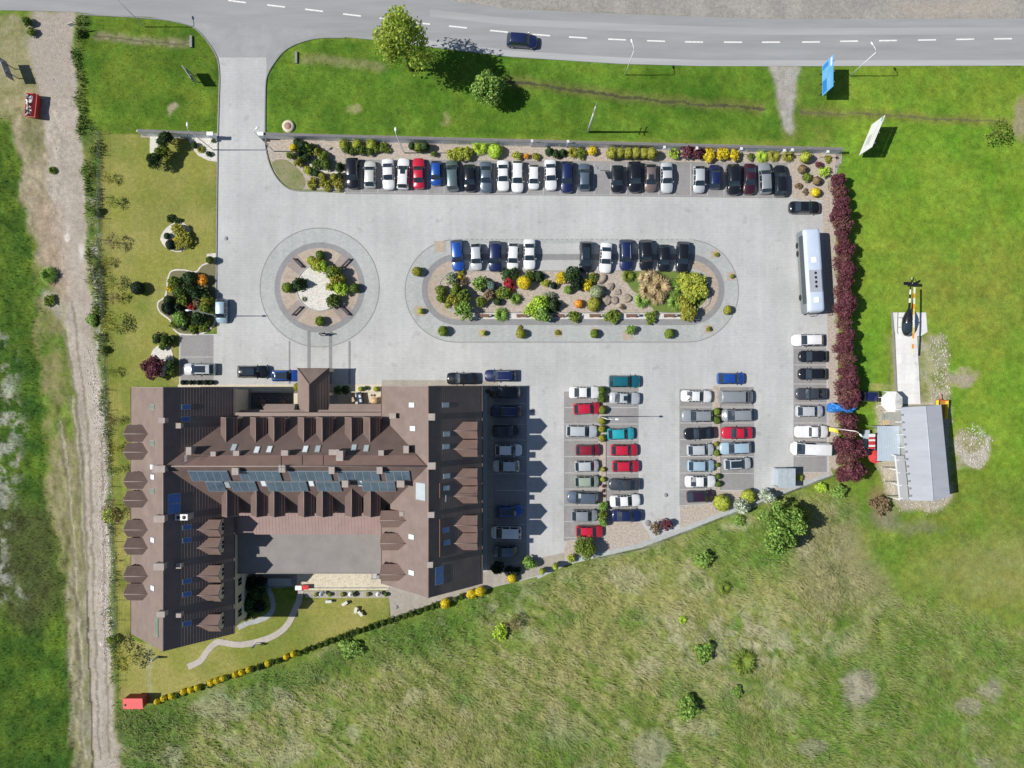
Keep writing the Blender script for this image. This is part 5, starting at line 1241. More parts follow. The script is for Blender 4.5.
o = shelter(778.5, 795.5, 468.5, 488, 2.3, mat('waste_shelter_roof', (.37, .42, .45), .6, var=.08, scale=2), 'waste_shelter', 'blue grey roofed waste bin shelter at the south east corner of the car park', 'shelter', rib=3)
mb = MB(); mb.box(-1.25, 1.25, 1.30, 1.36, 0, 2.1); mb.box(-1.27, -1.21, -1.3, 1.3, 0, 2.1); mb.build('panel', M['flat_blue'], o)
for x in (-.6, .45):
    b = MB(); b.box(-.4, .4, -.4, .4, .05, 1.05); b.obox((0, 0, 1.1), (1, 0, .1), (0, 1, 0), (-.1, 0, 1), .86, .84, .08); q = b.build('waste_bin', M['green_glass'] if False else mat('bin_green', (.03, .10, .04), .5), None, P(787, 478, 0) + Vector((x, .2, .02)))
    tag(q, f"green wheeled bin, {'western' if x < 0 else 'eastern'} one under the waste shelter roof", 'bin', 'bins in the waste shelter')
# white party tent
def tent():
    c = P(889.5, 401.5, 1.5); c.z = 0; o = empty('party_tent', c); tag(o, 'white octagonal party tent standing in the yard north of the barn', 'tent')
    mb = MB(); n = 8; r = 1.28; pts = [(r * math.cos(2 * math.pi * (i + .5) / n), r * math.sin(2 * math.pi * (i + .5) / n)) for i in range(n)]
    for i in range(n):
        a, b = pts[i], pts[(i + 1) % n]; mb.face(((a[0], a[1], 2.3), (b[0], b[1], 2.3), (0, 0, 3.1))); mb.face(((a[0], a[1], 2.3), (b[0], b[1], 2.3), (b[0], b[1], 2.05), (a[0], a[1], 2.05)))
    mb.build('canopy', M['membrane'], o)
    for i in range(n):
        p = MB(); p.tube([(pts[i][0] * .97, pts[i][1] * .97, -.1), (pts[i][0] * .97, pts[i][1] * .97, 2.3)], .035, 6); p.build('pole', M['white_metal'], o)
    o.scale = (1.35, 1.35, 1)
tent()
# ================================================================= PLANTS
def leaf_cloud(name, pts, nrm, size, seed, aspect=1.5, tilt=.8, core=None):
    r = np.random.default_rng(seed); n = len(pts)
    d = nrm + r.normal(0, tilt, (n, 3)); d /= np.linalg.norm(d, axis=1)[:, None] + 1e-9
    a = np.cross(d, r.normal(0, 1, (n, 3))); a /= np.linalg.norm(a, axis=1)[:, None] + 1e-9; b = np.cross(d, a)
    s = (size * r.uniform(.6, 1.35, n))[:, None]
    a = a * s * .5 * aspect; b = b * s * .5
    v = np.stack([pts - a, pts - b * .9, pts + a, pts + b * .9], 1).reshape(-1, 3); q = np.arange(n * 4).reshape(-1, 4)
    if core is not None:
        cv, cq = core; q = np.vstack([q, cq + len(v)]); v = np.vstack([v, cv])
    me = bpy.data.meshes.new(name)
    me.vertices.add(len(v)); me.vertices.foreach_set('co', v.astype(np.float32).ravel()); me.loops.add(len(q) * 4); me.loops.foreach_set('vertex_index', q.astype(np.int32).ravel())
    me.polygons.add(len(q)); me.polygons.foreach_set('loop_start', np.arange(0, len(q) * 4, 4, dtype=np.int32)); me.update(calc_edges=True); me.validate()
    me.materials.append(LF['green']); return me
def sph(n, r):
    v = r.normal(0, 1, (n, 3)); return v / np.linalg.norm(v, axis=1)[:, None]
def core_sphere(rx, rz, cz, nu=12, nv=7):
    v = []; q = []
    for j in range(nv + 1):
        t = math.pi * j / nv
        for i in range(nu): v.append((rx * math.sin(t) * math.cos(2 * math.pi * i / nu), rx * math.sin(t) * math.sin(2 * math.pi * i / nu), cz + rz * math.cos(t)))
    for j in range(nv):
        for i in range(nu): q.append((j * nu + i, j * nu + (i + 1) % nu, (j + 1) * nu + (i + 1) % nu, (j + 1) * nu + i))
    return np.array(v), np.array(q)
def lobed(name, seed, nl, lr, n, leaf, h=1.0, spread=.62, tilt=.7, fill=.25, core=True, zc=None, skew=0):
    r = np.random.default_rng(seed); P_ = []; N_ = []
    zc = h * .55 if zc is None else zc
    cs = []
    for i in range(nl):
        a = 2 * math.pi * (i * .618 + r.uniform(-.08, .08)); rad = spread * math.sqrt((i + .5) / nl) * r.uniform(.8, 1.15); z = zc + h * .42 * (1 - (rad / spread) ** 2) * r.uniform(.2, 1.0) - h * .15 * r.random()
        cs.append((rad * math.cos(a), rad * math.sin(a), z, lr * r.uniform(.7, 1.25)))
    for x, y, z, l in cs:
        k = int(n / nl * (l / lr) ** 2); d = sph(k, r); rr = l * (1 - fill * r.random(k) ** 2 + r.normal(0, .07, k))
        d[:, 2] = np.where(d[:, 2] < -.3, -d[:, 2], d[:, 2])
        P_.append(np.array((x, y, z)) + d * rr[:, None] * np.array((1, 1, h * .9))); N_.append(d)
    pts = np.vstack(P_); pts[:, 2] = np.maximum(pts[:, 2], .02)
    return leaf_cloud(name, pts, np.vstack(N_), leaf, seed, tilt=tilt, core=core_sphere(spread * .8, h * .36, h * .45) if core else None)
def ball(name, seed, n, leaf, h):
    r = np.random.default_rng(seed); d = sph(n, r); d[:, 2] = np.where(d[:, 2] < -.6, -d[:, 2], d[:, 2]); lump = 1 + .07 * np.sin(d[:, 0] * 5 + seed) * np.cos(d[:, 1] * 6)
    pts = d * (lump * (1 - .1 * r.random(n)))[:, None] * np.array((1, 1, h / 2)) + np.array((0, 0, h / 2))
    return leaf_cloud(name, pts, d, leaf, seed, tilt=.45, core=core_sphere(.86, h / 2 * .86, h / 2))
def cone(name, seed, n, leaf, h):
    r = np.random.default_rng(seed); t = 1 - np.sqrt(r.random(n)); a = r.uniform(0, 2 * math.pi, n); tier = .82 + .18 * np.sin(t * 26); arm = 1 + .16 * np.sin(a * 7 + t * 9)
    rad = (1 - t) ** .85 * tier * arm * (1 - .25 * r.random(n) ** 2)
    pts = np.stack([rad * np.cos(a), rad * np.sin(a), .08 + t * h], -1); nn = np.stack([np.cos(a), np.sin(a), np.full(n, .5)], -1)
    cv, cq = core_sphere(.5, h * .36, h * .36); return leaf_cloud(name, pts, nn, leaf, seed, 2.0, .5, (cv, cq))
def tuft(name, seed, n, h):
    r = np.random.default_rng(seed); a = r.uniform(0, 2 * math.pi, n); l = r.uniform(.5, 1.1, n); r0 = r.uniform(0, .35, n)
    v = []; 
    dx, dy = np.cos(a), np.sin(a); sx, sy = -dy, dx; w = .035
    p0 = np.stack([dx * r0, dy * r0, np.zeros(n)], -1); p1 = np.stack([dx * (r0 + l * .45), dy * (r0 + l * .45), h * l * .8], -1); p2 = np.stack([dx * (r0 + l * .85), dy * (r0 + l * .85), h * l * .45], -1)
    s = np.stack([sx, sy, np.zeros(n)], -1) * w
    v = np.concatenate([np.stack([p0 - s, p0 + s, p1 + s, p1 - s], 1), np.stack([p1 - s, p1 + s, p2 + s * .4, p2 - s * .4], 1)]).reshape(-1, 3); q = np.arange(len(v)).reshape(-1, 4)
    me = bpy.data.meshes.new(name); me.vertices.add(len(v)); me.vertices.foreach_set('co', v.astype(np.float32).ravel()); me.loops.add(len(q) * 4); me.loops.foreach_set('vertex_index', q.astype(np.int32).ravel())
    me.polygons.add(len(q)); me.polygons.foreach_set('loop_start', np.arange(0, len(q) * 4, 4, dtype=np.int32)); me.update(calc_edges=True); me.validate(); me.materials.append(LF['tan']); return me
PROTO = {'ball': [ball('clipped_bush_%d' % i, 10 + i, 520, .20, 1.7) for i in range(3)],
         'bush': [lobed('loose_bush_%d' % i, 30 + i, 8, .46, 620, .22, 1.35) for i in range(4)],
         'flat': [lobed('spreading_bush_%d' % i, 50 + i, 10, .40, 560, .22, .75, .68) for i in range(3)],
         'cone': [cone('conifer_bush_%d' % i, 70 + i, 700, .20, 2.6) for i in range(2)],
         'col': [ball('column_bush_%d' % i, 90 + i, 560, .21, 3.2) for i in range(2)],
         'tuft': [tuft('grass_clump_%d' % i, 110 + i, 420, .9) for i in range(2)],
         'open': [lobed('open_bush_%d' % i, 130 + i, 12, .32, 520, .17, 1.3, .8, 1.0, .8, False) for i in range(2)]}
NAMEP = {'ball': 'clipped_bush', 'bush': 'bush', 'flat': 'spreading_bush', 'cone': 'conifer', 'col': 'column_bush', 'tuft': 'grass_clump', 'open': 'bush'}
LOOKC = {'dark': 'dark green', 'vdark': 'blackish green', 'green': 'mid green', 'bright': 'fresh green', 'lime': 'lime green', 'olive': 'olive', 'yellow': 'golden yellow', 'ygreen': 'yellow green', 'orange': 'orange tinted', 'grey': 'grey green',
         'bluegrey': 'blue grey', 'silver': 'silvery', 'brown': 'brownish', 'purple': 'dark purple', 'red': 'red leaved', 'tan': 'straw coloured', 'willow': 'pale yellow green', 'hedge': 'deep green'}
LOOKP = {'ball': 'ball bush', 'bush': 'bush', 'flat': 'low bush', 'cone': 'conifer', 'col': 'upright bush', 'tuft': 'grass clump', 'open': 'airy bush'}
PL = []
def plants(area, group, axis, items, z=.05):
    """items: x, y (as seen), radius, kind, colour[, height factor]"""
    seq = sorted(items, key=lambda i: i[0] if axis[0] == 'x' else i[1]); cnt = {}; seen = {}
    for i in seq: cnt[(i[3], i[4])] = cnt.get((i[3], i[4]), 0) + 1
    for i in seq:
        x, y, rad, kind, colr_ = i[:5]; hf = i[5] if len(i) > 5 else 1.0
        k = (kind, colr_); seen[k] = seen.get(k, 0) + 1
        me = random.choice(PROTO[kind]); s = rad * S * 1.03
        hz = {'ball': 1.7, 'bush': 1.35, 'flat': .75, 'cone': 2.6, 'col': 3.2, 'tuft': .9, 'open': 1.3}[kind] * s * hf
        o = link(NAMEP[kind], me, None, LF[colr_]); o.location = P(x, y, hz * .55); o.location.z = z - .03
        o.scale = (s * random.uniform(.93, 1.07), s * random.uniform(.93, 1.07), s * hf); o.rotation_euler = (0, 0, random.uniform(0, 6.28))
        look = f"{LOOKC[colr_]} {LOOKP[kind]}"
        tag(o, f"{look} {area}" if cnt[k] == 1 else f"{look}, {ORD[seen[k]]} {axis[1]} {area}", 'bush' if kind != 'tuft' else 'grass', group)
W_ = ('x', 'from the west')
plants('on the round island ring', 'clipped bushes on the round island ring', W_, [(320.3, 255, 5, 'ball', 'hedge'), (287, 287.5, 5.3, 'ball', 'green'), (354.4, 288, 5.3, 'ball', 'hedge'), (319.8, 321, 5.2, 'ball', 'green')], .02)
plants('inside the round island', 'bushes in the round island', W_, [(318.6, 265, 7, 'bush', 'ygreen'), (312.5, 261, 5.5, 'bush', 'ygreen'), (323, 266, 6, 'bush', 'lime'), (297.5, 283, 7, 'cone', 'dark', .9), (334, 272, 7.5, 'bush', 'green', 1.2), (337, 281, 7.5, 'bush', 'olive', 1.2), (340, 288, 7.5, 'bush', 'lime', 1.1), (331, 287, 5, 'bush', 'ygreen'), (333, 299.5, 7, 'bush', 'hedge', 1.1), (304, 299, 2.5, 'tuft', 'grey')])
plants("on the long island's outer band", 'bushes on the outer band of the long island', W_, [(417, 271.5, 5.2, 'ball', 'olive'), (420.5, 311, 3, 'col', 'ygreen', .7), (443, 331, 5.5, 'ball', 'green'), (483.3, 333, 2.8, 'col', 'ygreen', .7), (521, 333.6, 5, 'ball', 'olive'), (520, 327.5, 2.6, 'flat', 'olive'), (557.5, 332.5, 3.2, 'flat', 'olive'), (594.5, 333.6, 4.7, 'ball', 'green'), (631, 329.5, 5.2, 'bush', 'bright'), (669.4, 333.6, 5, 'ball', 'green'), (708.5, 329, 2.6, 'bush', 'olive'), (727.7, 310, 4.6, 'ball', 'olive'), (732, 276.5, 2.4, 'bush', 'olive'), (716, 254.8, 2.4, 'bush', 'olive')], .03)
plants('in the long island bed', 'bushes in the gravel bed of the long island', W_, [
 (451.6, 279, 6, 'bush', 'grey'), (459.6, 278, 3, 'ball', 'yellow'), (461, 272.8, 4, 'flat', 'olive'), (463.5, 281.5, 4, 'open', 'brown'), (442, 290, 5.5, 'bush', 'green'), (441, 297, 5.5, 'bush', 'green'), (456.6, 290, 7, 'bush', 'green', 1.2), (462, 296, 7.5, 'bush', 'green', 1.2), (453, 299, 6.5, 'bush', 'olive'), (448, 304, 4, 'flat', 'ygreen'), (464.5, 311, 10, 'open', 'bright', 1.1), (460, 309, 6, 'bush', 'green'),
 (479.5, 283.3, 8, 'flat', 'bright', 1.4), (491.7, 285.5, 5, 'ball', 'bluegrey'), (489.5, 295, 6, 'bush', 'brown'), (481, 302, 6, 'bush', 'green'), (497.5, 301.6, 4.3, 'ball', 'dark'), (503, 293.5, 7, 'bush', 'green'), (515.3, 298.8, 5.6, 'tuft', 'bright', 1.3), (508, 274, 7, 'cone', 'dark', .6), (513, 273, 6, 'bush', 'dark'), (508, 283.5, 5.3, 'bush', 'red'), (511, 287, 4, 'open', 'red'), (524.2, 282.5, 7.2, 'ball', 'yellow'), (530.4, 276, 6, 'bush', 'hedge'), (538.6, 275.8, 6, 'cone', 'dark', .7),
 (501, 314.5, 6.5, 'tuft', 'bright'), (532, 311, 8, 'open', 'lime'), (545.8, 283.7, 4.2, 'flat', 'ygreen'), (553.6, 285.5, 3.6, 'ball', 'vdark'), (561.5, 276.5, 6.2, 'bush', 'yellow'), (572, 276, 8, 'bush', 'dark', 1.3), (577, 282, 8, 'bush', 'vdark', 1.1), (568, 289.7, 4.5, 'ball', 'bright'), (586.5, 285, 6, 'bush', 'yellow'), (592, 277.5, 5, 'bush', 'green'), (596.4, 291.8, 7, 'ball', 'grey'), (593.8, 304, 7.3, 'ball', 'olive', .8), (578.7, 303.8, 4.3, 'ball', 'orange'),
 (553, 304.7, 7.5, 'cone', 'dark', .8), (549, 296, 5.5, 'open', 'grey'), (540, 303, 8.5, 'bush', 'lime', 1.1), (543, 314, 8.5, 'bush', 'bright'), (534, 308, 7, 'tuft', 'lime', 1.3), (574.4, 317.2, 6.4, 'flat', 'green'), (613, 316.7, 8, 'flat', 'green'), (650, 317, 6.5, 'flat', 'green'), (622, 307, 3, 'open', 'brown'),
 (628, 276, 6, 'tuft', 'green'), (642, 300, 7, 'tuft', 'bright'), (652, 280, 9, 'tuft', 'tan', 1.2), (661, 287, 10, 'tuft', 'tan', 1.2), (648, 290, 9, 'tuft', 'tan', 1.2), (657, 297, 8, 'tuft', 'tan', 1.1), (645, 278, 7, 'tuft', 'tan', 1.1), (686, 282, 9, 'bush', 'ygreen', .8), (697, 281, 8.5, 'bush', 'ygreen', .8), (690, 294, 9.5, 'bush', 'ygreen', .8), (700, 292, 8, 'bush', 'ygreen', .8), (684, 303, 8.5, 'bush', 'olive', .8), (688.7, 313, 8.5, 'bush', 'olive'), (673, 288, 7, 'tuft', 'bright'), (675, 303, 7, 'tuft', 'bright')], .08)
NW = 'by the north wall'
plants(NW, 'bushes along the north wall', W_, [
 (293.5, 147.5, 3.8, 'ball', 'yellow'), (290, 156, 4.5, 'bush', 'green'), (297, 142.5, 4, 'ball', 'dark'), (303.5, 146.5, 6, 'bush', 'dark', 1.3), (299, 154, 4, 'ball', 'vdark'), (308.5, 147, 6, 'cone', 'green', .9), (306.5, 158, 5, 'bush', 'dark'), (317, 150.5, 4.5, 'cone', 'olive', .9), (323.5, 157.5, 5.5, 'bush', 'green'), (326.5, 164, 6, 'bush', 'hedge'), (317, 163.5, 5.2, 'bush', 'hedge'), (338.5, 166, 5.2, 'cone', 'dark', .7), (299, 162.5, 5, 'bush', 'olive'), (308.5, 170.5, 4.2, 'bush', 'ygreen'), (316, 173.3, 3.6, 'ball', 'dark'),
 (312, 184, 5.8, 'flat', 'olive'), (323, 177, 4.5, 'bush', 'olive'), (326, 184, 6.6, 'flat', 'olive'), (334, 177, 4, 'ball', 'olive'), (340, 176, 4, 'bush', 'dark'), (337.5, 184, 6, 'flat', 'olive'),
 (343.5, 144.5, 4.8, 'ball', 'ygreen'), (346.5, 149.5, 5, 'bush', 'hedge'), (357, 144.5, 4.8, 'ball', 'ygreen'), (360, 150, 5.5, 'bush', 'hedge'), (352, 151, 4.5, 'bush', 'hedge'), (371.5, 144.5, 5.2, 'ball', 'ygreen'), (370, 150.5, 5, 'bush', 'hedge'), (383.5, 147.5, 6, 'flat', 'green'), (376, 149, 4, 'bush', 'green'),
 (412, 146, 4, 'col', 'dark', .8), (418.5, 147.5, 4.6, 'col', 'green', .7), (425, 146.5, 4.6, 'col', 'dark', .8), (433.5, 154, 3.5, 'bush', 'green'), (452, 154.5, 6.3, 'bush', 'ygreen'), (460, 153, 7.2, 'bush', 'ygreen'), (467, 153.5, 6.3, 'bush', 'ygreen'), (480, 147.5, 7, 'tuft', 'lime'), (495, 151, 7.4, 'ball', 'lime', .8),
 (516.5, 156, 4.6, 'bush', 'ygreen'), (526.5, 156, 3.2, 'bush', 'orange'), (536.5, 157, 4.8, 'flat', 'olive'), (549.5, 150.5, 4.5, 'cone', 'dark', .8), (556, 154, 4.5, 'bush', 'dark'), (563, 152, 4.4, 'cone', 'dark', .8), (573, 152.5, 5, 'tuft', 'olive'), (581, 153, 6, 'flat', 'green'), (592.5, 152, 4.6, 'bush', 'yellow'),
 (612, 153, 5.6, 'col', 'olive', .8), (620, 153, 5.2, 'col', 'olive', .8), (628, 153, 5.2, 'col', 'olive', .8), (636, 153, 5.2, 'col', 'olive', .8), (644, 153.3, 5.2, 'col', 'olive', .8), (651.5, 153.5, 5.6, 'col', 'olive', .8), (673, 154, 6, 'open', 'lime'), (687, 151.5, 7, 'bush', 'purple'), (695, 152.5, 7, 'bush', 'purple'), (702, 154, 5, 'bush', 'purple'),
 (709.5, 155.5, 6.6, 'bush', 'yellow'), (722, 154.3, 6.2, 'bush', 'yellow'), (734.5, 156, 6.2, 'bush', 'yellow'), (762, 156.5, 6, 'tuft', 'lime'), (750, 157, 4, 'open', 'green'), (774, 155.5, 5.5, 'tuft', 'olive'), (788, 155.5, 6, 'tuft', 'olive')], .05)
plants('in the north east gravel corner', 'bushes in the north east gravel corner', W_, [(805.4, 157, 5.6, 'ball', 'ygreen', 1.3), (802.5, 169, 4.6, 'ball', 'brown'), (818.4, 165.4, 4, 'bush', 'purple'), (807.5, 177.6, 4.6, 'bush', 'green'), (817, 180.6, 4.6, 'ball', 'brown'), (824, 172, 6, 'open', 'lime'), (799, 186, 3.7, 'flat', 'brown'), (805, 191.8, 3.2, 'flat', 'brown'), (815.8, 192.3, 4.7, 'ball', 'yellow'), (828, 158.8, 4, 'flat', 'olive')], .02)
plants('in the north west lawn corner bed', 'plants in the north west lawn corner', W_, [(194, 145, 3.6, 'ball', 'dark'), (201, 149.3, 3.6, 'tuft', 'olive'), (208.6, 153.8, 2.6, 'ball', 'dark'), (212.5, 141.2, 2, 'bush', 'green')])
plants('in the round lawn bed', 'plants in the round lawn bed', W_, [(179, 231, 8, 'bush', 'olive', .7), (184, 239, 7.5, 'bush', 'olive', .7), (179, 245, 6, 'bush', 'olive', .7), (170.5, 244.7, 5.2, 'ball', 'vdark'), (167, 236, 3.2, 'ball', 'dark'), (176, 241, 3.6, 'bush', 'yellow'), (171, 218, 4.2, 'flat', 'dark'), (178, 220.5, 3.5, 'flat', 'dark')])
plants('in the big bed by the drive', 'plants in the big bed by the drive', W_, [(174, 281, 6.5, 'bush', 'green'), (190, 278, 7.2, 'ball', 'dark', 1.1), (203.5, 280, 6, 'bush', 'orange'), (170.6, 289, 4.2, 'bush', 'yellow'), (179.5, 292, 6.5, 'bush', 'hedge'), (187, 288, 5.5, 'bush', 'dark'), (197, 292.5, 7.8, 'bush', 'dark', 1.2), (205, 295, 7, 'bush', 'dark'), (168.6, 300, 5.2, 'ball', 'dark'), (168.5, 308.5, 7, 'ball', 'vdark', 1.1), (178, 308, 6.5, 'bush', 'vdark'), (183, 301, 6, 'bush', 'green'), (208, 300, 6.5, 'bush', 'olive'), (191, 306, 4, 'open', 'red'), (198, 303, 4.5, 'bush', 'brown'), (206, 307.5, 6, 'bush', 'green'),
 (181.5, 318.5, 7.5, 'bush', 'bright'), (184, 327, 4, 'ball', 'dark'), (198, 318.5, 8, 'bush', 'dark', 1.1), (207, 322, 5, 'bush', 'hedge'), (175, 323, 5.5, 'flat', 'green'), (193, 329, 6, 'flat', 'green'), (203, 328, 5, 'flat', 'green'), (211, 312, 5, 'flat', 'green'), (210, 260, 4.2, 'ball', 'hedge', 1.3)])
plants('by the small paved bay', 'plants by the small paved bay', W_, [(158, 339, 5.5, 'bush', 'dark'), (166, 341, 6, 'bush', 'hedge'), (172.5, 338.5, 4, 'bush', 'dark'), (163, 347, 4, 'bush', 'green'), (172.5, 364, 6.5, 'bush', 'dark'), (171, 372, 5, 'bush', 'hedge'), (137.5, 288.2, 6.8, 'ball', 'vdark', .9)] + [(x, 382.5, 2.6, 'ball', 'vdark') for x in (183, 191, 198.5, 206, 212)])
# median strips in the car park
N_ = ('y', 'from the north')
plants('in the western bay strip', 'bushes in the western bay strip', N_, [(602, 390.5, 4.6, 'ball', 'hedge'), (602, 398.5, 4.6, 'ball', 'hedge'), (602.5, 410, 4.3, 'ball', 'green'), (602, 421, 4, 'ball', 'olive'), (602, 429, 4, 'ball', 'olive'), (602, 438.3, 4, 'ball', 'olive'), (603, 469.5, 2.6, 'ball', 'ygreen'), (603, 479.5, 2.8, 'ball', 'ygreen'), (603.8, 486, 2, 'flat', 'purple'), (603.8, 491, 2, 'flat', 'purple'), (603.8, 496, 2, 'flat', 'purple'), (603, 506.5, 5, 'bush', 'bright', 1.2), (603, 514, 5.2, 'bush', 'green', 1.2), (603, 521.5, 5, 'bush', 'bright', 1.2)], .03)
plants('in the eastern bay strip', 'bushes in the eastern bay strip', N_, [(717, 411.7, 4, 'ball', 'green'), (717, 420, 4, 'ball', 'hedge'), (716.5, 444, 2.6, 'ball', 'olive'), (717, 453, 3.4, 'ball', 'green'), (717.5, 465, 2.3, 'ball', 'green'), (718, 476.5, 3.2, 'ball', 'hedge'), (718.5, 484, 3.3, 'ball', 'hedge')], .03)
plants('south of the bays', 'bushes at the south end of the car park', W_, [(722, 503, 8.3, 'ball', 'ygreen', .9), (741, 505.5, 8, 'bush', 'silver', 1.3), (748.5, 496.5, 7, 'ball', 'ygreen', 1.1), (767, 496, 7.5, 'bush', 'silver', 1.4), (798.5, 478, 4, 'bush', 'ygreen'), (655, 527.5, 6.5, 'open', 'brown'), (666.5, 524.5, 6, 'bush', 'purple'), (571, 558, 4.8, 'bush', 'ygreen'), (529.5, 562.5, 7.2, 'bush', 'bright'), (542, 571.5, 3.2, 'col', 'ygreen', 1.3), (555.5, 566.5, 3.4, 'col', 'ygreen', 1.5),
 (497, 569, 7, 'bush', 'vdark'), (508, 570, 5, 'bush', 'vdark'), (517, 571, 5, 'bush', 'vdark'), (511.8, 578.5, 5, 'ball', 'yellow', .9)], .03)
# boundary hedge: yellow and dark bushes in one long row from the red shed
hed = [(156.8, 701.9, 'y'), (163.3, 698.8, 'y'), (171, 696.8, 'y'), (178.2, 695, 'd'), (183.2, 692, 'y'), (190, 690.6, 'y'), (196.8, 688, 'y'), (203.5, 686, 'd'), (210.5, 683, 'y'), (216.6, 681, 'y'), (222.4, 678.7, 'y'), (229, 677, 'd'), (235, 675, 'y'), (241.3, 672.6, 'y'), (248.4, 670, 'y'), (254.6, 668.3, 'd'), (260.5, 666, 'd'), (267.5, 663.7, 'y'), (273.5, 661.3, 'd'), (279.3, 659.6, 'd'), (286, 657, 'y'), (293.5, 654.2, 'y'),
 (300.7, 652, 'd'), (307, 649.3, 'd'), (314.5, 646.7, 'd'), (321, 644.5, 'd'), (327.5, 642.2, 'd'), (333.7, 640, 'd'), (340.3, 637.2, 'd'), (346.7, 634.3, 'd'), (353.5, 632.2, 'd'), (359.7, 630.3, 'd'), (365.3, 628.4, 'd'), (371, 626.2, 'd'), (377.7, 623.8, 'd'), (384, 622, 'd'), (391, 619.8, 'd'), (398.6, 617.2, 'd'), (405.7, 615, 'd'), (412.8, 612.8, 'd'), (420, 610, 'd'), (427.2, 607.4, 'd'), (433.5, 605.7, 'd'), (438.6, 604.2, 'd'), (445.4, 603, 'Y'), (456, 598.6, 'd'), (462, 596.3, 'd'), (471.5, 593.8, 'Y'), (480.5, 590.7, 'Y')]
ny = nd = 0
for x, y, c in hed:
    if c in 'yY':
        ny += 1; lab = f"golden yellow bush, {ORD[ny]} yellow one from the red shed along the boundary row"
    else:
        nd += 1; lab = f"dark green bush, {ORD[nd]} dark one from the red shed along the boundary row"
    s = {'y': 3.4, 'Y': 5.4, 'd': 3.3}[c] * S
    o = link('hedge_bush', random.choice(PROTO['ball' if c in 'yY' else 'bush']), None, LF['yellow' if c in 'yY' else 'hedge']); o.location = P(x, y, .5); o.location.z = -.03
    o.scale = (s * random.uniform(.9, 1.1), s * random.uniform(.9, 1.1), s * (1.0 if c in 'yY' else 1.7) * random.uniform(.9, 1.15)); o.rotation_euler = (0, 0, random.uniform(0, 6.28)); tag(o, lab, 'bush', 'boundary row of bushes south of the hotel')
plants('in the terrace planting strip', 'small bushes in the terrace strip', W_, [(x, 594.5, 2.2, 'ball', c) for x, c in ((316, 'olive'), (330, 'green'), (342.5, 'olive'), (355, 'hedge'), (368, 'olive'), (386, 'hedge'))], .05)
plants('by the hotel front terrace', 'bushes by the hotel front', W_, [(297, 387, 4, 'ball', 'olive'), (345, 389, 4.5, 'bush', 'dark'), (337, 389.5, 4, 'bush', 'hedge'), (360.5, 389, 2.6, 'ball', 'ygreen'), (376, 389, 2.8, 'ball', 'ygreen'), (487.5, 391, 2.5, 'flat', 'brown'), (366, 388, 2.5, 'bush', 'dark')], .03)
plants('in the shaded garden', 'bushes in the shaded garden', W_, [(250, 584, 7, 'bush', 'vdark', 1.2), (258, 592, 8, 'bush', 'dark', 1.2), (249, 603, 8, 'bush', 'dark', 1.2), (260, 606, 7, 'bush', 'vdark'), (247, 615, 6, 'bush', 'hedge'), (262, 581, 6, 'bush', 'vdark')], .0)
plants('in the rough meadow', 'bushes in the meadow', W_, [(500, 632.5, 9, 'flat', 'lime', 1.0), (702, 560, 10, 'bush', 'bright', .7), (703, 652, 10, 'flat', 'bright', 1.1), (690, 708, 12, 'flat', 'bright', 1.1), (736, 692, 6, 'flat', 'bright', 1.0), (744, 662, 12, 'tuft', 'green', .6), (740, 520, 6, 'flat', 'bright', 1), (350, 650, 11, 'flat', 'bright', .7), (683, 620, 4, 'tuft', 'lime', 1.2), (725, 588, 6, 'tuft', 'green', .8), (880, 505, 10, 'open', 'brown', .8), (838, 492, 8, 'bush', 'bright', .8), (822, 487, 6, 'bush', 'lime', .7)], 0)
plants('in the dirt road verge', 'bushes by the dirt road', N_, [(28, 22, 5, 'bush', 'hedge'), (32, 32, 4.5, 'bush', 'green'), (52, 170, 4, 'tuft', 'green'), (48, 275, 8, 'tuft', 'bright'), (50, 300, 6, 'flat', 'green'), (93, 320, 6, 'bush', 'bright', .8), (108, 515, 7, 'bush', 'lime', .8), (104, 350, 4, 'bush', 'green'), (97, 212, 5, 'bush', 'hedge', .8), (98, 265, 4, 'bush', 'hedge', .8), (112, 640, 6, 'bush', 'green', .8), (80, 34, 4, 'bush', 'hedge'), (92, 150, 4.5, 'open', 'green', .6)], -.02)
# ---- boulders
def boulder(x, y, r, lab, seed):
    rr = np.random.default_rng(seed); bm = bmesh.new(); bmesh.ops.create_icosphere(bm, subdivisions=3, radius=1)
    off = rr.normal(0, 1, (5, 3))
    for v in bm.verts:
        d = sum(math.sin(v.co.dot(Vector(o_)) * 2.3 + i) for i, o_ in enumerate(off)) * .07
        v.co *= 1 + d; v.co.z = v.co.z * .6 + .25
    me = bpy.data.meshes.new('boulder'); bm.to_mesh(me); bm.free(); me.materials.append(M['rock'])
    o = link('boulder', me); o.location = P(x, y, .3); o.location.z = .06; o.scale = (r * S, r * S * rr.uniform(.75, 1.1), r * S * .8); o.rotation_euler = (0, 0, rr.uniform(0, 6)); tag(o, lab, 'rock', 'boulders in the long island')
for i, (x, y, r, l) in enumerate(((601.5, 279.5, 5.8, 'largest brown boulder in the long island, just below the white car'), (609.5, 287, 4.5, 'brown boulder south east of the largest one in the long island'), (618, 292, 3.5, 'smallest brown boulder in the middle of the rock group'), (606, 300, 4.8, 'brown boulder nearest the olive ball bush in the long island'), (627, 298, 4.8, 'flat brown boulder nearest the straw coloured grass clumps'), (614.5, 300, 3.8, 'brown boulder in the southern pair of the rock group'))):
    boulder(x, y, r, l, 200 + i)

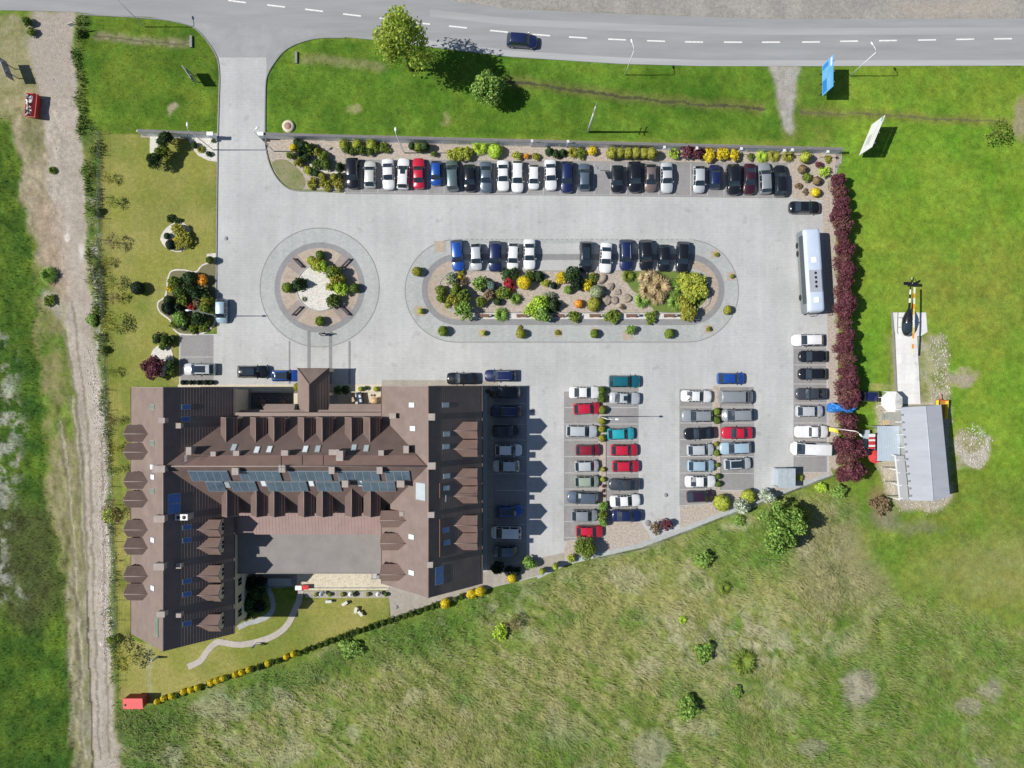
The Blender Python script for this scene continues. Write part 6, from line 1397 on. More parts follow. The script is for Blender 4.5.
# ================================================================= TREES
def limb_trunk(h, r0, spread, seed, nl=6):
    r = random.Random(seed); mb = MB(); mb.tube([(0, 0, -.2), (r.uniform(-.08, .08), r.uniform(-.08, .08), h * .45), (r.uniform(-.15, .15), r.uniform(-.15, .15), h * .85)], [r0, r0 * .75, r0 * .25], 8)
    for i in range(nl):
        a = 2 * math.pi * (i + r.random() * .6) / nl; z = h * r.uniform(.3, .6)
        mb.tube([(0, 0, z), (spread * .45 * math.cos(a), spread * .45 * math.sin(a), z + h * .14), (spread * .85 * math.cos(a), spread * .85 * math.sin(a), z + h * .26)], [r0 * .42, r0 * .26, r0 * .08], 6)
    return mb
TREE = {'plum': [lobed('plum_crown_%d' % i, 300 + i, 14, .36, 2300, .12, 1.15, .74, .8, .5, False, .85) for i in range(4)],
        'round': [lobed('round_crown_%d' % i, 320 + i, 16, .34, 3400, .095, 1.3, .74, .8, .5, False, .85) for i in range(2)],
        'willow': [lobed('willow_crown', 340, 22, .33, 5600, .066, 2.3, .70, .9, .75, False, 1.3)],
        'spread': [lobed('spreading_crown', 350, 20, .33, 5200, .075, .85, .8, .8, .5, False, .6)],
        'thin': [lobed('thin_crown_%d' % i, 360 + i, 12, .36, 520, .09, 1.1, .8, 1.0, .9, False, .8) for i in range(3)]}
def tree(name, x, y, r, kind, colr_, lab, group=None, trunk=.12, hz=1.0, zc=None, cat='tree'):
    """x, y: where the crown's middle is seen from above"""
    me = random.choice(TREE[kind]); hc = {'plum': 1.5, 'round': 1.7, 'willow': 3.0, 'spread': 1.2, 'thin': 1.4}[kind] * hz * r * S
    zc = hc * .55 if zc is None else zc
    b = P(x, y, zc); b.z = 0
    o = empty(name, b, random.uniform(0, 6.28)); tag(o, lab, cat, group)
    limb_trunk(hc * .8, trunk, r * S * .8, int(x * 7 + y)).build('trunk', M['bark'], o)
    c = link('crown', me, o, LF[colr_]); c.scale = (r * S, r * S, r * S * hz); return o
tree('willow_tree', 405, 52, 29, 'willow', 'willow', 'tall pale yellow green tree between the main road and the north wall', None, .28, 1.25, 6.0)
tree('tree', 487.5, 90, 17.5, 'round', 'bright', 'round fresh green tree on the verge beside the taller pale one', None, .16, 1.2)
tree('tree', 781, 530, 24, 'spread', 'bright', 'broad green tree in the meadow south of the waste shelter', None, .2, 1.7)
tree('tree', 795, 518, 14, 'spread', 'green', 'darker smaller tree grown into the broad meadow tree', None, .16, 1.5)
tree('tree', 585.5, 548, 12.5, 'round', 'green', 'green tree beside the red hatchback at the end of the bays', None, .14, 1.0)
tree('conifer_tree', 166, 139.5, 9, 'round', 'dark', 'dark tree touching the low wall in the north west lawn corner', 'dark trees in the north west lawn corner', .12, 1.5)
tree('conifer_tree', 162.5, 152, 8, 'round', 'green', 'greener tree in the middle of the lawn corner group', 'dark trees in the north west lawn corner', .12, 1.4)
tree('conifer_tree', 155, 160, 8.5, 'round', 'dark', 'dark tree at the south west of the lawn corner group', 'dark trees in the north west lawn corner', .12, 1.5)
tree('maple_tree', 154.5, 366.5, 12.5, 'plum', 'purple', 'dark red maple beside the small paved bay west of the drive', None, .1, .9)
tree('bare_bush_tree', 997, 132, 14, 'thin', 'green', 'thin leaved tree standing alone at the east edge of the green field', None, .1, 1.0)
yy = [182, 192, 203, 214, 225, 237, 248, 259, 270, 281, 292, 303, 314, 325, 336, 347, 358, 369, 380, 391]
pr_ = []
for i, y in enumerate(yy): pr_.append((840 + (y - 180) * .030 + random.uniform(-2.6, 2.6), y + random.uniform(-2, 2), random.uniform(6.8, 10.6) + i * .09))
for x, y, r in ((849.5, 397, 11.5), (846, 421, 10.5), (848, 433, 10), (843, 446, 11.5), (853, 450, 11), (846, 461, 12), (852, 470, 11.5), (843, 473, 9)): pr_.append((x, y, r))
for i, (x, y, r) in enumerate(pr_):
    tree('plum_tree', x, y, r, 'plum', ('purple', 'dull purple', 'purple')[i % 3], f"purple leaved plum tree, {ORD[i + 1]} from the north end of the row", 'row of purple leaved trees', .09, 1.55)
for i, (x, y, r) in enumerate(((108, 178, 7), (114, 202, 7), (114, 242, 9), (106, 262, 6), (113, 283, 8), (116, 298, 7), (111, 324, 11), (113, 372, 6), (116, 420, 6), (117, 448, 6), (118, 470, 6), (112, 512, 12), (122, 660, 13), (114, 644, 9))):
    tree('young_tree', x, y, r, 'thin', ('olive', 'green', 'brown')[i % 3], f"thin young tree, {ORD[i + 1]} from the north along the lawn's west fence", 'young trees along the west fence', .05, 1.1)
for i, (x, y, r) in enumerate(((516, 622, 9),)):
    tree('bare_bush_tree', x - 2, y, r, 'thin', 'brown', 'bare brown bush tree beside the lime green clump in the meadow', None, .06, 1.0)
# ================================================================= WALLS, FENCES, GATES
def wall_run(name, pts, h, label, th=.22, cap=.42, panel=2.4, cat='wall', mpan=None, mcap=None):
    c = G(*pts[0]); o = empty(name, c); tag(o, label, cat); w = MB(); k = MB(); ps = MB()
    for a, b in zip(pts[:-1], pts[1:]):
        A, B = G(*a) - c, G(*b) - c; d = (B - A).normalized(); n = Vector((-d.y, d.x, 0)); L = (B - A).length; m_ = max(1, round(L / panel))
        for i in range(m_):
            p, q = A.lerp(B, i / m_), A.lerp(B, (i + 1) / m_)
            w.obox((p + q) / 2 + Vector((0, 0, h / 2 - .1)), d, n, (0, 0, 1), (q - p).length - .04, th, h + .2)
            ps.obox(p + Vector((0, 0, h / 2)), d, n, (0, 0, 1), .26, th + .07, h + .06)
            k.obox((p + q) / 2 + n * .06 + Vector((0, 0, h + .065)), d, n, (0, 0, 1), (q - p).length, cap, .07)
    w.build('panel', mpan or M['wallpanel'], o); q = ps.build('pillar', M['wallpanel'], o); q['kind'] = 'stuff'; k.build('cap', mcap or M['wallcap'], o); return o
wall_run('boundary_wall', [(266, 138.2), (400, 142), (560, 146.2), (700, 149.8), (838, 153.3)], 1.75, 'long low concrete wall with dark cap between the verge and the car park')
wall_run('boundary_wall', [(143.5, 135), (214, 138)], 1.75, 'short concrete wall on the lawn side west of the drive')
def post_fence(name, pts, h, label, step, m, mesh=None, cat='fence'):
    c = G(*pts[0]); o = empty(name, c); tag(o, label, cat)
    for a, b in zip(pts[:-1], pts[1:]):
        A, B = G(*a) - c, G(*b) - c; n = max(1, round((B - A).length / step)); d = (B - A).normalized()
        for i in range(n):
            p = A.lerp(B, i / n); mb = MB(); mb.tube([p + Vector((0, 0, -.3)), p + Vector((0, 0, h))], .045, 6); mb.build('post', m, o)
        wr = MB()
        for z in np.linspace(.15, h - .06, 6): wr.tube([A + Vector((0, 0, z)), B + Vector((0, 0, z))], .009, 4)
        for i in range(int((B - A).length / .35)):
            p = A + d * (i * .35); wr.tube([p + Vector((0, 0, .1)), p + Vector((0, 0, h - .05))], .006, 3)
        wr.build('wire_mesh', mesh or m, o)
    return o
post_fence('wire_fence', [(101.5, 134), (102.5, 240), (106, 330), (110.5, 450), (116.5, 560), (118.5, 700)], 1.5, 'thin wire fence along the west side of the lawn', 3.2, M['grey_metal'])
fg = mat('green_wire', (.05, .13, .08), .5)
post_fence('mesh_fence', [(836, 155), (834, 179)], 1.7, 'green mesh fence at the north end of the purple trees', 2.0, fg)
post_fence('wire_fence', [(600, 557.5), (645, 547), (680, 533), (722, 517), (800, 487), (833, 474.5)], 1.2, 'thin wire fence along the diagonal kerb south of the bays', 3.0, M['grey_metal'])
for x, y, l in ((215.5, 138.4, 'white capped gate pillar on the west side of the drive'), (265, 138.5, 'white capped gate pillar on the east side of the drive')):
    o = empty('gate_pillar', G(x, y)); tag(o, l, 'pillar', 'gate pillars'); mb = MB(); mb.box(-.32, .32, -.28, .28, -.2, 2.0); mb.build('shaft', M['wallpanel'], o); mb = MB(); mb.box(-.5, .5, -.3, .3, 2.0, 2.14); mb.build('cap', M['white_metal'], o)
    mb = MB(); mb.box(-.12, .12, -.55, -.285, .4, .85); mb.build('gate_motor', M['black'], o)

# ================================================================= LAMPS AND POLES
def lamp(x, y, h, arm, label, group, base_r=.09, head=.75):
    o = empty('street_lamp', G(x, y)); tag(o, label, 'street lamp', group); v = Vector((arm[0], arm[1], 0)); L = v.length; d = v.normalized() if L else Vector((1, 0, 0))
    mb = MB(); mb.tube([(0, 0, -.2), (0, 0, h * .5), (0, 0, h - .3)], [base_r, base_r * .8, base_r * .6], 8); mb.build('pole', M['white_metal'], o)
    mb = MB(); mb.tube([(0, 0, h - .32), d * (L * .35) + Vector((0, 0, h - .05)), d * L + Vector((0, 0, h))], .045, 6); mb.build('arm', M['white_metal'], o)
    mb = MB(); n = Vector((-d.y, d.x, 0)); mb.lathe([(0, .09), (.14, .07), (.17, 0), (0, -.02)], 10); 
    mb.v = [tuple(d * (p[0] * 2.2 * head / .75) + n * p[1] + Vector((0, 0, p[2])) + d * (L + .25) + Vector((0, 0, h))) for p in mb.v]
    mb.build('lamp_head', M['white_metal'], o)
lamp(145, 27, 8.3, (-.3, 1.2), 'road lamp on the grass corner west of the drive', 'lamps along the main road')
lamp(625, 75, 8.4, (-.3, 1.0), 'road lamp on the verge north of the wall', 'lamps along the main road')
lamp(850, 76, 8.2, (-.6, .9), 'road lamp beside the big blue billboard', 'lamps along the main road')
lg = 'lamps around the car park'
lamp(217.4, 316, 8.5, (-.5, 0), 'tall lamp at the lawn kerb beside the pale blue hatchback', lg)
lamp(213.5, 150, 8.9, (0, .5), 'tall lamp in the white gravel bed west of the gate', lg)
lamp(274, 151.5, 8.9, (0.4, .3), 'tall lamp in the gravel corner east of the gate', lg)
lamp(404.5, 153, 8.5, (0, .4), 'tall lamp in the gravel bed above the white cars', lg)
lamp(600, 416.5, 8.6, (1.2, .0), 'tall lamp in the western strip between the bay rows', lg)
lamp(832, 428, 8.0, (.4, -.4), 'tall lamp rising among the purple trees', lg)
lamp(537, 596, 5.0, (0, .3), 'lower lamp at the boundary row south east of the hotel', lg) if False else None
for i, (x, y, l) in enumerate(((532, 140.5, 'above the white estate car'), (568, 141, 'above the navy estate car'), (664.5, 146.8, 'above the silver saloon car'), (697, 147.6, 'above the dark purple bushes'), (741.5, 148.2, 'above the easternmost golden bush'), (784.5, 150, 'above the last black estate car'), (792.5, 149.3, 'with twin stays near the east end'), (828, 151.2, 'at the very east end'))):
    p = P(x, y, 2.9); p.z = 0; o = empty('wall_lamp', p); tag(o, f"small white floodlight post by the north wall, {l}", 'floodlight', 'floodlights along the north wall')
    mb = MB(); mb.tube([(0, 0, -.1), (0, 0, 2.8)], .04, 6); mb.build('post', M['white_metal'], o); mb = MB(); mb.obox((0, -.08, 2.9), (1, 0, 0), (0, 1, -.4), (0, .4, 1), .34, .42, .22); mb.build('lamp_head', M['white_metal'], o)
# power pole
o = empty('power_pole', G(588, 132)); tag(o, 'white concrete power pole with crossarms on the verge behind the wall', 'power pole')
mb = MB(); mb.tube([(0, 0, -.3), (0, 0, 9.9)], [.2, .12], 8); mb.build('pole', mat('pale_concrete_pole', (.58, .58, .56), .9), o)
for z, w in ((9.5, 1.5), (8.6, 1.1)):
    mb = MB(); mb.obox((.0, .14, z), (.35, 1, 0), (1, -.35, 0), (0, 0, 1), w, .1, .1)
    for s in (-1, 1): mb.lathe([(.0, .22), (.05, .18), (.06, 0)], 8, (s * w * .16, .14 + s * w * .45, z + .05))
    mb.build('crossarm', M['grey_metal'], o)
# info board by the north row
o = empty('info_sign', P(597, 170, 2.2)); o.location.z = 0; tag(o, 'pale flat topped sign post standing among the north row cars', 'sign')
mb = MB(); mb.tube([(0, .6, -.1), (0, .6, 2.3), (0, .1, 2.45)], .05, 6); mb.build('post', M['grey_metal'], o); mb = MB(); mb.obox((0, -.15, 2.4), (1, 0, 0), (0, 1, -.45), (0, .45, 1), 1.0, 1.35, .06); mb.build('sign_panel', M['zinc'], o)

# ================================================================= BILLBOARDS
def billboard(name, x0, y0, x1, y1, zb, zt, label, panels, legs=3, dep=.25, mleg=None):
    a, b = G(x0, y0), G(x1, y1); c = (a + b) / 2; o = empty(name, c); tag(o, label, 'billboard'); d = (b - a).normalized(); n = Vector((-d.y, d.x, 0)); L = (b - a).length
    if n.x > 0: n = -n                                              # printed side looks west
    for i in range(legs):
        t = (i + .5) / legs - .5; mb = MB(); p = d * (L * t) - n * dep; mb.tube([p + Vector((0, 0, -.3)), p + Vector((0, 0, zt - .1))], .08, 8); mb.build('post', mleg or M['grey_metal'], o)
    for zl, zh, mb_, patches in panels:
        m2 = MB(); m2.obox(Vector((0, 0, (zl + zh) / 2)), d, n, (0, 0, 1), L, .10, zh - zl); pn = m2.build('panel', mb_, o)
        for j, (u0, u1, v0, v1, mm_) in enumerate(patches):
            q = MB(); q.obox(d * (L * ((u0 + u1) / 2 - .5)) + n * .056 + Vector((0, 0, zl + (zh - zl) * (v0 + v1) / 2)), d, n, (0, 0, 1), L * (u1 - u0), .012, (zh - zl) * (v1 - v0)); q.build('print', mm_, pn)
    return o
billboard('billboard', 818.5, 69.5, 818.5, 100, 1.4, 5.0, 'large blue billboard facing west on the verge beside the main road', [(1.4, 5.0, M['bluebill'], [(.04, .30, .80, .94, M['white_metal']), (.05, .2, .06, .6, M['bluebill_dk']), (.55, .95, .05, .45, M['bluebill_dk']), (.35, .5, .82, .93, M['teal'])])], 3)
billboard('billboard', 868.7, 127, 856, 157.5, 1.0, 4.8, 'white billboard turned to the south west in the green field', [(1.0, 4.0, mat('white_billboard_print', (.78, .78, .78), .5, var=.05, scale=.5), [(.45, .8, .25, .75, M['greypatch']), (.1, .9, .86, .94, M['greypatch'])]), (4.14, 4.8, M['white_metal'], [(.02, .16, .1, .9, M['teal'])])], 3)
billboard('billboard', 190.5, 73.5, 199, 86.5, .9, 2.9, 'small grey backed billboard on the grass west of the drive', [(.9, 2.9, M['grey_metal'], [(.03, .97, .04, .96, M['shingle_board'])])], 2)
billboard('billboard', 11.5, 65, 19, 84, 1.1, 2.9, 'thin weathered board standing by the dirt road in the north west', [(1.1, 2.9, M['shingle_board'], [])], 2)
o = empty('road_sign', G(79.5, 31)); tag(o, 'small white road sign at the top of the dirt road', 'sign'); mb = MB(); mb.tube([(0, 0, -.1), (0, 0, 2.4)], .035, 6); mb.build('post', M['grey_metal'], o); mb = MB(); mb.obox((0, -.05, 2.1), (1, .3, 0), (-.3, 1, 0), (0, 0, 1), .8, .05, .8); mb.build('sign_panel', M['white_metal'], o)
for i, (x, y, l) in enumerate(((296.5, 58, 'grey concrete culvert slab at the west end of the verge ditch'), (191.5, 42, 'grey concrete culvert slab on the grass corner west of the drive'))):
    o = empty('culvert_slab', G(x, y)); tag(o, l, 'culvert', 'culvert slabs'); mb = MB(); mb.box(-.18, .18, -.95, .95, -.3, .3); mb.build('head_wall', M['kerb'], o)
o = empty('planter_ring', G(288.5, 126.5)); tag(o, 'round pale stone ring with a rusty well cover on the verge', 'well')
mb = MB(); mb.lathe([(.55, .28), (.95, .28), (1.0, -.1)], 24); mb.build('stone_ring', M['cream_pave'], o); mb = MB(); mb.lathe([(0, .24), (.55, .24), (.56, .1)], 20); mb.build('cover', mat('rusty_cover', (.33, .2, .16), .8, var=.15, scale=4), o)
for x, y, l in ((226, 238.5, 'dark round manhole cover on the drive north of the pale blue hatchback'), (648, 523, 'round grey manhole cover at the south end of the bay rows'), (666, 495, 'small dark manhole cover on the lane between the bay rows'), (370, 604.5, 'small rusty manhole cover'), (532.5, 410.5, 'small manhole cover beside the hotel shadow')):
    if x == 370: x, y, l = 396.5, 607, 'brown manhole cover on the paved yard south of the hotel'
    o = empty('manhole_cover', G(x, y, .03)); tag(o, l, 'manhole'); mb = MB(); r = .5 if x == 648 else .33; mb.lathe([(0, .012), (r, .012), (r, -.03)], 18); mb.build('cover', M['kerb'] if x != 226 else M['asphalt'], o)

# ================================================================= BENCHES
def bench(x, y, ang, ln_, label, group, m, z=.02, back=True):
    o = empty('park_bench', G(x, y, z), R(ang)); o.scale = (1, 1 if 'long' in group else .62, 1); tag(o, label, 'bench', group)
    mb = MB()
    for k in range(4): mb.box(-ln_ / 2, ln_ / 2, -.24 + k * .125, -.14 + k * .125, .42, .46)
    mb.build('seat', m, o)
    if back:
        mb = MB()
        for k in range(2): mb.obox((0, .31 + .03 * k, .62 + k * .17), (1, 0, 0), (0, .25, 1), (0, 1, -.25), ln_, .12, .035)
        mb.build('backrest', m, o)
    for s in (-1, 1): mb = MB(); mb.box(s * (ln_ / 2 - .2) - .05, s * (ln_ / 2 - .2) + .05, -.22, .28, 0, .42); mb.build('leg', M['black'], o)
for x, y, a, w in ((298.6, 263.2, -45, 'north western'), (346, 263.6, 45, 'north eastern'), (297.4, 311.2, 45, 'south western'), (345.3, 311, -45, 'south eastern')):
    bench(x, y, a, 2.05, f"dark bench at the {w} corner of the round island", 'benches on the round island', M['dark_wood'], .022, False)
for i, (x, w) in enumerate(((483.8, 'westernmost brown bench on the white strip of the long island'), (521.8, 'brown bench west of the tall lime bushes on the white strip'), (558.7, 'brown bench just east of the tall lime bushes'), (594.5, 'brown bench below the olive ball bush'), (631, 'brown bench below the flat boulder'), (668.6, 'easternmost brown bench on the white strip of the long island'))):
    bench(x, 315.8, 180, 1.75, w, 'benches on the long island', M['wood'], .03, False)
    o = empty('litter_bin', G(x + 7, 315.6, .03)); tag(o, f"small black litter bin beside the {w.split(' on ')[0]}", 'litter bin', 'litter bins on the long island'); mb = MB(); mb.lathe([(.0, .7), (.19, .72), (.21, .6), (.18, 0)], 12); mb.build('bin_body', M['black'], o); mb = MB(); mb.lathe([(0, .78), (.15, .76), (.2, .725)], 12); mb.build('lid', M['grey_metal'], o)

# ================================================================= PEOPLE
def person(x, y, yaw, top, legs, label, z=.03, arms=((.30, .12, -.1), (.26, -.05, .05)), stride=.16):
    J = {'pel': (0, 0, .95), 'wst': (0, 0, 1.1), 'chs': (.01, 0, 1.33), 'nck': (.02, 0, 1.50), 'hd0': (.035, 0, 1.60), 'hd1': (.04, 0, 1.70), 'hd2': (.035, 0, 1.76)}
    for s, n in ((1, 'l'), (-1, 'r')):
        q = stride * s; J['hip' + n] = (0, s * .10, .90); J['kne' + n] = (q * .6 + .03, s * .11, .50); J['ank' + n] = (q - .03, s * .11, .08); J['toe' + n] = (q + .16, s * .13, .04)
        J['sho' + n] = (.01, s * .19, 1.42); J['elb' + n] = (-q * .4, s * .26, 1.14); J['wri' + n] = (-q * .4 + .14, s * .25, .92); J['hnd' + n] = (-q * .4 + .19, s * .245, .83)
    E = [('pel', 'wst'), ('wst', 'chs'), ('chs', 'nck'), ('nck', 'hd0'), ('hd0', 'hd1'), ('hd1', 'hd2')]
    for n in 'lr': E += [('pel', 'hip' + n), ('hip' + n, 'kne' + n), ('kne' + n, 'ank' + n), ('ank' + n, 'toe' + n), ('chs', 'sho' + n), ('sho' + n, 'elb' + n), ('elb' + n, 'wri' + n), ('wri' + n, 'hnd' + n)]
    rad = {'pel': .15, 'wst': .14, 'chs': .165, 'nck': .06, 'hd0': .085, 'hd1': .105, 'hd2': .07, 'hip': .095, 'kne': .065, 'ank': .045, 'toe': .04, 'sho': .07, 'elb': .048, 'wri': .034, 'hnd': .036}
    names = list(J); me = bpy.data.meshes.new('person'); me.from_pydata([J[n] for n in names], [(names.index(a), names.index(b)) for a, b in E], [])
    # five fingers on each hand
    bm = bmesh.new(); bm.from_mesh(me); bm.verts.ensure_lookup_table(); extra = []
    for n in 'lr':
        bm.verts.ensure_lookup_table(); h = bm.verts[names.index('hnd' + n)]; s = 1 if n == 'l' else -1; b = h.co.copy()
        for i in range(4):
            p = bm.verts.new(b + Vector((.02 + i * .006, s * (.03 - i * .02), -.03))); t = bm.verts.new(p.co + Vector((.015, 0, -.06 + abs(i - 1.4) * .008))); bm.edges.new((h, p)); bm.edges.new((p, t)); extra += [.011, .008]
        p = bm.verts.new(b + Vector((.045, -s * .01, .0))); t = bm.verts.new(p.co + Vector((.02, -s * .01, -.035))); bm.edges.new((h, p)); bm.edges.new((p, t)); extra += [.012, .009]
    bm.to_mesh(me); bm.free()
    o = bpy.data.objects.new('person', me); col.objects.link(o); md = o.modifiers.new('s', 'SKIN'); sv = me.skin_vertices[0].data
    for i in range(len(me.vertices)):
        r = rad[names[i][:3]] if i < len(names) else extra[i - len(names)]
        sv[i].radius = (r, r * (.8 if i < len(names) and names[i] in ('chs', 'pel', 'wst') else 1)); sv[i].use_root = (i == 0)
    md2 = o.modifiers.new('d', 'SUBSURF'); md2.levels = 1; md2.render_levels = 1
    dg = bpy.context.evaluated_depsgraph_get(); new = bpy.data.meshes.new_from_object(o.evaluated_get(dg)); bpy.data.objects.remove(o)
    for m_ in (M['skin'], top, legs, M['black']): new.materials.append(m_)
    for p in new.polygons:
        c = p.center; p.use_smooth = True
        p.material_index = 0 if c.z > 1.49 or (abs(c.y) > .19 and c.z < 1.1) else (1 if c.z > .97 or (abs(c.y) > .2 and c.z > 1.0) else (2 if c.z > .10 else 3))
    o = link('person', new); o.location = G(x, y, z); o.rotation_euler = (0, 0, R(yaw)); tag(o, label, 'person')
    hb_ = MB(); vs = []; fs = []; 
    hb_.lathe([(0, .125), (.06, .115), (.105, .06), (.118, 0), (.11, -.05)], 14); hb_.v = [(p[0] * 1.02 + .02, p[1], p[2] + 1.70) for p in hb_.v]; hb_.build('hair', M['hair'], o)
    f = MB(); 
    for s in (-1, 1): f.lathe([(0, .012), (.012, 0), (0, -.012)], 6, (.135, s * .035, 1.685))
    f.obox((.147, 0, 1.655), (1, 0, 0), (0, 1, 0), (0, 0, 1), .03, .022, .04); f.obox((.138, 0, 1.615), (1, 0, 0), (0, 1, 0), (0, 0, 1), .015, .05, .012); f.build('face', M['skin'], o)
person(322.2, 334.8, 20, M['cloth_white'], M['cloth_navy'], 'person in a white top walking on the south edge of the round island')
person(256.5, 643.5, 200, M['cloth_blue'], M['cloth_white'], 'person in pale blue clothes standing on the winding garden path', .06)
person(325.5, 334.2, 100, M['cloth_navy'], M['cloth_navy'], 'person in dark clothes beside the one in the white top')

# ================================================================= GARDEN, TERRACES, YARD
o = empty('garden_statue', G(157, 657)); tag(o, 'slim pale stone figure on the lawn south of the west wing', 'statue')
mb = MB(); mb.lathe([(.0, .5), (.22, .5), (.24, .42), (.2, .1), (.26, 0), (.26, -.1)], 12); mb.build('pedestal', M['statue'], o)
mb = MB(); mb.lathe([(.0, 1.25), (.07, 1.22), (.09, 1.14), (.05, 1.05), (.17, .98), (.14, .78), (.17, .6), (.20, .02), (0, 0)], 12, (0, 0, .5)); mb.build('figure', M['statue'], o)
def parasol(x, y, r, h, m, label, group=None):
    o = empty('parasol', P(x, y, h)); o.location.z = .03; tag(o, label, 'parasol', group); mb = MB(); mb.tube([(0, 0, 0), (0, 0, h + .1)], .03, 8); mb.build('pole', M['grey_metal'], o)
    mb = MB(); n = 8
    for i in range(n):
        a, b = 2 * math.pi * i / n, 2 * math.pi * (i + 1) / n; mb.face(((r * math.cos(a), r * math.sin(a), h - .3), (r * math.cos(b), r * math.sin(b), h - .3), (0, 0, h + .05)))
        mb.face(((r * math.cos(a), r * math.sin(a), h - .3), (r * math.cos(b), r * math.sin(b), h - .3), (r * math.cos(b), r * math.sin(b), h - .45), (r * math.cos(a), r * math.sin(a), h - .45)))
    mb.build('canopy', m, o); mb = MB(); mb.lathe([(0, .12), (.25, .1), (.3, 0)], 12); mb.build('base', M['kerb'], o)
pg = 'small parasols along the terrace edge'
parasol(320.5, 595, .36, 1.3, M['flat_blue'], 'small grey blue parasol at the west end of the terrace planting strip', pg)
parasol(350, 595, .36, 1.2, M['membrane'], 'small white parasol in the middle of the terrace planting strip', pg)
parasol(377.5, 595, .36, 1.2, M['membrane'], 'small white parasol at the east end of the terrace planting strip', pg)
def table_set(x, y, mt, ms, label, n=4, r=.55, z=.03):
    o = empty('round_table', G(x, y, z)); tag(o, label, 'table'); mb = MB(); mb.lathe([(0, .75), (r, .75), (r, .71), (0, .70)], 18); mb.build('tabletop', mt, o); mb = MB(); mb.lathe([(.05, .7), (.05, .06), (.3, .03), (.3, 0)], 10); mb.build('pedestal', M['grey_metal'], o)
    for k in range(n):
        a = 2 * math.pi * k / n + .5; c = empty('stool', G(x, y, z) + Vector(((r + .35) * math.cos(a), (r + .35) * math.sin(a), 0)), a); tag(c, f"brown stool at the {('east', 'north', 'west', 'south')[k % 4]} side of the {label.split(' table')[0]} table", 'stool', 'stools round the terrace tables')
        mb = MB(); mb.lathe([(0, .47), (.19, .46), (.2, .42), (0, .41)], 12); mb.build('seat', ms, c)
        for j in range(4): q = MB(); b = math.pi / 2 * j + .78; q.tube([(.13 * math.cos(b), .13 * math.sin(b), .42), (.17 * math.cos(b), .17 * math.sin(b), 0)], .018, 5); q.build('leg', M['black'], c)
table_set(375, 400.5, mat('honey_timber', (.50, .34, .18), .5, var=.1, scale=4), M['wood'], 'honey brown round table on the sunny hotel front terrace', 4, .6)
table_set(264.5, 402.5, M['wood'], M['wood'], 'western dark table in the shaded hotel front court')
table_set(284, 402.5, M['wood'], M['wood'], 'eastern dark table in the shaded hotel front court')
slab('terrace', [(337.5, 393), (392, 393), (392, 409), (337.5, 409)], .024, M['cream_pave'])
slab('courtyard', [(251, 393), (301, 393), (301, 409), (251, 409)], .024, mat('court_paving_painted_shade', (.12, .12, .125), .85, var=.1, scale=1))  # west wing's shadow on this court is put into the dark paving colour
def sofa(x, y, yaw, label):
    o = empty('outdoor_sofa', G(x, y, .03), R(yaw)); tag(o, label, 'sofa'); mb = MB(); mb.box(-.9, .9, -.4, .4, .15, .42); mb.build('seat', M['cloth_navy'], o); mb = MB(); mb.box(-.9, .9, .40, .55, .15, .85); mb.build('backrest', M['black'], o)
    for s in (-1, 1): mb = MB(); mb.box(s * .9 - (.12 if s < 0 else 0), s * .9 + (.12 if s > 0 else 0), -.4, .4, .15, .65); mb.build('armrest', M['black'], o)
    for s in (-1, 1): mb = MB(); mb.obox((s * .35, .18, .55), (1, 0, 0), (0, 1, .5), (0, -.5, 1), .45, .4, .14); mb.build('cushion', M['flat_blue'], o)
sofa(360, 398.5, -80, 'dark navy outdoor sofa on the sunny hotel front terrace')
o = empty('sun_sail', G(352, 400)); o.location.z = 0; tag(o, 'tan fabric low table between shade and sofa on the front terrace', 'table'); mb = MB(); mb.obox((0, 0, .45), (1, .4, 0), (-.4, 1, 0), (0, 0, 1), .9, .7, .06); mb.build('tabletop', mat('tan_timber', (.48, .34, .22), .6, var=.1, scale=4), o); o.name = 'low_table'
for sx in (-1, 1):
    for sy in (-1, 1): mb = MB(); mb.box(sx * .28 - .03, sx * .28 + .03, sy * .2 - .03, sy * .2 + .03, 0, .42); mb.build('leg', M['wood'], o)
for i, (x, y, l) in enumerate(((345.5, 602.5, 'pale stone seat nearest the terrace on the south lawn'), (356.5, 609, 'western one of the two pale stone seats on the south lawn'), (361, 612.5, 'eastern one of the two pale stone seats on the south lawn'), (329.5, 600.5, 'pale stone seat below the grey blue parasol'))):
    o = empty('stone_bench', G(x, y, -.03), R(30 + 50 * i)); tag(o, l, 'bench', 'stone seats on the south lawn'); mb = MB(); mb.obox((0, 0, .62), (1, 0, .03), (0, 1, 0), (0, 0, 1), .95, .42, .12); mb.build('seat', M['statue'], o)
    for s in (-1, 1): mb = MB(); mb.box(s * .3 - .1, s * .3 + .1, -.16, .16, 0, .56); mb.build('leg', M['statue'], o)
o = empty('stone_steps', G(280, 581.5, .03)); tag(o, 'shaded stone steps below the annex in the courtyard', 'steps')
for k in range(3): mb = MB(); mb.box(-1.9, 1.9, -.62 + k * .42, -.24 + k * .42, 0, .14 * (k + 1)); mb.build('step', M['pale_pave'], o)
o = empty('barbecue', P(376.5, 576, 1)); o.location.z = .05; tag(o, 'dark brick barbecue in the corner of the south terrace', 'barbecue'); mb = MB(); mb.box(-.75, .75, -.5, .5, 0, .95); mb.build('body', M['dark'], o); mb = MB(); mb.box(.15, .65, -.25, .35, .95, 1.9); mb.build('flue', M['stone'], o); mb = MB(); mb.box(-.65, .1, -.4, .4, .952, 1.0); mb.build('grill', M['zinc'], o)
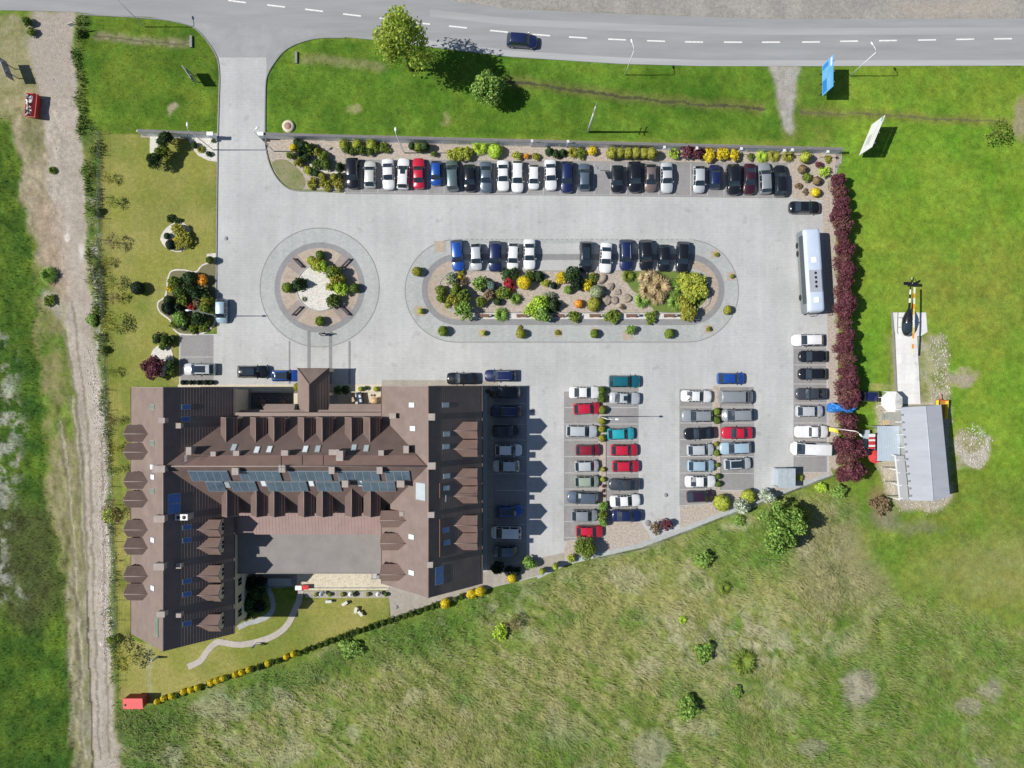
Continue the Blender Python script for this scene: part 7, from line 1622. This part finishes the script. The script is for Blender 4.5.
def cloth_table(x, y, m, label):
    o = empty('terrace_table', G(x, y, .05)); tag(o, label, 'table'); mb = MB(); mb.box(-.55, .55, -.35, .35, .70, .75); mb.build('tabletop', m, o)
    for sx in (-1, 1):
        for sy in (-1, 1): q = MB(); q.box(sx * .48 - .03, sx * .48 + .03, sy * .28 - .03, sy * .28 + .03, 0, .7); q.build('leg', M['grey_metal'], o)
cloth_table(306.5, 586, M['red_cloth'], 'red topped table at the west end of the south terrace'); cloth_table(300, 586.5, M['membrane'], 'white topped table beside the red one on the south terrace')
o = empty('red_shed', P(132.5, 704, 2.0)); o.location.z = -.05; tag(o, 'small shed with a bright red roof at the south west corner of the garden', 'shed')
mb = MB(); mb.box(-1.45, 1.45, -.75, .75, 0, 1.85); mb.build('wall', mat('red_board', (.33, .05, .04), .7, var=.1, scale=3), o); mb = MB(); mb.obox((0, 0, 1.95), (1, 0, 0), (0, 1, .12), (0, -.12, 1), 3.1, 1.75, .07); mb.obox((-1.2, -.2, 2.02), (1, 0, 0), (0, 1, .12), (0, -.12, 1), .2, .3, .05, 1); mb.build('roof', [mat('bright_red_roof', (.72, .13, .12), .5, var=.05), M['dark']], o); mb = MB(); mb.box(-.4, .4, -.79, -.75, .05, 1.6); mb.build('door', M['red_paint'], o)
# red skip with rubble
def skip():
    o = empty('skip_container', P(32.5, 106, .9), R(-6)); o.location.z = -.02; o.scale = (.8, .82, .8); tag(o, 'red steel skip full of white rubble standing on the dirt road', 'skip')
    mb = MB(); b = [(-.85, -2.0, .1), (.85, -2.0, .1), (.85, 2.0, .1), (-.85, 2.0, .1)]; t = [(-1.1, -2.3, 1.7), (1.1, -2.3, 1.7), (1.1, 2.3, 1.7), (-1.1, 2.3, 1.7)]; i_ = [(-.98, -2.16, 1.7), (.98, -2.16, 1.7), (.98, 2.16, 1.7), (-.98, 2.16, 1.7)]; j_ = [(-.9, -2.0, .9), (.9, -2.0, .9), (.9, 2.0, .9), (-.9, 2.0, .9)]
    v = b + t + i_ + j_; f = [(0, 1, 2, 3)] + [(k, (k + 1) % 4, 4 + (k + 1) % 4, 4 + k) for k in range(4)] + [(4 + k, 4 + (k + 1) % 4, 8 + (k + 1) % 4, 8 + k) for k in range(4)] + [(8 + k, 8 + (k + 1) % 4, 12 + (k + 1) % 4, 12 + k) for k in range(4)] + [(12, 13, 14, 15)]
    mb.mesh(v, f); mb.build('body', M['red_paint'], o)
    mb = MB(); mb.obox((.78, 0, 1.62), (0, 1, 0), (1, 0, -.9), (.9, 0, 1), 4.5, .95, .06); mb.build('lid', M['red_paint'], o)
    mb = MB(); r = random.Random(4)
    for k in range(46): mb.obox((r.uniform(-.85, .25), r.uniform(-1.9, 1.9), 1.2 + r.uniform(0, .55)), (r.random(), r.random() - .5, r.random() - .5), (r.random() - .5, 1, .2), (.1, -.2, 1), r.uniform(.2, .7), r.uniform(.15, .5), r.uniform(.06, .3), r.choice((0, 0, 0, 1, 2)))
    q = mb.build('rubble', [M['cobble'], M['membrane'], M['flat_blue']], o); q['kind'] = 'stuff'
skip()
# yard clutter between the purple trees and the barn
def heap(name, x, y, sx, sy, h, m, label, cat, seed, waist=0):
    r = np.random.default_rng(seed); bm = bmesh.new(); bmesh.ops.create_icosphere(bm, subdivisions=4, radius=1); ph = r.uniform(0, 6, 6)
    for v in bm.verts:
        c = v.co; s = [abs(q) ** .6 * (1 if q > 0 else -1) for q in c]; w = 1 - waist * max(0, 1 - abs(s[0]) * 1.6)
        n = .1 * math.sin(s[0] * 5 + ph[0]) * math.cos(s[1] * 4 + ph[1]) + .06 * math.sin(s[0] * 11 + s[1] * 9 + ph[2])
        v.co = (s[0] * sx * (1 + n * .4), s[1] * sy * w * (1 + n), max(0, (s[2] * .5 + .5 + n) * h))
    me = bpy.data.meshes.new(name); bm.to_mesh(me); bm.free(); me.materials.append(m); o = link(name, me); o.location = P(x, y, h * .7); o.location.z = -.02; tag(o, label, cat); return o
heap('tarpaulin_heap', 842, 408, 2.2, .85, 1.6, M['blue_tarp'], 'bright blue tarpaulin covered heap between two purple trees', 'tarpaulin', 1, .3)
heap('tarpaulin_heap', 873, 447, .7, 1.9, 1.1, M['dkblue_tarp'], 'dark blue covered heap beside the red and white stall', 'tarpaulin', 2)
def slide():
    o = empty('play_slide', P(833, 430, .8), R(-10)); o.location.z = 0; tag(o, 'yellow plastic play slide at the foot of the purple trees', 'slide'); mb = MB(); mb.obox((-.2, 0, .55), (1, 0, .55), (0, 1, 0), (-.55, 0, 1), 1.3, .5, .06)
    for s in (-1, 1): mb.obox((-.2, s * .27, .63), (1, 0, .55), (0, 1, 0), (-.55, 0, 1), 1.3, .06, .2)
    mb.build('chute', M['yellow'], o); mb = MB(); mb.box(.35, .8, -.3, .3, .84, .9); mb.build('platform', M['yellow'], o)
    for s in (-1, 1): mb = MB(); mb.box(.72, .8, s * .27 - .04, s * .27 + .04, 0, 1.2); mb.build('ladder_rail', M['yellow'], o)
slide()
def stall():
    o = empty('market_stall', P(874.5, 439.5, 2)); o.location.z = 0; tag(o, 'stall with red and white striped canopy next to the flat blue roof', 'stall'); mb = MB()
    for i, (y0, dy) in enumerate(((-1.3, .35), (-1.0, .3), (-.55, .6), (-.1, .3), (.2, .35), (.65, .5))): mb.obox((-.45, y0, 2.1), (1, 0, -.15), (0, 1, 0), (.15, 0, 1), 1.1, dy, .05, i % 2)
    mb.build('canopy', [M['red_cloth'], M['membrane']], o); mb = MB(); mb.box(-1.0, -.2, -1.4, 1.4, 0, .95); mb.build('counter', M['flat_blue'], o)
    for sx in (-.95, .05):
        for sy in (-1.4, .85): mb = MB(); mb.tube([(sx, sy, -.1), (sx, sy, 2.05)], .03, 6); mb.build('pole', M['white_metal'], o)
stall()
parasol(876, 457, 1.05, 2.2, M['red_cloth'], 'red parasol at the south west corner of the flat blue roof')
heap('covered_pile', 867, 452.5, .8, .5, .9, M['zinc'], 'pale grey covered pile west of the red parasol', 'pile', 5)
for i, (x, y, m, l) in enumerate(((891, 416.5, 'bluegrey_w', 'grey green wooden pallets stacked south of the white tent'), (892, 421.5, 'tan_w', 'tan wooden pallet lying south of the grey green pallets'))):
    o = empty('pallet', G(x - 4, y, .0)); tag(o, l, 'pallet', 'pallets by the barn'); mm2 = mat(m + 'ood', (.25, .30, .28) if i == 0 else (.50, .38, .22), .8, var=.12, scale=4)
    for k in range(3 if i == 0 else 1):
        mb = MB()
        for j in range(6): mb.box(-.9, .9, -.5 + j * .18, -.38 + j * .18, .12 + k * .16, .15 + k * .16)
        for j in (-.85, 0, .75): mb.box(j, j + .1, -.5, .52, 0.0 + k * .16, .118 + k * .16)
        mb.build('deck', mm2, o)
def trailer():
    o = empty('trailer', P(942.5, 409.5, 1.1), R(-4)); o.location.z = 0; tag(o, 'small trailer with orange brown bed and yellow side rail at the barn corner', 'trailer')
    mb = MB(); mb.box(-.7, .7, -1.45, 1.45, .6, .7); mb.build('bed', M['orange_wood'], o); mb = MB(); mb.box(.66, .80, -1.5, 1.5, .62, 1.25); mb.build('side_rail', M['yellow'], o); mb = MB(); mb.box(-.8, .66, 1.42, 1.52, .62, 1.3); mb.build('end_board', M['red_paint'], o); mb = MB(); mb.box(-.80, -.7, -1.5, 1.41, .62, 1.2); mb.build('side_rail', M['yellow'], o)
    for s in (-1, 1): mb = MB(); mb.tube([(s * .72, 0, .32), (s * .9, 0, .32)], .32, 14); mb.build('wheel', M['tyre'], o)
    mb = MB(); mb.tube([(0, 1.5, .6), (0, 2.5, .5)], .05, 6); mb.build('drawbar', M['red_paint'], o)
trailer()
# ================================================================= LIGHT AND CAMERA
w = bpy.data.worlds.new('World'); scene.world = w; w.use_nodes = True
nt = w.node_tree; bg = nt.nodes['Background']; sk = nt.nodes.new('ShaderNodeTexSky'); sk.sky_type = 'NISHITA'; sk.sun_disc = False
sk.sun_elevation = R(SUN_EL); sk.sun_rotation = R(270); sk.altitude = 400; sk.dust_density = .6; sk.ozone_density = 1.6
nt.links.new(sk.outputs[0], bg.inputs['Color']); bg.inputs['Strength'].default_value = .072
sl = bpy.data.lights.new('sun', 'SUN'); sl.energy = 4.8; sl.angle = R(.5); sl.color = (1.0, .955, .89)
so = bpy.data.objects.new('sun', sl); col.objects.link(so); so.rotation_euler = (0, R(-(90 - SUN_EL)), 0); so.location = (-60, 0, 80)
cam = bpy.data.cameras.new('camera'); co = bpy.data.objects.new('camera', cam); col.objects.link(co)
co.location = (0, 0, H); co.rotation_euler = (0, 0, 0)
cam.sensor_width = 36; cam.lens = 36 * (H / S) / 1024; cam.clip_end = 6000; cam.clip_start = 1
scene.camera = co
scene.view_settings.view_transform = 'Standard'; scene.view_settings.look = 'None'; scene.view_settings.exposure = 0.12; scene.view_settings.gamma = 1
scene.view_settings.use_curve_mapping = False
